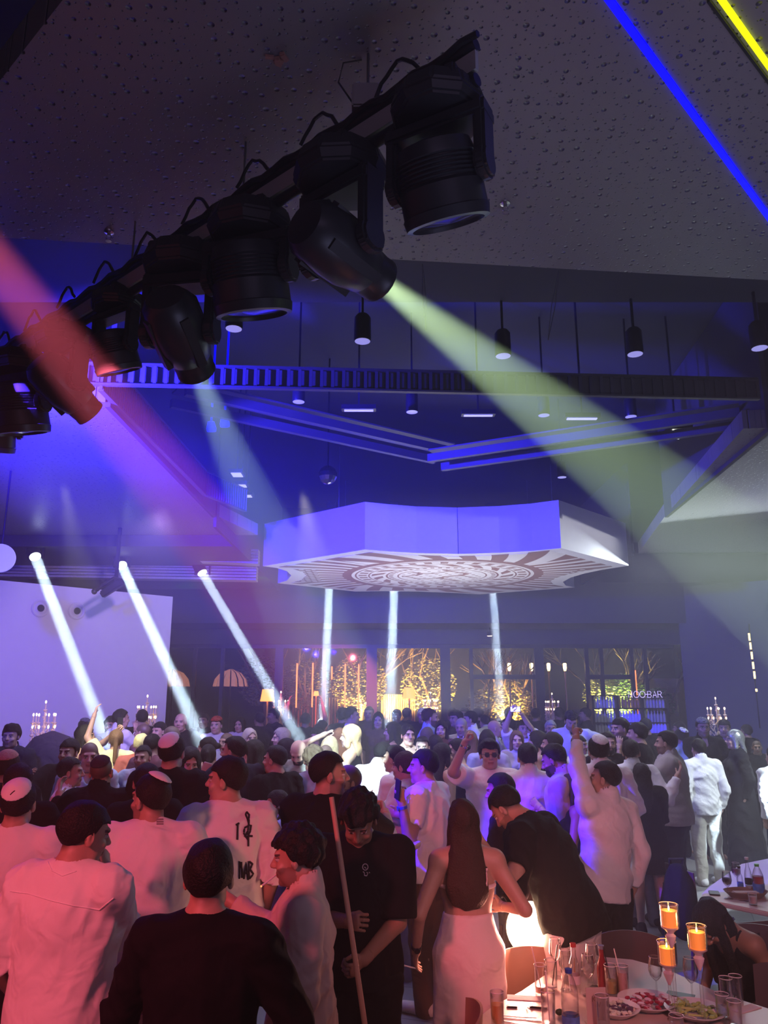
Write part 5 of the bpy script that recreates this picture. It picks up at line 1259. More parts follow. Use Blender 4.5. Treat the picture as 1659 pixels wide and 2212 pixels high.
pn('hugger', 'tall man in black t-shirt with faded hair, hugging a bald man behind the broom', 713, 1627, 1.9, 5.3, yaw=-22, hyaw=-58, hair='fade', beard='stubble', top=('tee', BK), legs=TB, armR=('px', 832, 1757, 5.6), armL='hug', build=1.12, handR='fist')
pn('bald1', 'bald man in black shirt hugged by the tall man in the black t-shirt', 748, 1652, 1.78, 5.75, yaw=120, hair='buzz', top=('tee', BK), legs=TB, armR='hug', build=1.1, beard='stubble')
pn('cleaner', 'man in black t-shirt with small white chest logo looking down and holding a broom handle', 775, 1716, 1.76, 4.3, yaw=172, hpitch=38, hyaw=6, hair='curly', skin=SKD, top=('tee', BK), legs=('wide', BK), armR=('px', 752, 1990, 4.1), armL=('px', 788, 2070, 4.1), handL='grip', handR='grip', top_extra={'sleeve': 0.95, 'loose': 0.03})
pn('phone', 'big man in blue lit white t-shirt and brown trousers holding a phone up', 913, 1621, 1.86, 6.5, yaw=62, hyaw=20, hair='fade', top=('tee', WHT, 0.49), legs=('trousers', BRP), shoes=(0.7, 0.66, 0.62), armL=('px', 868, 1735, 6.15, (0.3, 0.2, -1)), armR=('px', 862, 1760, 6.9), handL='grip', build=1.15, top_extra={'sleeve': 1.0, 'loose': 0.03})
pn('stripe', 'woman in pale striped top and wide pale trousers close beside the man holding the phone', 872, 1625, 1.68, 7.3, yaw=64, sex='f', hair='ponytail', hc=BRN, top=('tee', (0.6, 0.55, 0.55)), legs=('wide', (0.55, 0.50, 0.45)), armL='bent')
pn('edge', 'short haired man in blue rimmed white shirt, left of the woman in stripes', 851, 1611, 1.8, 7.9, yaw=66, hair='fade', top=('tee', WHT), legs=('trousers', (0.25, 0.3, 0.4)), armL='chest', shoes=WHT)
pn('back', 'man in crumpled white shirt bending forward, his back brightly lit', 828, 1606, 1.78, 8.6, yaw=-38, lean=26, hair='fade', top=('shirt', WHT), legs=TB, armL='hang', armR='forward', build=1.12)
pn('skirt', 'woman with very long dark hair, bare back and satin skirt, lowered cigarette', 1000, 1730, 1.70, 4.75, yaw=3, sex='f', hair='long', hc=BRN, skin=SK, hlen=0.31, top=('crop', (0.75, 0.6, 0.58)), legs=('skirt', (0.74, 0.62, 0.58), 0.652), armL=(-0.45, 0.25, -1.62), armR=(0.25, 0.55, -0.95), hroll=-6)
pn('bender', 'man in loose black t-shirt and white trousers bending towards the long haired woman', 1093, 1702, 1.80, 5.35, yaw=58, lean=24, hunch=14, hpitch=12, hair='fade', beard='stubble', top=('over', BK, 0.47), legs=('wide', (0.72, 0.68, 0.66)), armL=('px', 1047, 1832, 4.95, (0.7, -0.2, -1)), armR='bent', build=1.12, handL='open')
pn('behind', 'dark dressed man right behind the bending man, face rimmed with blue light', 1078, 1673, 1.80, 6.1, yaw=66, lean=10, hair='fade', beard='stubble', top=('tee', NVY), legs=TB, armL='bent', build=1.05)
pn('point', 'man in long white shirt and black trousers pointing up with a raised arm', 1303, 1646, 1.80, 6.25, yaw=28, side=8, hyaw=35, hair='fade', hroll=-6, top=('shirt', WHT, 0.46), legs=('wide', BK), armL=('px', 1243, 1588, 6.5, (-1, -0.2, -0.2)), armR='down', handL='point', build=1.05)
pn('violet', 'woman with long hair in black sleeveless dress lit violet, left of the man pointing up', 1232, 1673, 1.64, 7.1, yaw=82, sex='f', hair='long', hc=BRN, top=('dress', BK), legs=None, armL='bent')
pn('dress', 'woman in short loose black dress and black heeled sandals seen from behind', 1384, 1650, 1.66, 8.35, yaw=-6, sex='f', hair='long', hc=BLK, top=('dress', BK, 0.36), legs=None, shoes=BK, armL='chest', armR='chest', build=1.05, top_extra={'sleeve': 0.95, 'loose': 0.04})
pn('shirtR', 'man in brightly lit white shirt and beige trousers standing alone, back turned', 1507, 1597, 1.76, 10.4, yaw=6, hair='fade', top=('shirt', WHT), legs=('trousers', (0.50, 0.47, 0.40)), shoes=WHT, armL='down', armR='down')
pn('greysh', 'stocky man in grey beige shirt facing left beside the brightly lit white shirt', 1436, 1580, 1.80, 9.2, yaw=62, hair='fade', beard='stubble', top=('shirt', (0.42, 0.38, 0.36)), legs=TN, armL='forward', build=1.25, top_extra={'sleeve': 1.3})
pn('armout', 'man in white shirt stretching his arm out to the right, back turned', 1362, 1599, 1.78, 8.7, yaw=4, hyaw=-30, hair='fade', top=('shirt', WHT), legs=('trousers', GRYC), armR=('px', 1464, 1676, 8.55, (0.3, -0.6, -1)), armL='hug')
pn('kipR', 'man with black hair and white skullcap in white collared shirt, behind the man pointing up', 1291, 1591, 1.80, 7.6, yaw=2, hair='short', kip=KW, top=('shirt', WHT), legs=TB, armL='bent', armR='bent')
pn('smile', 'smiling bearded man in black t-shirt looking at the camera, right of the white skullcap', 1313, 1583, 1.78, 9.9, yaw=178, beard='full', hair='fade', top=('tee', BK), legs=TB)
pn('big', 'heavy man in black t-shirt with headset microphone, face turned left, near the bar', 1337, 1552, 1.9, 10.6, yaw=112, build=1.4, hair='short', top=('tee', BK), legs=TB, beard='stubble', armR='forward')
pn('blk2', 'man with short dark hair in black t-shirt in profile, right of the heavy man', 1374, 1562, 1.86, 10.2, yaw=64, hair='short', top=('tee', BK), legs=TB, armL='face', build=1.15)
pn('drk1', 'dark figure standing behind the profile man near the bar', 1392, 1553, 1.8, 13.5, yaw=20, top=('tee', BK))
pn('glass', 'man with glasses and grey cap in open black shirt facing the camera at the right', 1517, 1552, 1.84, 12.0, yaw=172, hair='short', glasses='clear', beard='stubble', kip=((0.2, 0.2, 0.21), 60, (0, 0.3, 1)), top=('shirt', BK), legs=TB, armL='bent')
pn('scarf', 'woman in long black robe and glittering patterned headscarf at the right', 1584, 1578, 1.66, 11.2, yaw=78, sex='f', hair='bob', hc=(0.22, 0.22, 0.21), top=('robe', (0.022, 0.022, 0.024)), legs=None, armL='down')
pn('cap', 'man in dark cap behind the woman with the headscarf', 1563, 1556, 1.82, 13.2, yaw=150, kip=((0.03, 0.03, 0.03), 70, (0, 0.2, 1)), top=('jacket', BK))
pn('edgeR', 'man in white shirt and jeans cut off by the right edge of the photo', 1668, 1614, 1.78, 9.9, yaw=12, hair='fade', kip=KW, top=('shirt', WHT), legs=('trousers', (0.05, 0.07, 0.13)), armL='down')
pn('far1', 'bald man far behind at the right edge of the photo', 1634, 1600, 1.76, 13.0, yaw=160, hair='buzz', top=('tee', BK))
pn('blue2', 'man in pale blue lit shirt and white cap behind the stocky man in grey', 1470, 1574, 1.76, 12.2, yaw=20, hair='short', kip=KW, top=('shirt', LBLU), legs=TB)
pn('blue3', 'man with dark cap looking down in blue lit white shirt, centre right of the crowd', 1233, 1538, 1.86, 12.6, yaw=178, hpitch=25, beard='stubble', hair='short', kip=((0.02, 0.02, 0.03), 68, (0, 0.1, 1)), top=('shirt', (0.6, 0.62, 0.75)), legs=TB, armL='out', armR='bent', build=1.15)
pn('specs', 'man with glasses and grey hair left of the man in the blue lit shirt', 1189, 1557, 1.80, 13.4, yaw=175, hair='short', hc=GRY, glasses='clear', top=('shirt', GRYC), legs=TB)
pn('white5', 'young man in white t-shirt looking right below the man in the blue lit shirt', 1252, 1590, 1.74, 11.0, yaw=-130, hair='short', top=('tee', WHT), legs=TB)
pn('beardR', 'bearded man in beige shirt in profile, bending to the left beside the white shirt back', 1194, 1610, 1.84, 7.3, yaw=64, hpitch=16, lean=6, hair='fade', beard='full', top=('shirt', (0.60, 0.52, 0.46)), legs=TB, armL='chest', build=1.1, top_extra={'sleeve': 1.2})
pn('shirtC', 'man in white collarless shirt with faded black hair seen straight from behind', 1138, 1607, 1.82, 7.7, yaw=2, hair='fade', top=('shirt', WHT), legs=TN, armL='bent', armR='bent', build=1.05)
pn('sun', 'young man with sunglasses and white t-shirt facing the camera, one fist raised', 1057, 1600, 1.82, 7.7, yaw=178, hair='quiff', glasses='sun', top=('tee', WHT), legs=TB, armR=('px', 1004, 1605, 7.45, (-0.6, -0.2, -0.8)), handR='fist', armL='down', top_extra={'loose': 0.03})
pn('wom1', 'woman with long light brown hair smiling at the camera in a shiny violet top', 1116, 1580, 1.72, 11.2, yaw=176, sex='f', hair='long', hc=LBR, skin=SKL, top=('tee', (0.45, 0.38, 0.55)), legs=TB)
pn('curl1', 'curly haired woman in profile right of the smiling light brown haired woman', 1158, 1581, 1.70, 10.6, yaw=70, sex='f', hair='bob', hc=BLK, top=('tank', BK), legs=TB)
pn('drk2', 'man with short black hair looking down behind the bearded man in beige', 1190, 1583, 1.78, 9.4, yaw=66, hair='short', top=('tee', BK), legs=TB)
pn('bald2', 'bald man in pale shirt in profile to the right, under the right tube beam', 1070, 1556, 1.80, 12.8, yaw=-96, hair='bald', top=('shirt', (0.5, 0.48, 0.6)), legs=TB)
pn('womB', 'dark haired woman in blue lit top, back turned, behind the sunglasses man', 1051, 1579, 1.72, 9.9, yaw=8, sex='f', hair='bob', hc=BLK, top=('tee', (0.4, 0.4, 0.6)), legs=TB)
pn('wom2', 'woman with long brown hair seen from behind left of the sunglasses man', 1017, 1580, 1.70, 10.6, yaw=-20, sex='f', hair='long', hc=LBR, top=('tee', (0.3, 0.3, 0.5)), legs=TB)
pn('wom3', 'woman with dark hair and blue lit face in profile beside the raised fist', 985, 1597, 1.68, 9.3, yaw=104, sex='f', hair='bun', top=('tank', BK), legs=TB, hc=BLK)
pn('grey1', 'bald man with grey beard in white shirt looking down, middle of the crowd', 996, 1551, 1.82, 12.6, yaw=158, hpitch=12, hair='buzz', hc=GRY, beard='stubble', top=('shirt', WHT), legs=TB)
pn('quif', 'man with tall dark hair behind the bald man with grey beard', 984, 1536, 1.84, 14.6, yaw=120, hair='quiff', top=('tee', BK))
pn('wbig', 'dark haired man in broad white shirt, right of the bald grey bearded man', 1014, 1537, 1.86, 13.9, yaw=92, hair='short', top=('shirt', WHT), legs=TB, build=1.2)
pn('wfar', 'man in white shirt far back seen from behind, left of the right tube beam', 1046, 1545, 1.80, 16.0, yaw=28, hair='fade', top=('shirt', (0.6, 0.6, 0.6)))
pn('kblue', 'bearded man in light blue shirt and dark skullcap in profile to the right', 930, 1531, 1.86, 12.8, yaw=-88, hair='fade', kip=KB, beard='full', hc=BRN, top=('shirt', LBLU), legs=TB, build=1.15)
pn('far2', 'man facing the camera far behind the bearded man in the blue shirt', 912, 1527, 1.82, 16.0, yaw=175, hair='short', hc=GRY, top=('tee', BK))
pn('wom4', 'smiling woman with long black hair and dark red top right of the blue shirt', 953, 1558, 1.72, 12.4, yaw=165, sex='f', hair='long', hc=BLK, skin=SKL, top=('tee', (0.12, 0.04, 0.05)), legs=TB)
pn('wom5', 'grey brown haired woman seen from behind below the man in the blue shirt', 923, 1573, 1.66, 12.0, yaw=-20, sex='f', hair='bob', hc=(0.13, 0.1, 0.08), top=('tee', BK))
pn('dk3', 'dark haired woman with blue lit hair below the smiling woman in dark red', 939, 1590, 1.66, 10.4, yaw=20, sex='f', hair='bob', hc=BLK, top=('tank', BK))
pn('wom6', 'woman with thick dark wavy hair turned right, behind the man holding the phone', 958, 1607, 1.70, 8.8, yaw=-55, sex='f', hair='long', hc=BLK, top=('tank', BK), legs=TB)
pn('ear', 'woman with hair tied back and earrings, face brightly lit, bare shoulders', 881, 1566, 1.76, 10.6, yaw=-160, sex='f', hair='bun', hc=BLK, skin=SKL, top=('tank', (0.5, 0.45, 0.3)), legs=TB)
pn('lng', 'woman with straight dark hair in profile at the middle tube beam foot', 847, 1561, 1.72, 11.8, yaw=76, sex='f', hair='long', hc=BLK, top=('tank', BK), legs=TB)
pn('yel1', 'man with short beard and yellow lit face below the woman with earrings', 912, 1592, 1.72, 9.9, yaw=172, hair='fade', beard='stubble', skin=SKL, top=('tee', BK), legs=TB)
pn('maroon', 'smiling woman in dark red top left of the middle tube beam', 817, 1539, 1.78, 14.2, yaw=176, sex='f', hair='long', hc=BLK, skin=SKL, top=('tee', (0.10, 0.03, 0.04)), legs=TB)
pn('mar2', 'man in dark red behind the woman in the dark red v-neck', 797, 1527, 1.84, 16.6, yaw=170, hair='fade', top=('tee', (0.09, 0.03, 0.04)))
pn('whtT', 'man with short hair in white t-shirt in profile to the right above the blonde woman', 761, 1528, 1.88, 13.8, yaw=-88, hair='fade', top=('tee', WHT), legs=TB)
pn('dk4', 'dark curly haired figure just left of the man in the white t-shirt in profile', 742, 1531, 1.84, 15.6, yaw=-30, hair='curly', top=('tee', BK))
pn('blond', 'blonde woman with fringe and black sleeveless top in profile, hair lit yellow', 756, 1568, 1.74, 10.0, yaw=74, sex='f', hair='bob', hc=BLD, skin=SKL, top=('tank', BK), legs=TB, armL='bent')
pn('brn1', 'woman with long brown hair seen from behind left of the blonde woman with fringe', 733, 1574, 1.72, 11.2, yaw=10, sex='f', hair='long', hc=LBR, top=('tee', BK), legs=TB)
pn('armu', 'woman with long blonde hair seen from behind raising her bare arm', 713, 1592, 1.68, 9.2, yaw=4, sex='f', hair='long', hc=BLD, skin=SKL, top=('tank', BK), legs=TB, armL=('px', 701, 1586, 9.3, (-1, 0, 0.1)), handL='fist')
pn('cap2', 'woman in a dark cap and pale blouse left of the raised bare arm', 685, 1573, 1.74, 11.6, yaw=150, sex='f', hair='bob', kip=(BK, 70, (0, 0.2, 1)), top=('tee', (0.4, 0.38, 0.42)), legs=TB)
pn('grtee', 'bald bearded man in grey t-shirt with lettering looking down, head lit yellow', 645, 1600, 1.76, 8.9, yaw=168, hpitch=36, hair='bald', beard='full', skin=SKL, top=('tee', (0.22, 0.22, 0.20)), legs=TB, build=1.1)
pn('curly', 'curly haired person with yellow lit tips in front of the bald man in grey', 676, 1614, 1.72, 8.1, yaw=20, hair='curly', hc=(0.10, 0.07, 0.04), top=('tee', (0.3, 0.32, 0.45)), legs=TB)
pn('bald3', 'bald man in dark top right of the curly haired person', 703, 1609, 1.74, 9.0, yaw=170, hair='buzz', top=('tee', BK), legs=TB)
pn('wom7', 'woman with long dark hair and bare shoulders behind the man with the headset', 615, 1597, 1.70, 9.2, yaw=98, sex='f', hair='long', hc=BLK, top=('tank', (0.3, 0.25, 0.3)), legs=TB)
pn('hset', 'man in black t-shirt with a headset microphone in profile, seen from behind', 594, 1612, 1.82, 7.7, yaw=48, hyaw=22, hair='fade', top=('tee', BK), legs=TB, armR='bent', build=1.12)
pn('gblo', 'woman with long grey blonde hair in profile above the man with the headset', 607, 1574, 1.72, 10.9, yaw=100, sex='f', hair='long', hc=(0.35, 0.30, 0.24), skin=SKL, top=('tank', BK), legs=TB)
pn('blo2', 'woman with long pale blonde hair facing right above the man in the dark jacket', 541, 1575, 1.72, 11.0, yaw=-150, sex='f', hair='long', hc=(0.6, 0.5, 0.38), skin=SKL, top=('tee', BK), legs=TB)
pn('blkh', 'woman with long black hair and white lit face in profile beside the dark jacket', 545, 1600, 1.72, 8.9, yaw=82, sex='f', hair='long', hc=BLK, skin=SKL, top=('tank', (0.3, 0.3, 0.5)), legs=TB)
pn('jack', 'broad man with full beard in dark navy jacket, face in profile to the left', 505, 1592, 1.86, 7.6, yaw=40, hyaw=36, hair='fade', beard='full', top=('jacket', NVY), legs=TN, build=1.2, armL='bent', armR='bent')
pn('whw', 'dark haired woman in white blouse far back left of the third white beam', 518, 1551, 1.74, 15.0, yaw=168, sex='f', hair='bob', top=('tee', (0.55, 0.5, 0.5)))
pn('redc', 'man in red lit cap and white shirt near the second white beam', 468, 1549, 1.80, 13.2, yaw=172, hair='short', kip=((0.35, 0.05, 0.03), 65, (0, 0.2, 1)), top=('tee', (0.5, 0.5, 0.5)), legs=TB)
pn('bld5', 'bald man in pale shirt behind the broad man in the dark jacket', 489, 1583, 1.72, 10.8, yaw=150, hair='buzz', hc=BRN, top=('tee', (0.5, 0.5, 0.6)), legs=TB)
pn('wom8', 'dark haired woman in profile to the left at the foot of the second white beam', 447, 1594, 1.70, 9.7, yaw=84, sex='f', hair='bun', hc=BLK, top=('tank', BK), legs=TB)
pn('phw', 'woman with long wavy black hair and brightly lit face looking down at a glowing phone', 413, 1617, 1.70, 7.9, yaw=-160, hpitch=22, sex='f', hair='long', hc=BLK, skin=SKL, top=('tee', BK), legs=TB, armL=('px', 440, 1690, 7.6))
pn('pony', 'woman with a dark ponytail seen from behind beside the woman with the glowing phone', 451, 1610, 1.70, 8.7, yaw=8, sex='f', hair='ponytail', hc=BLK, top=('tank', BK), legs=TB)
pn('bld6', 'bald man with red lit face and dark t-shirt beside the second white beam', 391, 1541, 1.84, 12.8, yaw=178, hair='bald', top=('tee', BK), legs=TB)
pn('prof', 'man with shaved pale head in profile behind the tall man with the pink skullcap', 369, 1568, 1.80, 10.2, yaw=80, hair='buzz', hc=BRN, skin=SKL, top=('tee', BK), legs=TB)
pn('kipT', 'tall broad man in black t-shirt with pale round skullcap seen from behind', 374, 1588, 1.98, 6.5, yaw=-6, hair='short', kip=(WHT, 46, (-0.1, -0.75, 1)), top=('tee', BK), legs=TB, build=1.22, armL='bent', armR='bent')
pn('rdk', 'man with dark hair lit dark red behind the shaved pale head', 344, 1561, 1.78, 12.4, yaw=150, hair='short', top=('tee', BK))
pn('grin', 'grinning man with moustache and faded hair in pale blue shirt facing the camera', 309, 1612, 1.76, 8.7, yaw=176, hair='fade', beard='stubble', top=('tee', (0.5, 0.52, 0.62)), legs=TB)
pn('yelh', 'person with pale yellow lit hair seen from behind above the grinning man', 307, 1586, 1.74, 10.0, yaw=5, hair='fade', hc=(0.6, 0.55, 0.3), top=('tee', (0.35, 0.1, 0.1)))
pn('mar3', 'man with reddish dark hair right of the pale yellow lit hair', 332, 1587, 1.74, 9.6, yaw=-20, hair='fade', top=('tee', (0.2, 0.08, 0.1)))
pn('vio2', 'man with violet lit shaved head behind the pale yellow lit hair', 308, 1563, 1.78, 11.8, yaw=80, hair='buzz', top=('tee', (0.2, 0.08, 0.1)))
pn('dk6', 'dark silhouette of a man in front of the small candelabra by the white wall', 308, 1534, 1.86, 14.0, yaw=20, hair='short', top=('tee', BK))
pn('wsh2', 'man in bright white shirt, hand to his face, before the white wall', 264, 1533, 1.88, 12.6, yaw=-45, hair='fade', top=('shirt', WHT), legs=TB, armR='face')
pn('brd3', 'bearded man with glasses left of the man in the bright white shirt', 240, 1550, 1.80, 13.4, yaw=176, hair='curly', beard='full', glasses='clear', top=('tee', (0.3, 0.3, 0.4)))
pn('dk7', 'man with short dark hair behind the woman with long hair before the white wall', 183, 1553, 1.80, 12.6, yaw=40, hair='short', kip=((0.1, 0.1, 0.12), 50, (0, -0.2, 1)), top=('tee', (0.2, 0.2, 0.22)))
pn('wph', 'woman with long straight black hair in profile to the right holding a phone up high', 187, 1568, 1.74, 10.4, yaw=-84, sex='f', hair='long', hc=BLK, top=('tank', BK), legs=TB, armL=('px', 262, 1572, 10.3), handL='grip')
pn('hb', 'dark haired man with headband and black t-shirt facing the camera at the left', 150, 1598, 1.78, 8.3, yaw=172, hair='short', top=('tee', BK), legs=TB, armR='hug', build=1.1, top_extra={'loose': 0.03})
pn('fade2', 'young man with cropped hair and pale blue shirt laughing, beside the headband man', 195, 1604, 1.78, 7.9, yaw=-158, hair='buzz', hc=BRN, skin=SKL, top=('shirt', (0.5, 0.55, 0.75)), legs=TB, hpitch=8)
pn('pr2', 'man with faded hair in profile to the right, mouth open, behind the dark jacket shoulder', 156, 1638, 1.74, 7.2, yaw=-78, hair='fade', top=('shirt', WHT), legs=TB)
pn('arms', 'man in black jacket and dark lettered skullcap from behind, arms around his neighbours', 222, 1633, 1.82, 6.5, yaw=0, hair='buzz', kip=((0.05, 0.03, 0.04), 60, (0, -0.5, 1)), top=('jacket', BK), legs=TB, armL=('px', 128, 1716, 6.75, (0, -0.3, -1)), armR=('px', 318, 1706, 6.8, (0, -0.3, -1)), build=1.18)
pn('dk8', 'dark haired head and black shoulders just behind the stocky man with the white skullcap', 317, 1652, 1.76, 6.0, yaw=30, hair='short', top=('tee', BK), legs=TB)
pn('kipE', 'man in pale t-shirt, white skullcap with hair clip, at the left edge', 45, 1688, 1.82, 4.7, yaw=8, hair='short', kip=(WHT, 48, (0, -0.75, 1)), top=('tee', WHT), legs=TB, armL='bent', armR='bent', build=1.08)
pn('fdk', 'man with dark hair and black jacket hidden behind the left white skullcap', 42, 1652, 1.80, 5.7, yaw=25, hair='short', top=('jacket', BK), legs=TB)
pn('pat', 'man in red patterned knitted skullcap at the left edge of the photo', 19, 1624, 1.80, 6.8, yaw=10, hair='short', kip=('pat', 58, (0, -0.25, 1)), top=('tee', BK), legs=TB)
pn('brdL', 'man with dark beard and dark collared shirt looking at the camera at the far left', 26, 1566, 1.86, 9.7, yaw=-176, hair='quiff', beard='stubble', top=('shirt', NVY), legs=TB)
pn('yelw', 'woman in bright yellow lit top seen from behind, left of the grinning man', 252, 1577, 1.70, 10.2, yaw=20, sex='f', hair='ponytail', hc=LBR, top=('tee', (0.7, 0.65, 0.4)), legs=TB, armL='up')
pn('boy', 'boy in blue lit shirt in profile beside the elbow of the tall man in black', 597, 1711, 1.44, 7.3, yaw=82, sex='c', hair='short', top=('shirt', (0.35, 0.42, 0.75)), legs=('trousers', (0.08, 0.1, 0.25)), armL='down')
pn('film', 'person filming with both arms stretched up, phone held over the heads', 1130, 1556, 1.80, 12.6, yaw=186, hair='short', skin=SKL, top=('tee', WHT), legs=TB, armL=('px', 1124, 1536, 12.3, (1, 0, -0.6)), armR=('px', 1104, 1537, 12.3, (-1, 0, -0.6)), handL='grip', handR='grip')
pn('bpro', 'man with brightly lit face in profile to the left beside the filming person', 1096, 1551, 1.80, 13.2, yaw=70, hair='fade', skin=SKL, top=('tee', WHT), legs=TB)
for i, (px, py, d, yw, lb) in enumerate(((975, 1524, 17.6, 20, 'dark silhouette by the glass doors, first of those left of the right tube beam'), (1003, 1521, 18.0, 150, 'dark silhouette with broad head by the glass doors under the lit tree'),
        (1030, 1522, 17.4, 60, 'dark silhouette by the doors between the two rightmost tube beams'), (1098, 1528, 17.8, 10, 'dark silhouette behind the arms of the filming person'),
        (1158, 1530, 17.2, -30, 'dark silhouette with pale neck right of the filming person'), (1206, 1528, 18.0, 10, 'dark silhouette under the lamp posts, left of the bar'), (1262, 1524, 17.6, 80, 'dark silhouette right beside the bar shelf'),
        (880, 1530, 17.9, -40, 'dark silhouette right of the middle tube beam before the lit fence'), (856, 1533, 17.2, 150, 'dark silhouette touching the right side of the middle tube beam'),
        (590, 1532, 16.4, 120, 'dark silhouette below the orange lamp shade'), (560, 1540, 16.0, 40, 'dark silhouette left of the third white beam foot'), (660, 1541, 15.4, 10, 'dark silhouette with raised arms left of the left tube beam'),
        (440, 1542, 15.6, 170, 'dim figure in the red haze right of the second white beam'), (1465, 1560, 15.4, 60, 'dark silhouette below the dark right wall'), (1610, 1566, 15.0, 30, 'dim figure in the blue haze at the far right'))):
    pn('sil%d' % i, lb, px, py, 1.80, d, yaw=yw, hair='short', hc=BLK, skin=SKD, top=('tee', BK), armL='up' if i == 11 else 'down', armR='up' if i == 11 else 'bent')
pn('seat', 'woman with long black hair seated at the candle table, bare arm resting', 1533, 1957, 1.66, 5.0, yaw=118, sex='f', hair='long', hc=BLK, skin=SKD, top=('tank', BK), legs=('trousers', BK), seat=0.46, armL=(0.1, 0.95, -0.75), armR='bent', hpitch=22, lean=30, hunch=8, hlen=0.46)
# ------------------------------------------------------------------ tables in front
TZ = 0.75
M_table = mat('table_laminate', (0.62, 0.50, 0.45), 0.35, noise=0.06, nscale=5)
M_chair = mat('chair_wood', (0.30, 0.17, 0.11), 0.45, noise=0.15, nscale=12); M_chaird = mat('chair_dark', (0.09, 0.06, 0.06), 0.5); M_chairw = mat('chair_seat_pale', (0.6, 0.56, 0.52), 0.6)
def tabletop(name, pix, label, leg_pts):
    pts = [at(*p, z=TZ) for p in pix]; c = sum(pts, Vector())/len(pts); t = thing(name, label, 'table', (c.x, c.y, 0))
    poly = [(p.x-c.x, p.y-c.y) for p in pts]
    MB().prism(poly, TZ-0.035, TZ).build('table_top', M_table, t, bevel=0.008)
    m = MB()
    for (x, y) in leg_pts: m = MB().cyl((x, y, 0), (x, y, TZ-0.035), 0.03); m.build('leg', M_black, t, True)
    return t
tabletop('dining_table', [(1031, 2230), (1033, 2200), (1044, 2186), (1066, 2170), (1124, 2140), (1190, 2095), (1240, 2074), (1300, 2066), (1366, 2072), (1440, 2092), (1560, 2146), (1659, 2177), (1800, 2222), (1900, 2420), (1500, 2600), (1100, 2420)],
         'pale table with rounded corners crowded with glasses, plates and candles at the bottom right', [(-0.45, 0.1), (0.5, -0.1), (0.1, 0.5), (0.0, -0.5)])
tabletop('dining_table', [(1516, 1938), (1516, 1928), (1530, 1915), (1600, 1866), (1680, 1850), (1850, 1850), (1950, 1990), (1800, 2000), (1659, 1970), (1560, 1950), (1530, 1946)],
         'second pale table at the right edge with bottles and wine glasses', [(-0.4, 0.0), (0.5, 0.3), (0.5, -0.2)])
def chair(name, loc, rz, label, m, seatm=None):
    """curved plywood back on round legs; faces +y locally"""
    t = thing(name, label, 'chair', loc, rz)
    MB().box((0, 0, 0.445), (0.44, 0.42, 0.03)).build('seat', seatm or m, t, bevel=0.012)
    n = 13; v = []
    for i in range(n):
        a = -1.0+2.0*i/(n-1); x = 0.25*math.sin(a*1.05); y = -0.20+0.07*(1-math.cos(a*1.05))*2.0; rise = 0.03*math.cos(a*1.5)
        for (dy, z) in ((0, 0.60-0.04*abs(a)), (-0.015, 0.82+rise), (-0.027, 0.82+rise), (-0.012, 0.60-0.04*abs(a))): v.append((x, y+dy, z))
    f = [tuple(i*4+q for q in (0, 1, 2, 3)) for i in (0,)]+[((n-1)*4+3, (n-1)*4+2, (n-1)*4+1, (n-1)*4)]
    for i in range(n-1):
        for q in range(4): f.append((i*4+q, i*4+(q+1) % 4, i*4+4+(q+1) % 4, i*4+4+q))
    MB().add(v, f).build('backrest', m, t, True)
    for sx in (-1, 1):
        MB().tube([(sx*0.19, 0.18, 0), (sx*0.185, 0.17, 0.44)], 0.014, 8).build('leg', m, t, True)
        MB().tube([(sx*0.21, -0.23, 0), (sx*0.20, -0.19, 0.44), (sx*0.20, -0.19, 0.66)], 0.014, 8).build('leg', m, t, True)
    return t
def floor_at(px, py, z): p = at(px, py, z=z); return (p.x, p.y, 0)
chair('dining_chair', floor_at(1155, 2078, 0.83), -0.25-PI, 'light wooden chair with curved back at the left corner of the candle table', M_chair)
chair('dining_chair', floor_at(1375, 2040, 0.83), PI+0.12, 'dark red brown chair with curved back behind the candle table', M_chaird)
chair('dining_chair', floor_at(1640, 2035, 0.80), PI-0.5, 'dark chair between the seated woman and the right edge', M_chaird, M_chairw)
chair('dining_chair', floor_at(1625, 1975, 0.83), 0.15, 'dark chair tucked in front of the second table at the right', M_chaird, M_chairw)
chair('dining_chair', floor_at(1500, 1868, 0.84), -PI/2+0.2, 'chair with rounded back carrying a dark backpack left of the second table', M_chaird)
chair('dining_chair', floor_at(1690, 2120, 0.82), 2.3, 'dark chair at the right edge beside the glasses', M_chaird)
chair('dining_chair', floor_at(940, 2190, 0.82), PI/2-0.1, 'edge of a wooden chair at the bottom beside the satin skirt', M_chair)
chair('dining_chair', (PP['seat'][0].location.x+0.10, PP['seat'][0].location.y, 0), math.radians(118), 'chair of the seated long haired woman', M_chaird)
# backpack
p = Vector(floor_at(1500, 1868, 0.84))+Vector((-0.20, -0.14, 0.60)); t = thing('backpack', 'dark blue backpack hanging on the chair left of the second table', 'backpack', p)
G = Field((-0.3, -0.25, -0.42), (0.3, 0.25, 0.42), 0.014); G.ell((0, 0, -0.02), (0.13, 0.19, 0.30), None, 0.03); G.ell((-0.1, 0, -0.1), (0.06, 0.13, 0.16), None, 0.03); folds(G, 0.006, 4); add_mesh('bag_body', [G.mesh()], cloth((0.008, 0.008, 0.014)), t)
MB().tube([(-0.05, 0.06, 0.2), (-0.06, 0.02, 0.31), (0.06, 0.02, 0.31), (0.05, 0.06, 0.2)], 0.012).build('handle', M_blackp, t, True)
MB().box((-0.03, -0.09, 0.17), (0.03, 0.01, 0.015)).build('badge', M_white, t)
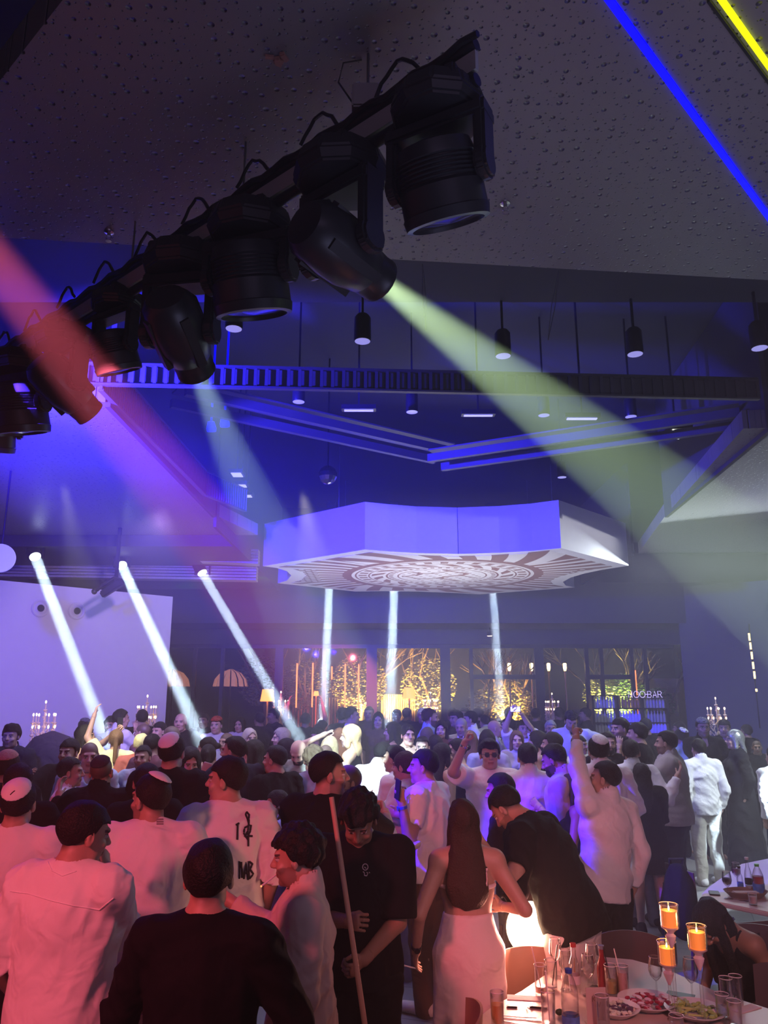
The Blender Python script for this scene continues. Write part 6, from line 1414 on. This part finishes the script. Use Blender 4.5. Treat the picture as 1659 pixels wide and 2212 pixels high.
# glasses, bottles, plates -- one of each, then copies
def liquid(c, nm): return mat('drink_'+nm, c, 0.1, spec=0.8)
def highball(px, py, label, drink=None, h=0.145, r=0.034, lvl=0.4, straw=None, k=1.0, z=TZ):
    t = thing('highball_glass', label, 'glass', at(px, py, z=z)); r *= k; h *= k
    g_ = MB().ring([(r*0.86, 0.0), (r*0.9, 0.01), (r, h), (r*0.94, h), (r*0.82, 0.014), (0.001, 0.012)], 20).build('glass', M_gl, t, True)
    MB().ring([(r*0.985, h-0.002), (r*1.01, h), (r*0.985, h+0.002), (r*0.95, h)], 20, cap=False).build('rim', M_rim, g_, True)
    if drink: MB().ring([(r*0.80, 0.014), (r*(0.80+0.12*lvl), h*lvl)], 18).build('drink', drink, t, True)
    if straw:
        mm, tx, ty = straw; MB().tube([(0.004, 0, 0.02), (tx, ty, h+0.075)], 0.0032, 6).build('straw', mm, t, True)
    return t
M_rim = mat('glass_rim', (0.75, 0.68, 0.68), 0.1, spec=1.0)
M_sw = mat('straw_white', (0.8, 0.7, 0.68), 0.5); M_sb = mat('straw_black', (0.02, 0.015, 0.02), 0.4)
AMB = liquid((0.75, 0.32, 0.06), 'amber'); PNK = liquid((0.75, 0.42, 0.38), 'pink'); RED = liquid((0.45, 0.02, 0.03), 'red'); COLA = liquid((0.05, 0.015, 0.02), 'dark'); CLR = liquid((0.55, 0.55, 0.55), 'water')
highball(1169, 2149, 'cut glass tumbler with orange drink and white straw near the light wooden chair', AMB, straw=(M_sw, -0.035, 0.03), lvl=0.3)
highball(1192, 2138, 'cut glass tumbler with black straw, just right of the orange drink', CLR, straw=(M_sb, 0.04, 0.0), lvl=0.15)
highball(1075, 2214, 'tall glass of golden drink at the left end of the candle table', AMB, lvl=0.62)
highball(1186, 2216, 'large empty tumbler with pale straw in front of the keys', CLR, straw=(M_sw, 0.0, 0.03), lvl=0.1, k=1.05)
highball(1347, 2151, 'tall glass of pink drink with white straw behind the radish bowl', PNK, straw=(M_sw, -0.03, 0.02), lvl=0.8)
highball(1322, 2150, 'glass of pale yellow drink beside the menu card', liquid((0.6, 0.45, 0.15), 'yellow'), lvl=0.5, straw=(M_sb, -0.02, 0.04))
highball(1304, 2224, 'cut glass tumbler in front of the menu card at the bottom edge', CLR, lvl=0.2)
highball(1572, 2168, 'empty tumbler at the right of the candle table, left of a pair', None, h=0.12)
highball(1593, 2163, 'empty tumbler at the right of the candle table, right of a pair', None, h=0.12)
highball(1564, 2206, 'empty tumbler below the pair at the bottom right', None, h=0.12)
highball(1590, 2222, 'empty tumbler cut by the bottom edge at the right', None, h=0.12)
highball(1464, 2240, 'round empty glass at the foot of the candle holders', None, h=0.09)
highball(1225, 2122, 'thick tumbler of clear water behind the plastic bottle', CLR, lvl=0.3)
def wine(px, py, label, h=0.19, drink=None, k=1.0, z=TZ):
    t = thing('wine_glass', label, 'wine glass', at(px, py, z=z))
    prof = [(0.034, 0), (0.034, 0.003), (0.006, 0.008), (0.004, 0.02), (0.004, 0.085), (0.012, 0.092), (0.030, 0.112), (0.036, 0.135), (0.034, 0.165), (0.029, 0.20), (0.0275, 0.20), (0.032, 0.165), (0.034, 0.135), (0.028, 0.115), (0.001, 0.097)]
    s_ = h/0.2*k; MB().ring([(r*s_, z_*s_) for r, z_ in prof], 20, cap=False).build('glass', M_gl, t, True)
    MB().ring([(0.0285*s_, 0.199*s_), (0.0295*s_, 0.2005*s_), (0.0275*s_, 0.2015*s_)], 20, cap=False).build('rim', M_rim, t, True)
    if drink: MB().ring([(0.001, 0.098*s_), (0.027*s_, 0.115*s_), (0.033*s_, 0.135*s_), (0.032*s_, 0.15*s_), (0.001, 0.15*s_)], 18, cap=False).build('drink', drink, t, True)
    return t
wine(1202, 2112, 'wine glass farthest back at the left of the candle table', 0.20)
wine(1224, 2140, 'wine glass behind the red capped bottle', 0.20)
wine(1282, 2130, 'tallest wine glass at the back, left of the dark bottle', 0.21)
wine(1273, 2152, 'wine glass standing left of the menu card', 0.20)
wine(1420, 2158, 'wine glass behind the radish bowl, left of the candle holders', 0.20)
wine(1497, 2166, 'wine glass between the candle holders and the seated woman', 0.21)
wine(1574, 1942, 'wine glass of dark red wine on the second table', 0.20, COLA)
wine(1594, 1920, 'wine glass of brownish drink behind the dark wine', 0.20, liquid((0.35, 0.1, 0.06), 'brown'))
def bottle(px, py, label, prof, m, capm, label_m=None, lab=None, fill=None, z=TZ):
    t = thing('bottle', label, 'bottle', at(px, py, z=z)); MB().ring(prof, 18, cap=False).build('glass', m, t, True)
    h = prof[-1][1]; r = prof[-1][0]; MB().ring([(r+0.002, h-0.012), (r+0.003, h+0.006), (0.001, h+0.007)], 14).build('cap', capm, t, True)
    if label_m: MB().ring([(max(p_[0] for p_ in prof)+0.001, lab[0]), (max(p_[0] for p_ in prof)+0.001, lab[1])], 18, cap=False).build('label', label_m, t, True)
    if fill: MB().ring([(prof[1][0]*0.93, 0.006), (prof[1][0]*0.93, fill[1])], 16).build('drink', fill[0], t, True)
    return t
PET = [(0.03, 0), (0.036, 0.01), (0.036, 0.06), (0.034, 0.065), (0.036, 0.07), (0.036, 0.13), (0.034, 0.15), (0.022, 0.19), (0.013, 0.21), (0.013, 0.225)]
GLB = [(0.028, 0), (0.030, 0.006), (0.030, 0.11), (0.026, 0.135), (0.013, 0.17), (0.012, 0.215), (0.0135, 0.22)]
M_blucap = mat('cap_blue', (0.02, 0.05, 0.35), 0.4); M_redcap = mat('cap_red', (0.5, 0.03, 0.03), 0.4); M_lblue = mat('label_blue', (0.08, 0.2, 0.6), 0.5, noise=0.8, nscale=25)
bottle(1234, 2222, 'clear plastic water bottle with blue cap and blue label, front of the candle table', [(r*1.15, z*1.12) for r, z in PET], M_gl, M_blucap, M_lblue, (0.02, 0.06), (CLR, 0.03))
bottle(1243, 2146, 'clear glass bottle with red cap behind the water bottle', [(r, z*1.08) for r, z in GLB], M_gl, M_redcap, mat('label_pale', (0.6, 0.5, 0.5), 0.6), (0.05, 0.09))
bottle(1304, 2142, 'small bottle of red drink with dark neck right of the wine glasses', GLB, mat('bottle_red', (0.25, 0.01, 0.02), 0.1, spec=0.8), mat('cap_grey', (0.3, 0.3, 0.4), 0.3, 0.6))
bottle(1601, 1926, 'small clear bottle with dark cap on the second table', [(r*0.75, z*0.85) for r, z in GLB], M_gl, M_sb, M_lblue, (0.03, 0.07))
bottle(1620, 1930, 'tall clear glass bottle with straw on the second table', [(r*0.95, z*1.2) for r, z in GLB], M_gl, M_white, mat('label_black', (0.03, 0.03, 0.03), 0.5), (0.07, 0.11), (CLR, 0.06))
bottle(1641, 1934, 'plastic bottle of purple drink with green cap on the second table', [(r*1.2, z*1.0) for r, z in PET], M_gl, mat('cap_green', (0.15, 0.6, 0.12), 0.4), M_lblue, (0.02, 0.09), (RED, 0.14))
highball(1627, 1955, 'short tumbler of reddish drink at the front of the second table', PNK, h=0.085, lvl=0.7)
def plate(px, py, label, food, rx=0.15, seed=0, z=TZ):
    t = thing('salad_plate', label, 'plate', at(px, py, z=z)); MB().ring([(0.55*rx, 0), (0.6*rx, 0.004), (rx, 0.035), (rx*1.01, 0.039), (rx*0.97, 0.038), (0.6*rx, 0.012), (0.001, 0.010)], 32).build('dish', mat('china', (0.75, 0.72, 0.68), 0.3), t, True)
    rs = random.Random(seed)
    for mname, col, n, s_ in food:
        m = MB()
        for _ in range(n):
            a, q = rs.random()*6.28, math.sqrt(rs.random())*0.72*rx; R = Matrix.Rotation(rs.random()*3, 3, 'Z') @ Matrix.Rotation(rs.uniform(-.6, .6), 3, 'X')
            if s_ == 'disc': m.ring([(0.016, 0), (0.017, 0.002), (0.016, 0.004)], 10, R, (q*math.cos(a), q*math.sin(a), 0.02+rs.random()*0.02))
            elif s_ == 'strip': m.box((q*math.cos(a), q*math.sin(a), 0.025+rs.random()*0.015), (0.07, 0.012, 0.008), R)
            else: m.sphere((q*math.cos(a), q*math.sin(a), 0.022+rs.random()*0.015), (0.018, 0.012, 0.009), 6, R)
        o = m.build(mname, mat('food_'+mname, col, 0.5), t, True); o['kind'] = 'stuff'
plate(1399, 2176, 'white bowl of sliced radishes and beetroot in the middle of the candle table', [('radish_slices', (0.75, 0.45, 0.5), 26, 'disc'), ('beet_pieces', (0.35, 0.02, 0.06), 30, 'lump')], 0.145, 3)
plate(1503, 2196, 'white plate of green salad right of the candle holders', [('celery_sticks', (0.45, 0.55, 0.15), 16, 'strip'), ('lettuce', (0.35, 0.5, 0.12), 40, 'lump'), ('onion_rings', (0.8, 0.7, 0.65), 5, 'disc')], 0.145, 4)
plate(1330, 2192, 'white bowl of mixed salad partly behind the menu card', [('olive_pieces', (0.1, 0.03, 0.08), 24, 'lump'), ('cheese_crumbs', (0.7, 0.65, 0.5), 24, 'lump')], 0.12, 5)
t = thing('bread_basket', 'brown oval basket with napkin on the second table', 'basket', at(1612, 1938, z=TZ)); MB().ring([(0.08, 0), (0.11, 0.05), (0.115, 0.05), (0.085, 0.008), (0.001, 0.006)], 24, sx=1.5).build('basket', mat('basket_brown', (0.25, 0.15, 0.09), 0.8), t, True)
MB().box((0, 0, 0.03), (0.2, 0.08, 0.02)).build('napkin', mat('napkin_beige', (0.5, 0.42, 0.35), 0.9), t, bevel=0.008)
# candle holders
M_wax = mat('candle_wax', (0.8, 0.4, 0.12), 0.5, emit=(1.0, 0.20, 0.02), estr=0.42)
M_fr = mat('frosted_glass', (0.8, 0.6, 0.6), 0.25, spec=0.8)
def candle(pxb, pyb, ptop, label):
    b = at(pxb, pyb, z=TZ); h = at(pxb, ptop, y=b.y).z-TZ; t = thing('candle_holder', label, 'candle holder', b); c = h-0.115
    MB().ring([(0.045, 0), (0.045, 0.004), (0.012, 0.014), (0.009, 0.03), (0.008, c-0.08), (0.013, c-0.062)], 18, cap=False).build('stem', M_gl, t, True)
    MB().ring([(0.006, c-0.085), (0.022, c-0.045), (0.026, c-0.03), (0.014, c-0.018), (0.026, c-0.004), (0.044, c+0.008), (0.04, c+0.012), (0.001, c+0.012)], 20, cap=False).build('knob', M_fr, t, True)
    MB().ring([(0.044, c+0.006), (0.047, c+0.02), (0.047, h), (0.045, h), (0.045, c+0.02)], 24, cap=False).build('cup', M_gl, t, True)
    MB().ring([(0.046, h-0.002), (0.0485, h), (0.046, h+0.002)], 24, cap=False).build('rim', M_rim, t, True)
    cn_ = MB().ring([(0.036, c+0.013), (0.038, h-0.028), (0.034, h-0.032), (0.001, h-0.036)], 20).build('candle', M_wax, t, True)
    MB().sphere((0, 0, h-0.018), (0.004, 0.004, 0.012), 8).build('flame', mat('flame_bright', (1, .9, .5), 0.4, emit=(1.0, 0.75, 0.3), estr=14.0), cn_, True)
    d = bpy.data.lights.new('candle_light', 'POINT'); d.energy = 0.12; d.color = (1.0, 0.5, 0.15); d.shadow_soft_size = 0.02; o = bpy.data.objects.new('candle_light', d); COL.objects.link(o); o.location = b+Vector((0, 0, h+0.01))
candle(1463, 2205, 1953, 'tallest glass candle holder with lit amber candle, left front of the three')
candle(1522, 2216, 1999, 'glass candle holder with visible flame, right of the three')
candle(1451, 2190, 2033, 'lowest glass candle holder partly hidden behind the tallest one')
# menu card, napkins, cutlery, keys
p = at(1291, 2216, z=TZ); t = thing('menu_card', 'upright blank beige menu card with two thin letters on the candle table', 'card', p, 0.05)
hgt = at(1291, 2133, y=p.y).z-TZ; MB().box((0, 0, hgt/2), (0.098, 0.004, hgt)).build('card', mat('card_paper', (0.55, 0.42, 0.36), 0.8), t)
MB().box((0, 0.02, 0.004), (0.098, 0.05, 0.008)).build('foot', mat('card_paper', (0.55, 0.42, 0.36), 0.8), t)
for ch_, dx, dz in (('K', -0.012, 0.115), ('V', 0.012, 0.09)): text_obj(ch_, 0.035, (dx, -0.003, dz), (PI/2, 0, 0), mat('ink_gold', (0.28, 0.16, 0.1), 0.6), 'lettering', t, 0.0004)
def flat(name, px, py, w, d, h, rz, m, label, cat, z=TZ):
    o = MB().box((0, 0, h/2), (w, d, h)).build(name, m, None, bevel=min(0.004, h*0.4)); p = at(px, py, z=z); o.location = p; o.rotation_euler = (0, 0, rz); return tag(o, label, cat)
M_nap = mat('napkin_white', (0.72, 0.62, 0.62), 0.9, bump=0.004, bscale=20)
flat('napkin', 1135, 2157, 0.19, 0.07, 0.004, -0.15, M_nap, 'folded pale napkin at the left of the candle table', 'napkin')
flat('phone', 1106, 2176, 0.055, 0.03, 0.009, -0.1, M_sb, 'small black phone beside the bunch of keys', 'phone')
flat('napkin', 1612, 2180, 0.16, 0.06, 0.004, 0.5, M_nap, 'folded napkin with cutlery at the right of the candle table', 'napkin')
flat('napkin', 1470, 2150, 0.14, 0.07, 0.004, -0.5, M_sb, 'dark napkin behind the candle holders', 'napkin')
flat('phone', 1543, 1931, 0.08, 0.13, 0.012, -0.3, M_sb, 'black phone on white paper at the corner of the second table', 'phone')
flat('lighter', 1584, 1920, 0.07, 0.012, 0.012, 0.2, mat('lime_plastic', (0.45, 0.8, 0.1), 0.4), 'lime green lighter on the second table', 'lighter')
rs = random.Random(5); p = at(1137, 2177, z=TZ); t = thing('key_bunch', 'bunch of silver keys with dark tag on the candle table', 'keys', p)
for k in range(6): MB().box((rs.uniform(-.04, .05), rs.uniform(-.02, .02), 0.004+0.002*k), (0.05, 0.008, 0.002), Matrix.Rotation(rs.random()*3, 3, 'Z')).build('key', M_chrome, t)
MB().box((0.06, -0.005, 0.006), (0.09, 0.03, 0.01), Matrix.Rotation(-0.3, 3, 'Z')).build('key_tag', M_sb, t, bevel=0.003)
def cutlery(px, py, rz, label, fork, z=TZ):
    t = thing('fork' if fork else 'knife', label, 'cutlery', at(px, py, z=z), rz); m = MB().box((-0.05, 0, 0.003), (0.11, 0.007, 0.003))
    if fork:
        m.box((0.02, 0, 0.003), (0.03, 0.02, 0.002))
        for s_ in range(4): m.box((0.055, -0.0085+0.0057*s_, 0.004), (0.045, 0.0028, 0.002))
    else: m.box((0.05, 0, 0.003), (0.1, 0.015, 0.0015))
    m.build('blade' if not fork else 'prongs', M_chrome, t)
cutlery(1115, 2196, -0.12, 'steel knife nearest the keys at the left of the candle table', False); cutlery(1135, 2203, -0.2, 'steel fork beside the knives at the left of the candle table', True); cutlery(1110, 2210, -0.3, 'steel knife at the front left edge of the candle table', False)
cutlery(1545, 2180, 0.6, 'steel fork between the green salad and the empty tumblers', True); cutlery(1596, 1945, -0.8, 'steel fork beside the bread basket on the second table', True)
tag(MB().sphere(at(1208, 2186, z=TZ+0.016), (0.02, 0.012, 0.016), 10).build('olive', mat('olive_dark', (0.03, 0.05, 0.02), 0.3), None, True), 'dark green avocado half beside the water bottle', 'food')
# glowing lamp on its stand behind the chair
p = at(1148, 2006, y=5.12); t = thing('floor_projector', 'round blazing lamp on a stand below the bending man, brightest spot of the photo', 'stage light', (p.x, p.y, 0))
H = Matrix.Rotation(0, 3, 'X'); F_ = Vector((-0.15, -1, 0.12)).to_track_quat('Z', 'Y').to_matrix(); c = Vector((0, 0, p.z))
MB().ring([(0.08, -0.2), (0.13, -0.16), (0.15, -0.02), (0.155, 0.0)], 28, F_, c).build('head', M_blackp, t, True)
MB().ring([(0.15, 0.0), (0.12, 0.02), (0.001, 0.035)], 28, F_, c).build('lens', mat('lamp_blaze', (1, .9, .7), 0.4, emit=(1.0, 0.62, 0.36), estr=9.0), t, True)
MB().ring([(0.18, 0), (0.18, 0.02), (0.03, 0.03)], 20).cyl((0, 0.08, 0.02), (0, 0.08, p.z-0.1), 0.02).build('stand', M_black, t, True)
MB().tube([(-0.17, 0.08, p.z), (-0.17, 0.08, p.z-0.15), (0.17, 0.08, p.z-0.15), (0.17, 0.08, p.z)], 0.012).build('yoke', M_black, t)
area('projector_glow', p+Vector((-0.06, -0.12, 0.03)), p+Vector((-0.7, -0.9, 0.15)), 0.25, 0.25, 7, (1.0, 0.34, 0.26))

# ------------------------------------------------------------------ things in hands, prints on clothes
from mathutils.bvhtree import BVHTree
bpy.context.view_layer.update()
def part_of(root, nm):
    for c in root.children:
        if c.name.split('.')[0] == nm: return c
def strokes(root, garment, lines, r, m, name, label=None, each=False):
    if each:
        for ln in lines: strokes(root, garment, [ln], r, m, name, label)
        return
    """thin painted strokes laid on the garment's surface where the photo shows them"""
    g = part_of(root, garment); M_ = g.matrix_world; bv = BVHTree.FromPolygons([M_ @ v.co for v in g.data.vertices], [tuple(p.vertices) for p in g.data.polygons])
    mb = MB(); o_ = Vector((0, 0, CAMH)); Mi = M_.inverted()
    for ln in lines:
        pts = []
        for i in range(len(ln)-1):
            for q in range(5):
                a = Vector(ln[i]).lerp(Vector(ln[i+1]), q/5); pts.append(a)
        pts.append(Vector(ln[-1])); P3 = []
        for a in pts:
            hit = bv.ray_cast(o_, ray(a.x, a.y))
            if hit[0] is not None: P3.append(Mi @ (hit[0]+hit[1]*0.001))
        if len(P3) > 1: mb.tube(P3, r, 5)
    if mb.v:
        o = mb.build(name, m, g, True)
        if label: o['label'] = label
M_ink = mat('print_ink', (0.012, 0.01, 0.012), 0.8); M_inkw = mat('print_pale', (0.5, 0.45, 0.45), 0.8); M_seam = cloth((0.86, 0.85, 0.84))
R = {k: v[0] for k, v in PP.items()}
strokes(R['print'][0] if isinstance(R['print'], tuple) else R['print'], 't_shirt', [
    [(509, 1782), (516, 1778)], [(513, 1780), (512, 1814)],
    [(536, 1815), (526, 1800), (528, 1788), (538, 1783), (534, 1768), (530, 1758), (533, 1754), (538, 1760), (537, 1778), (535, 1795), (528, 1808)], [(542, 1782), (540, 1796), (534, 1806), (545, 1806)], [(536, 1800), (536, 1828)],
    [(517, 1898), (517, 1860), (523, 1880), (527, 1898)], [(527, 1898), (531, 1864), (536, 1900)], [(528, 1886), (534, 1886)], [(538, 1898), (537, 1860), (545, 1866), (540, 1878), (547, 1888), (539, 1898)], [(521, 1862), (523, 1896)]], 0.006, M_ink, 'letter_stroke', 'black hand lettering', True)
strokes(R['cleaner'], 't_shirt', [[(789+6*math.cos(a), 1873+7*math.sin(a)) for a in [k*PI/5 for k in range(11)]], [(787, 1873), (791, 1876)], [(784, 1883), (787, 1885), (787, 1891), (792, 1892), (794, 1888)], [(792, 1884), (795, 1887)], [(797, 1884), (799, 1886)]], 0.0022, M_inkw, 'chest_logo', 'small white round logo with a curl below')
strokes(R['mouth'], 't_shirt', [[(22, 1925), (60, 1930), (110, 1945), (160, 1957), (215, 1965), (245, 1940)], [(103, 1862), (112, 1880), (135, 1892), (165, 1882)]], 0.003, M_seam, 'seam')
strokes(R['kipL'], 't_shirt', [[(338, 1770), (352, 1770)], [(338, 1775), (352, 1775)], [(338, 1780), (352, 1780)]], 0.005, mat('tag_grey', (0.3, 0.25, 0.25), 0.8), 'neck_label')
strokes(R['kipE'], 'skullcap', [[(22, 1717), (27, 1712), (32, 1708)]], 0.003, M_ink, 'hair_clip')
strokes(R['skirt'], 'body', [[(1018, 1925), (1022, 1935), (1016, 1940)], [(1024, 1915), (1028, 1925), (1033, 1920), (1030, 1930), (1036, 1934)], [(1020, 1930), (1028, 1937), (1035, 1942)]], 0.0025, mat('tattoo', (0.08, 0.03, 0.03), 0.6), 'tattoo')
strokes(R['grtee'], 't_shirt', [[(639, 1668), (639, 1678)], [(645, 1668), (643, 1673), (645, 1678)], [(650, 1678), (650, 1668), (655, 1673)], [(637, 1684), (637, 1694), (642, 1690)], [(647, 1684), (646, 1694)], [(652, 1684), (656, 1690), (652, 1694)]], 0.004, M_ink, 'lettering')
# cigarette of the smoking man, placed in his lips
def info(k): return PP[k][3]
f_ = info('smoker')['hl']; a_ = f_(0.004, 0.088, -0.059)
t = thing('cigarette', 'lit cigarette between the lips of the bearded man in beige', 'cigarette', a_)
e_ = at(574, 1907, y=a_.y-0.03)-a_; e_ = e_.normalized()*0.085
MB().cyl((0, 0, 0), e_, 0.0042, seg=8).build('paper', mat('cig_paper', (0.8, 0.75, 0.7), 0.7), t); MB().cyl(e_, e_*1.06, 0.0044, seg=8).build('ember', mat('ember', (0.3, .15, .1), .8, emit=(1, .3, .1), estr=0.8), t)
w = PP['skirt'][2]('wrL', (0.0, 0.03, -0.10)); tag(MB().cyl(w, w+Vector((-0.075, -0.01, 0.02)), 0.004, seg=8).build('cigarette', mat('cig_paper', (0.8, 0.75, 0.7), 0.7)), 'cigarette in the lowered hand of the woman in the satin skirt', 'cigarette')
# broom
bt, bb = at(716, 1722, y=4.05), at(792, 2240, y=3.85)
dd = (bb-bt).normalized(); bb2 = bt+dd*((bt.z-0.09)/-dd.z); t = thing('broom', 'long wooden broom handle held slanting by the man looking down', 'broom', (bb2.x, bb2.y, 0.0)); lo_ = Vector((bb2.x, bb2.y, 0))
MB().cyl(bt-lo_, bb2-lo_, 0.0125, seg=12).build('handle', mat('broom_wood', (0.5, 0.30, 0.2), 0.5), t, True)
MB().box((0, 0, 0.08), (0.35, 0.05, 0.04)).build('head', M_blackp, t, bevel=0.01); o = MB().box((0, 0, 0.03), (0.33, 0.04, 0.06)).build('bristles', mat('bristle', (0.1, 0.08, 0.06), 0.9), t)
def hold(key, wr, off, size, m, name, label, cat, rz=0.0, rx=0.0):
    p = PP[key][2](wr, (0, 0, 0))+Vector(off); o = MB().box((0, 0, 0), size).build(name, m, None, bevel=min(size)*0.3); o.location = p; o.rotation_euler = (rx, 0, rz); return tag(o, label, cat)
M_scr = mat('screen_glow', (.5, .5, .9), 0.2, emit=(0.45, 0.42, 1.0), estr=1.2)
hold('phone', 'wrL', (-0.03, -0.02, 0.10), (0.012, 0.075, 0.15), M_blackp, 'phone', 'dark phone held up by the big man in white t-shirt', 'phone', 0.5, 0.2)
pf = at(1113, 1532, y=12.25); o = MB().box((0, 0, 0), (0.17, 0.012, 0.085)).build('phone', M_blackp, None, bevel=0.004); o.location = pf; tag(o, 'phone with glowing screen held over the heads by the filming person', 'phone'); MB().box((0, -0.007, 0), (0.15, 0.002, 0.072)).build('screen', M_scr, o)
pf = at(444, 1664, y=7.5); o = MB().box((0, 0, 0), (0.08, 0.012, 0.15)).build('phone', M_white, None, bevel=0.004); o.location = pf; o.rotation_euler = (0.3, 0.3, 0.3); tag(o, 'white lit phone held by the woman with wavy black hair', 'phone')
pf = PP['wph'][2]('wrL')+Vector((0.03, 0, 0.09)); o = MB().box((0, 0, 0), (0.075, 0.012, 0.15)).build('phone', M_blackp, None, bevel=0.004); o.location = pf; tag(o, 'phone held up by the long haired woman before the white wall', 'phone')
def wrist(key, wr, el, m, name, r=0.034, label=None):
    P = PP[key][1]; a = P[wr]; f = P[wr]-P[el]; f = f/np.linalg.norm(f); mm = Matrix(np.eye(3).tolist()); R_ = Vector(f).to_track_quat('Z', 'Y').to_matrix()
    MB().ring([(r-0.003, -0.012), (r, -0.01), (r, 0.01), (r-0.003, 0.012), (r-0.006, 0.0)], 16, R_, Vector(a-f*0.03), cap=False).ring([(0.018, r-0.001), (0.018, r+0.006), (0.001, r+0.007)], 12, R_ @ Matrix.Rotation(PI/2, 3, 'X'), Vector(a-f*0.03)).build(name, m, PP[key][0], True)
wrist('phone', 'wrL', 'elL', mat('watch_blue', (0.1, 0.2, 0.7), 0.2, 0.5), 'wristwatch', 0.036)
wrist('bender', 'wrL', 'elL', M_blackp, 'wristwatch', 0.034)
wrist('sun', 'wrR', 'elR', M_chrome, 'bracelet', 0.033); wrist('point', 'wrL', 'elL', M_chrome, 'wristwatch', 0.036); wrist('skirt', 'wrL', 'elL', M_sb, 'bracelet', 0.030)
# drinking glass held by the bending man
p = PP['bender'][2]('wrR')+Vector((-0.03, -0.05, 0.06)); t = thing('held_glass', 'small tumbler of drink held by the bending man', 'glass', at(1090, 1880, y=5.05)-Vector((0, 0, 0.05)))
MB().ring([(0.028, 0), (0.033, 0.09), (0.031, 0.09), (0.026, 0.006), (0.001, 0.005)], 16).build('glass', M_gl, t, True); MB().ring([(0.0265, 0.007), (0.028, 0.045)], 14).build('drink', PNK, t, True); MB().ring([(0.0325, 0.089), (0.034, 0.091), (0.0325, 0.092)], 16, cap=False).build('rim', M_rim, t, True)

o = part_of(R['scarf'], 'hair'); o.name = 'headscarf'; o.data.materials[0] = mat('glitter_scarf', (0.30, 0.31, 0.29), 0.3, 0.4, noise=0.95, nscale=55)
o = part_of(R['hset'], 'body'); hl_ = info('hset')['hl']
MB().tube([hl_(-0.083, -0.01, 0.02)-Vector(R['hset'].location), hl_(-0.086, 0.03, -0.03)-Vector(R['hset'].location), hl_(-0.05, 0.10, -0.05)-Vector(R['hset'].location)], 0.0025, 5)
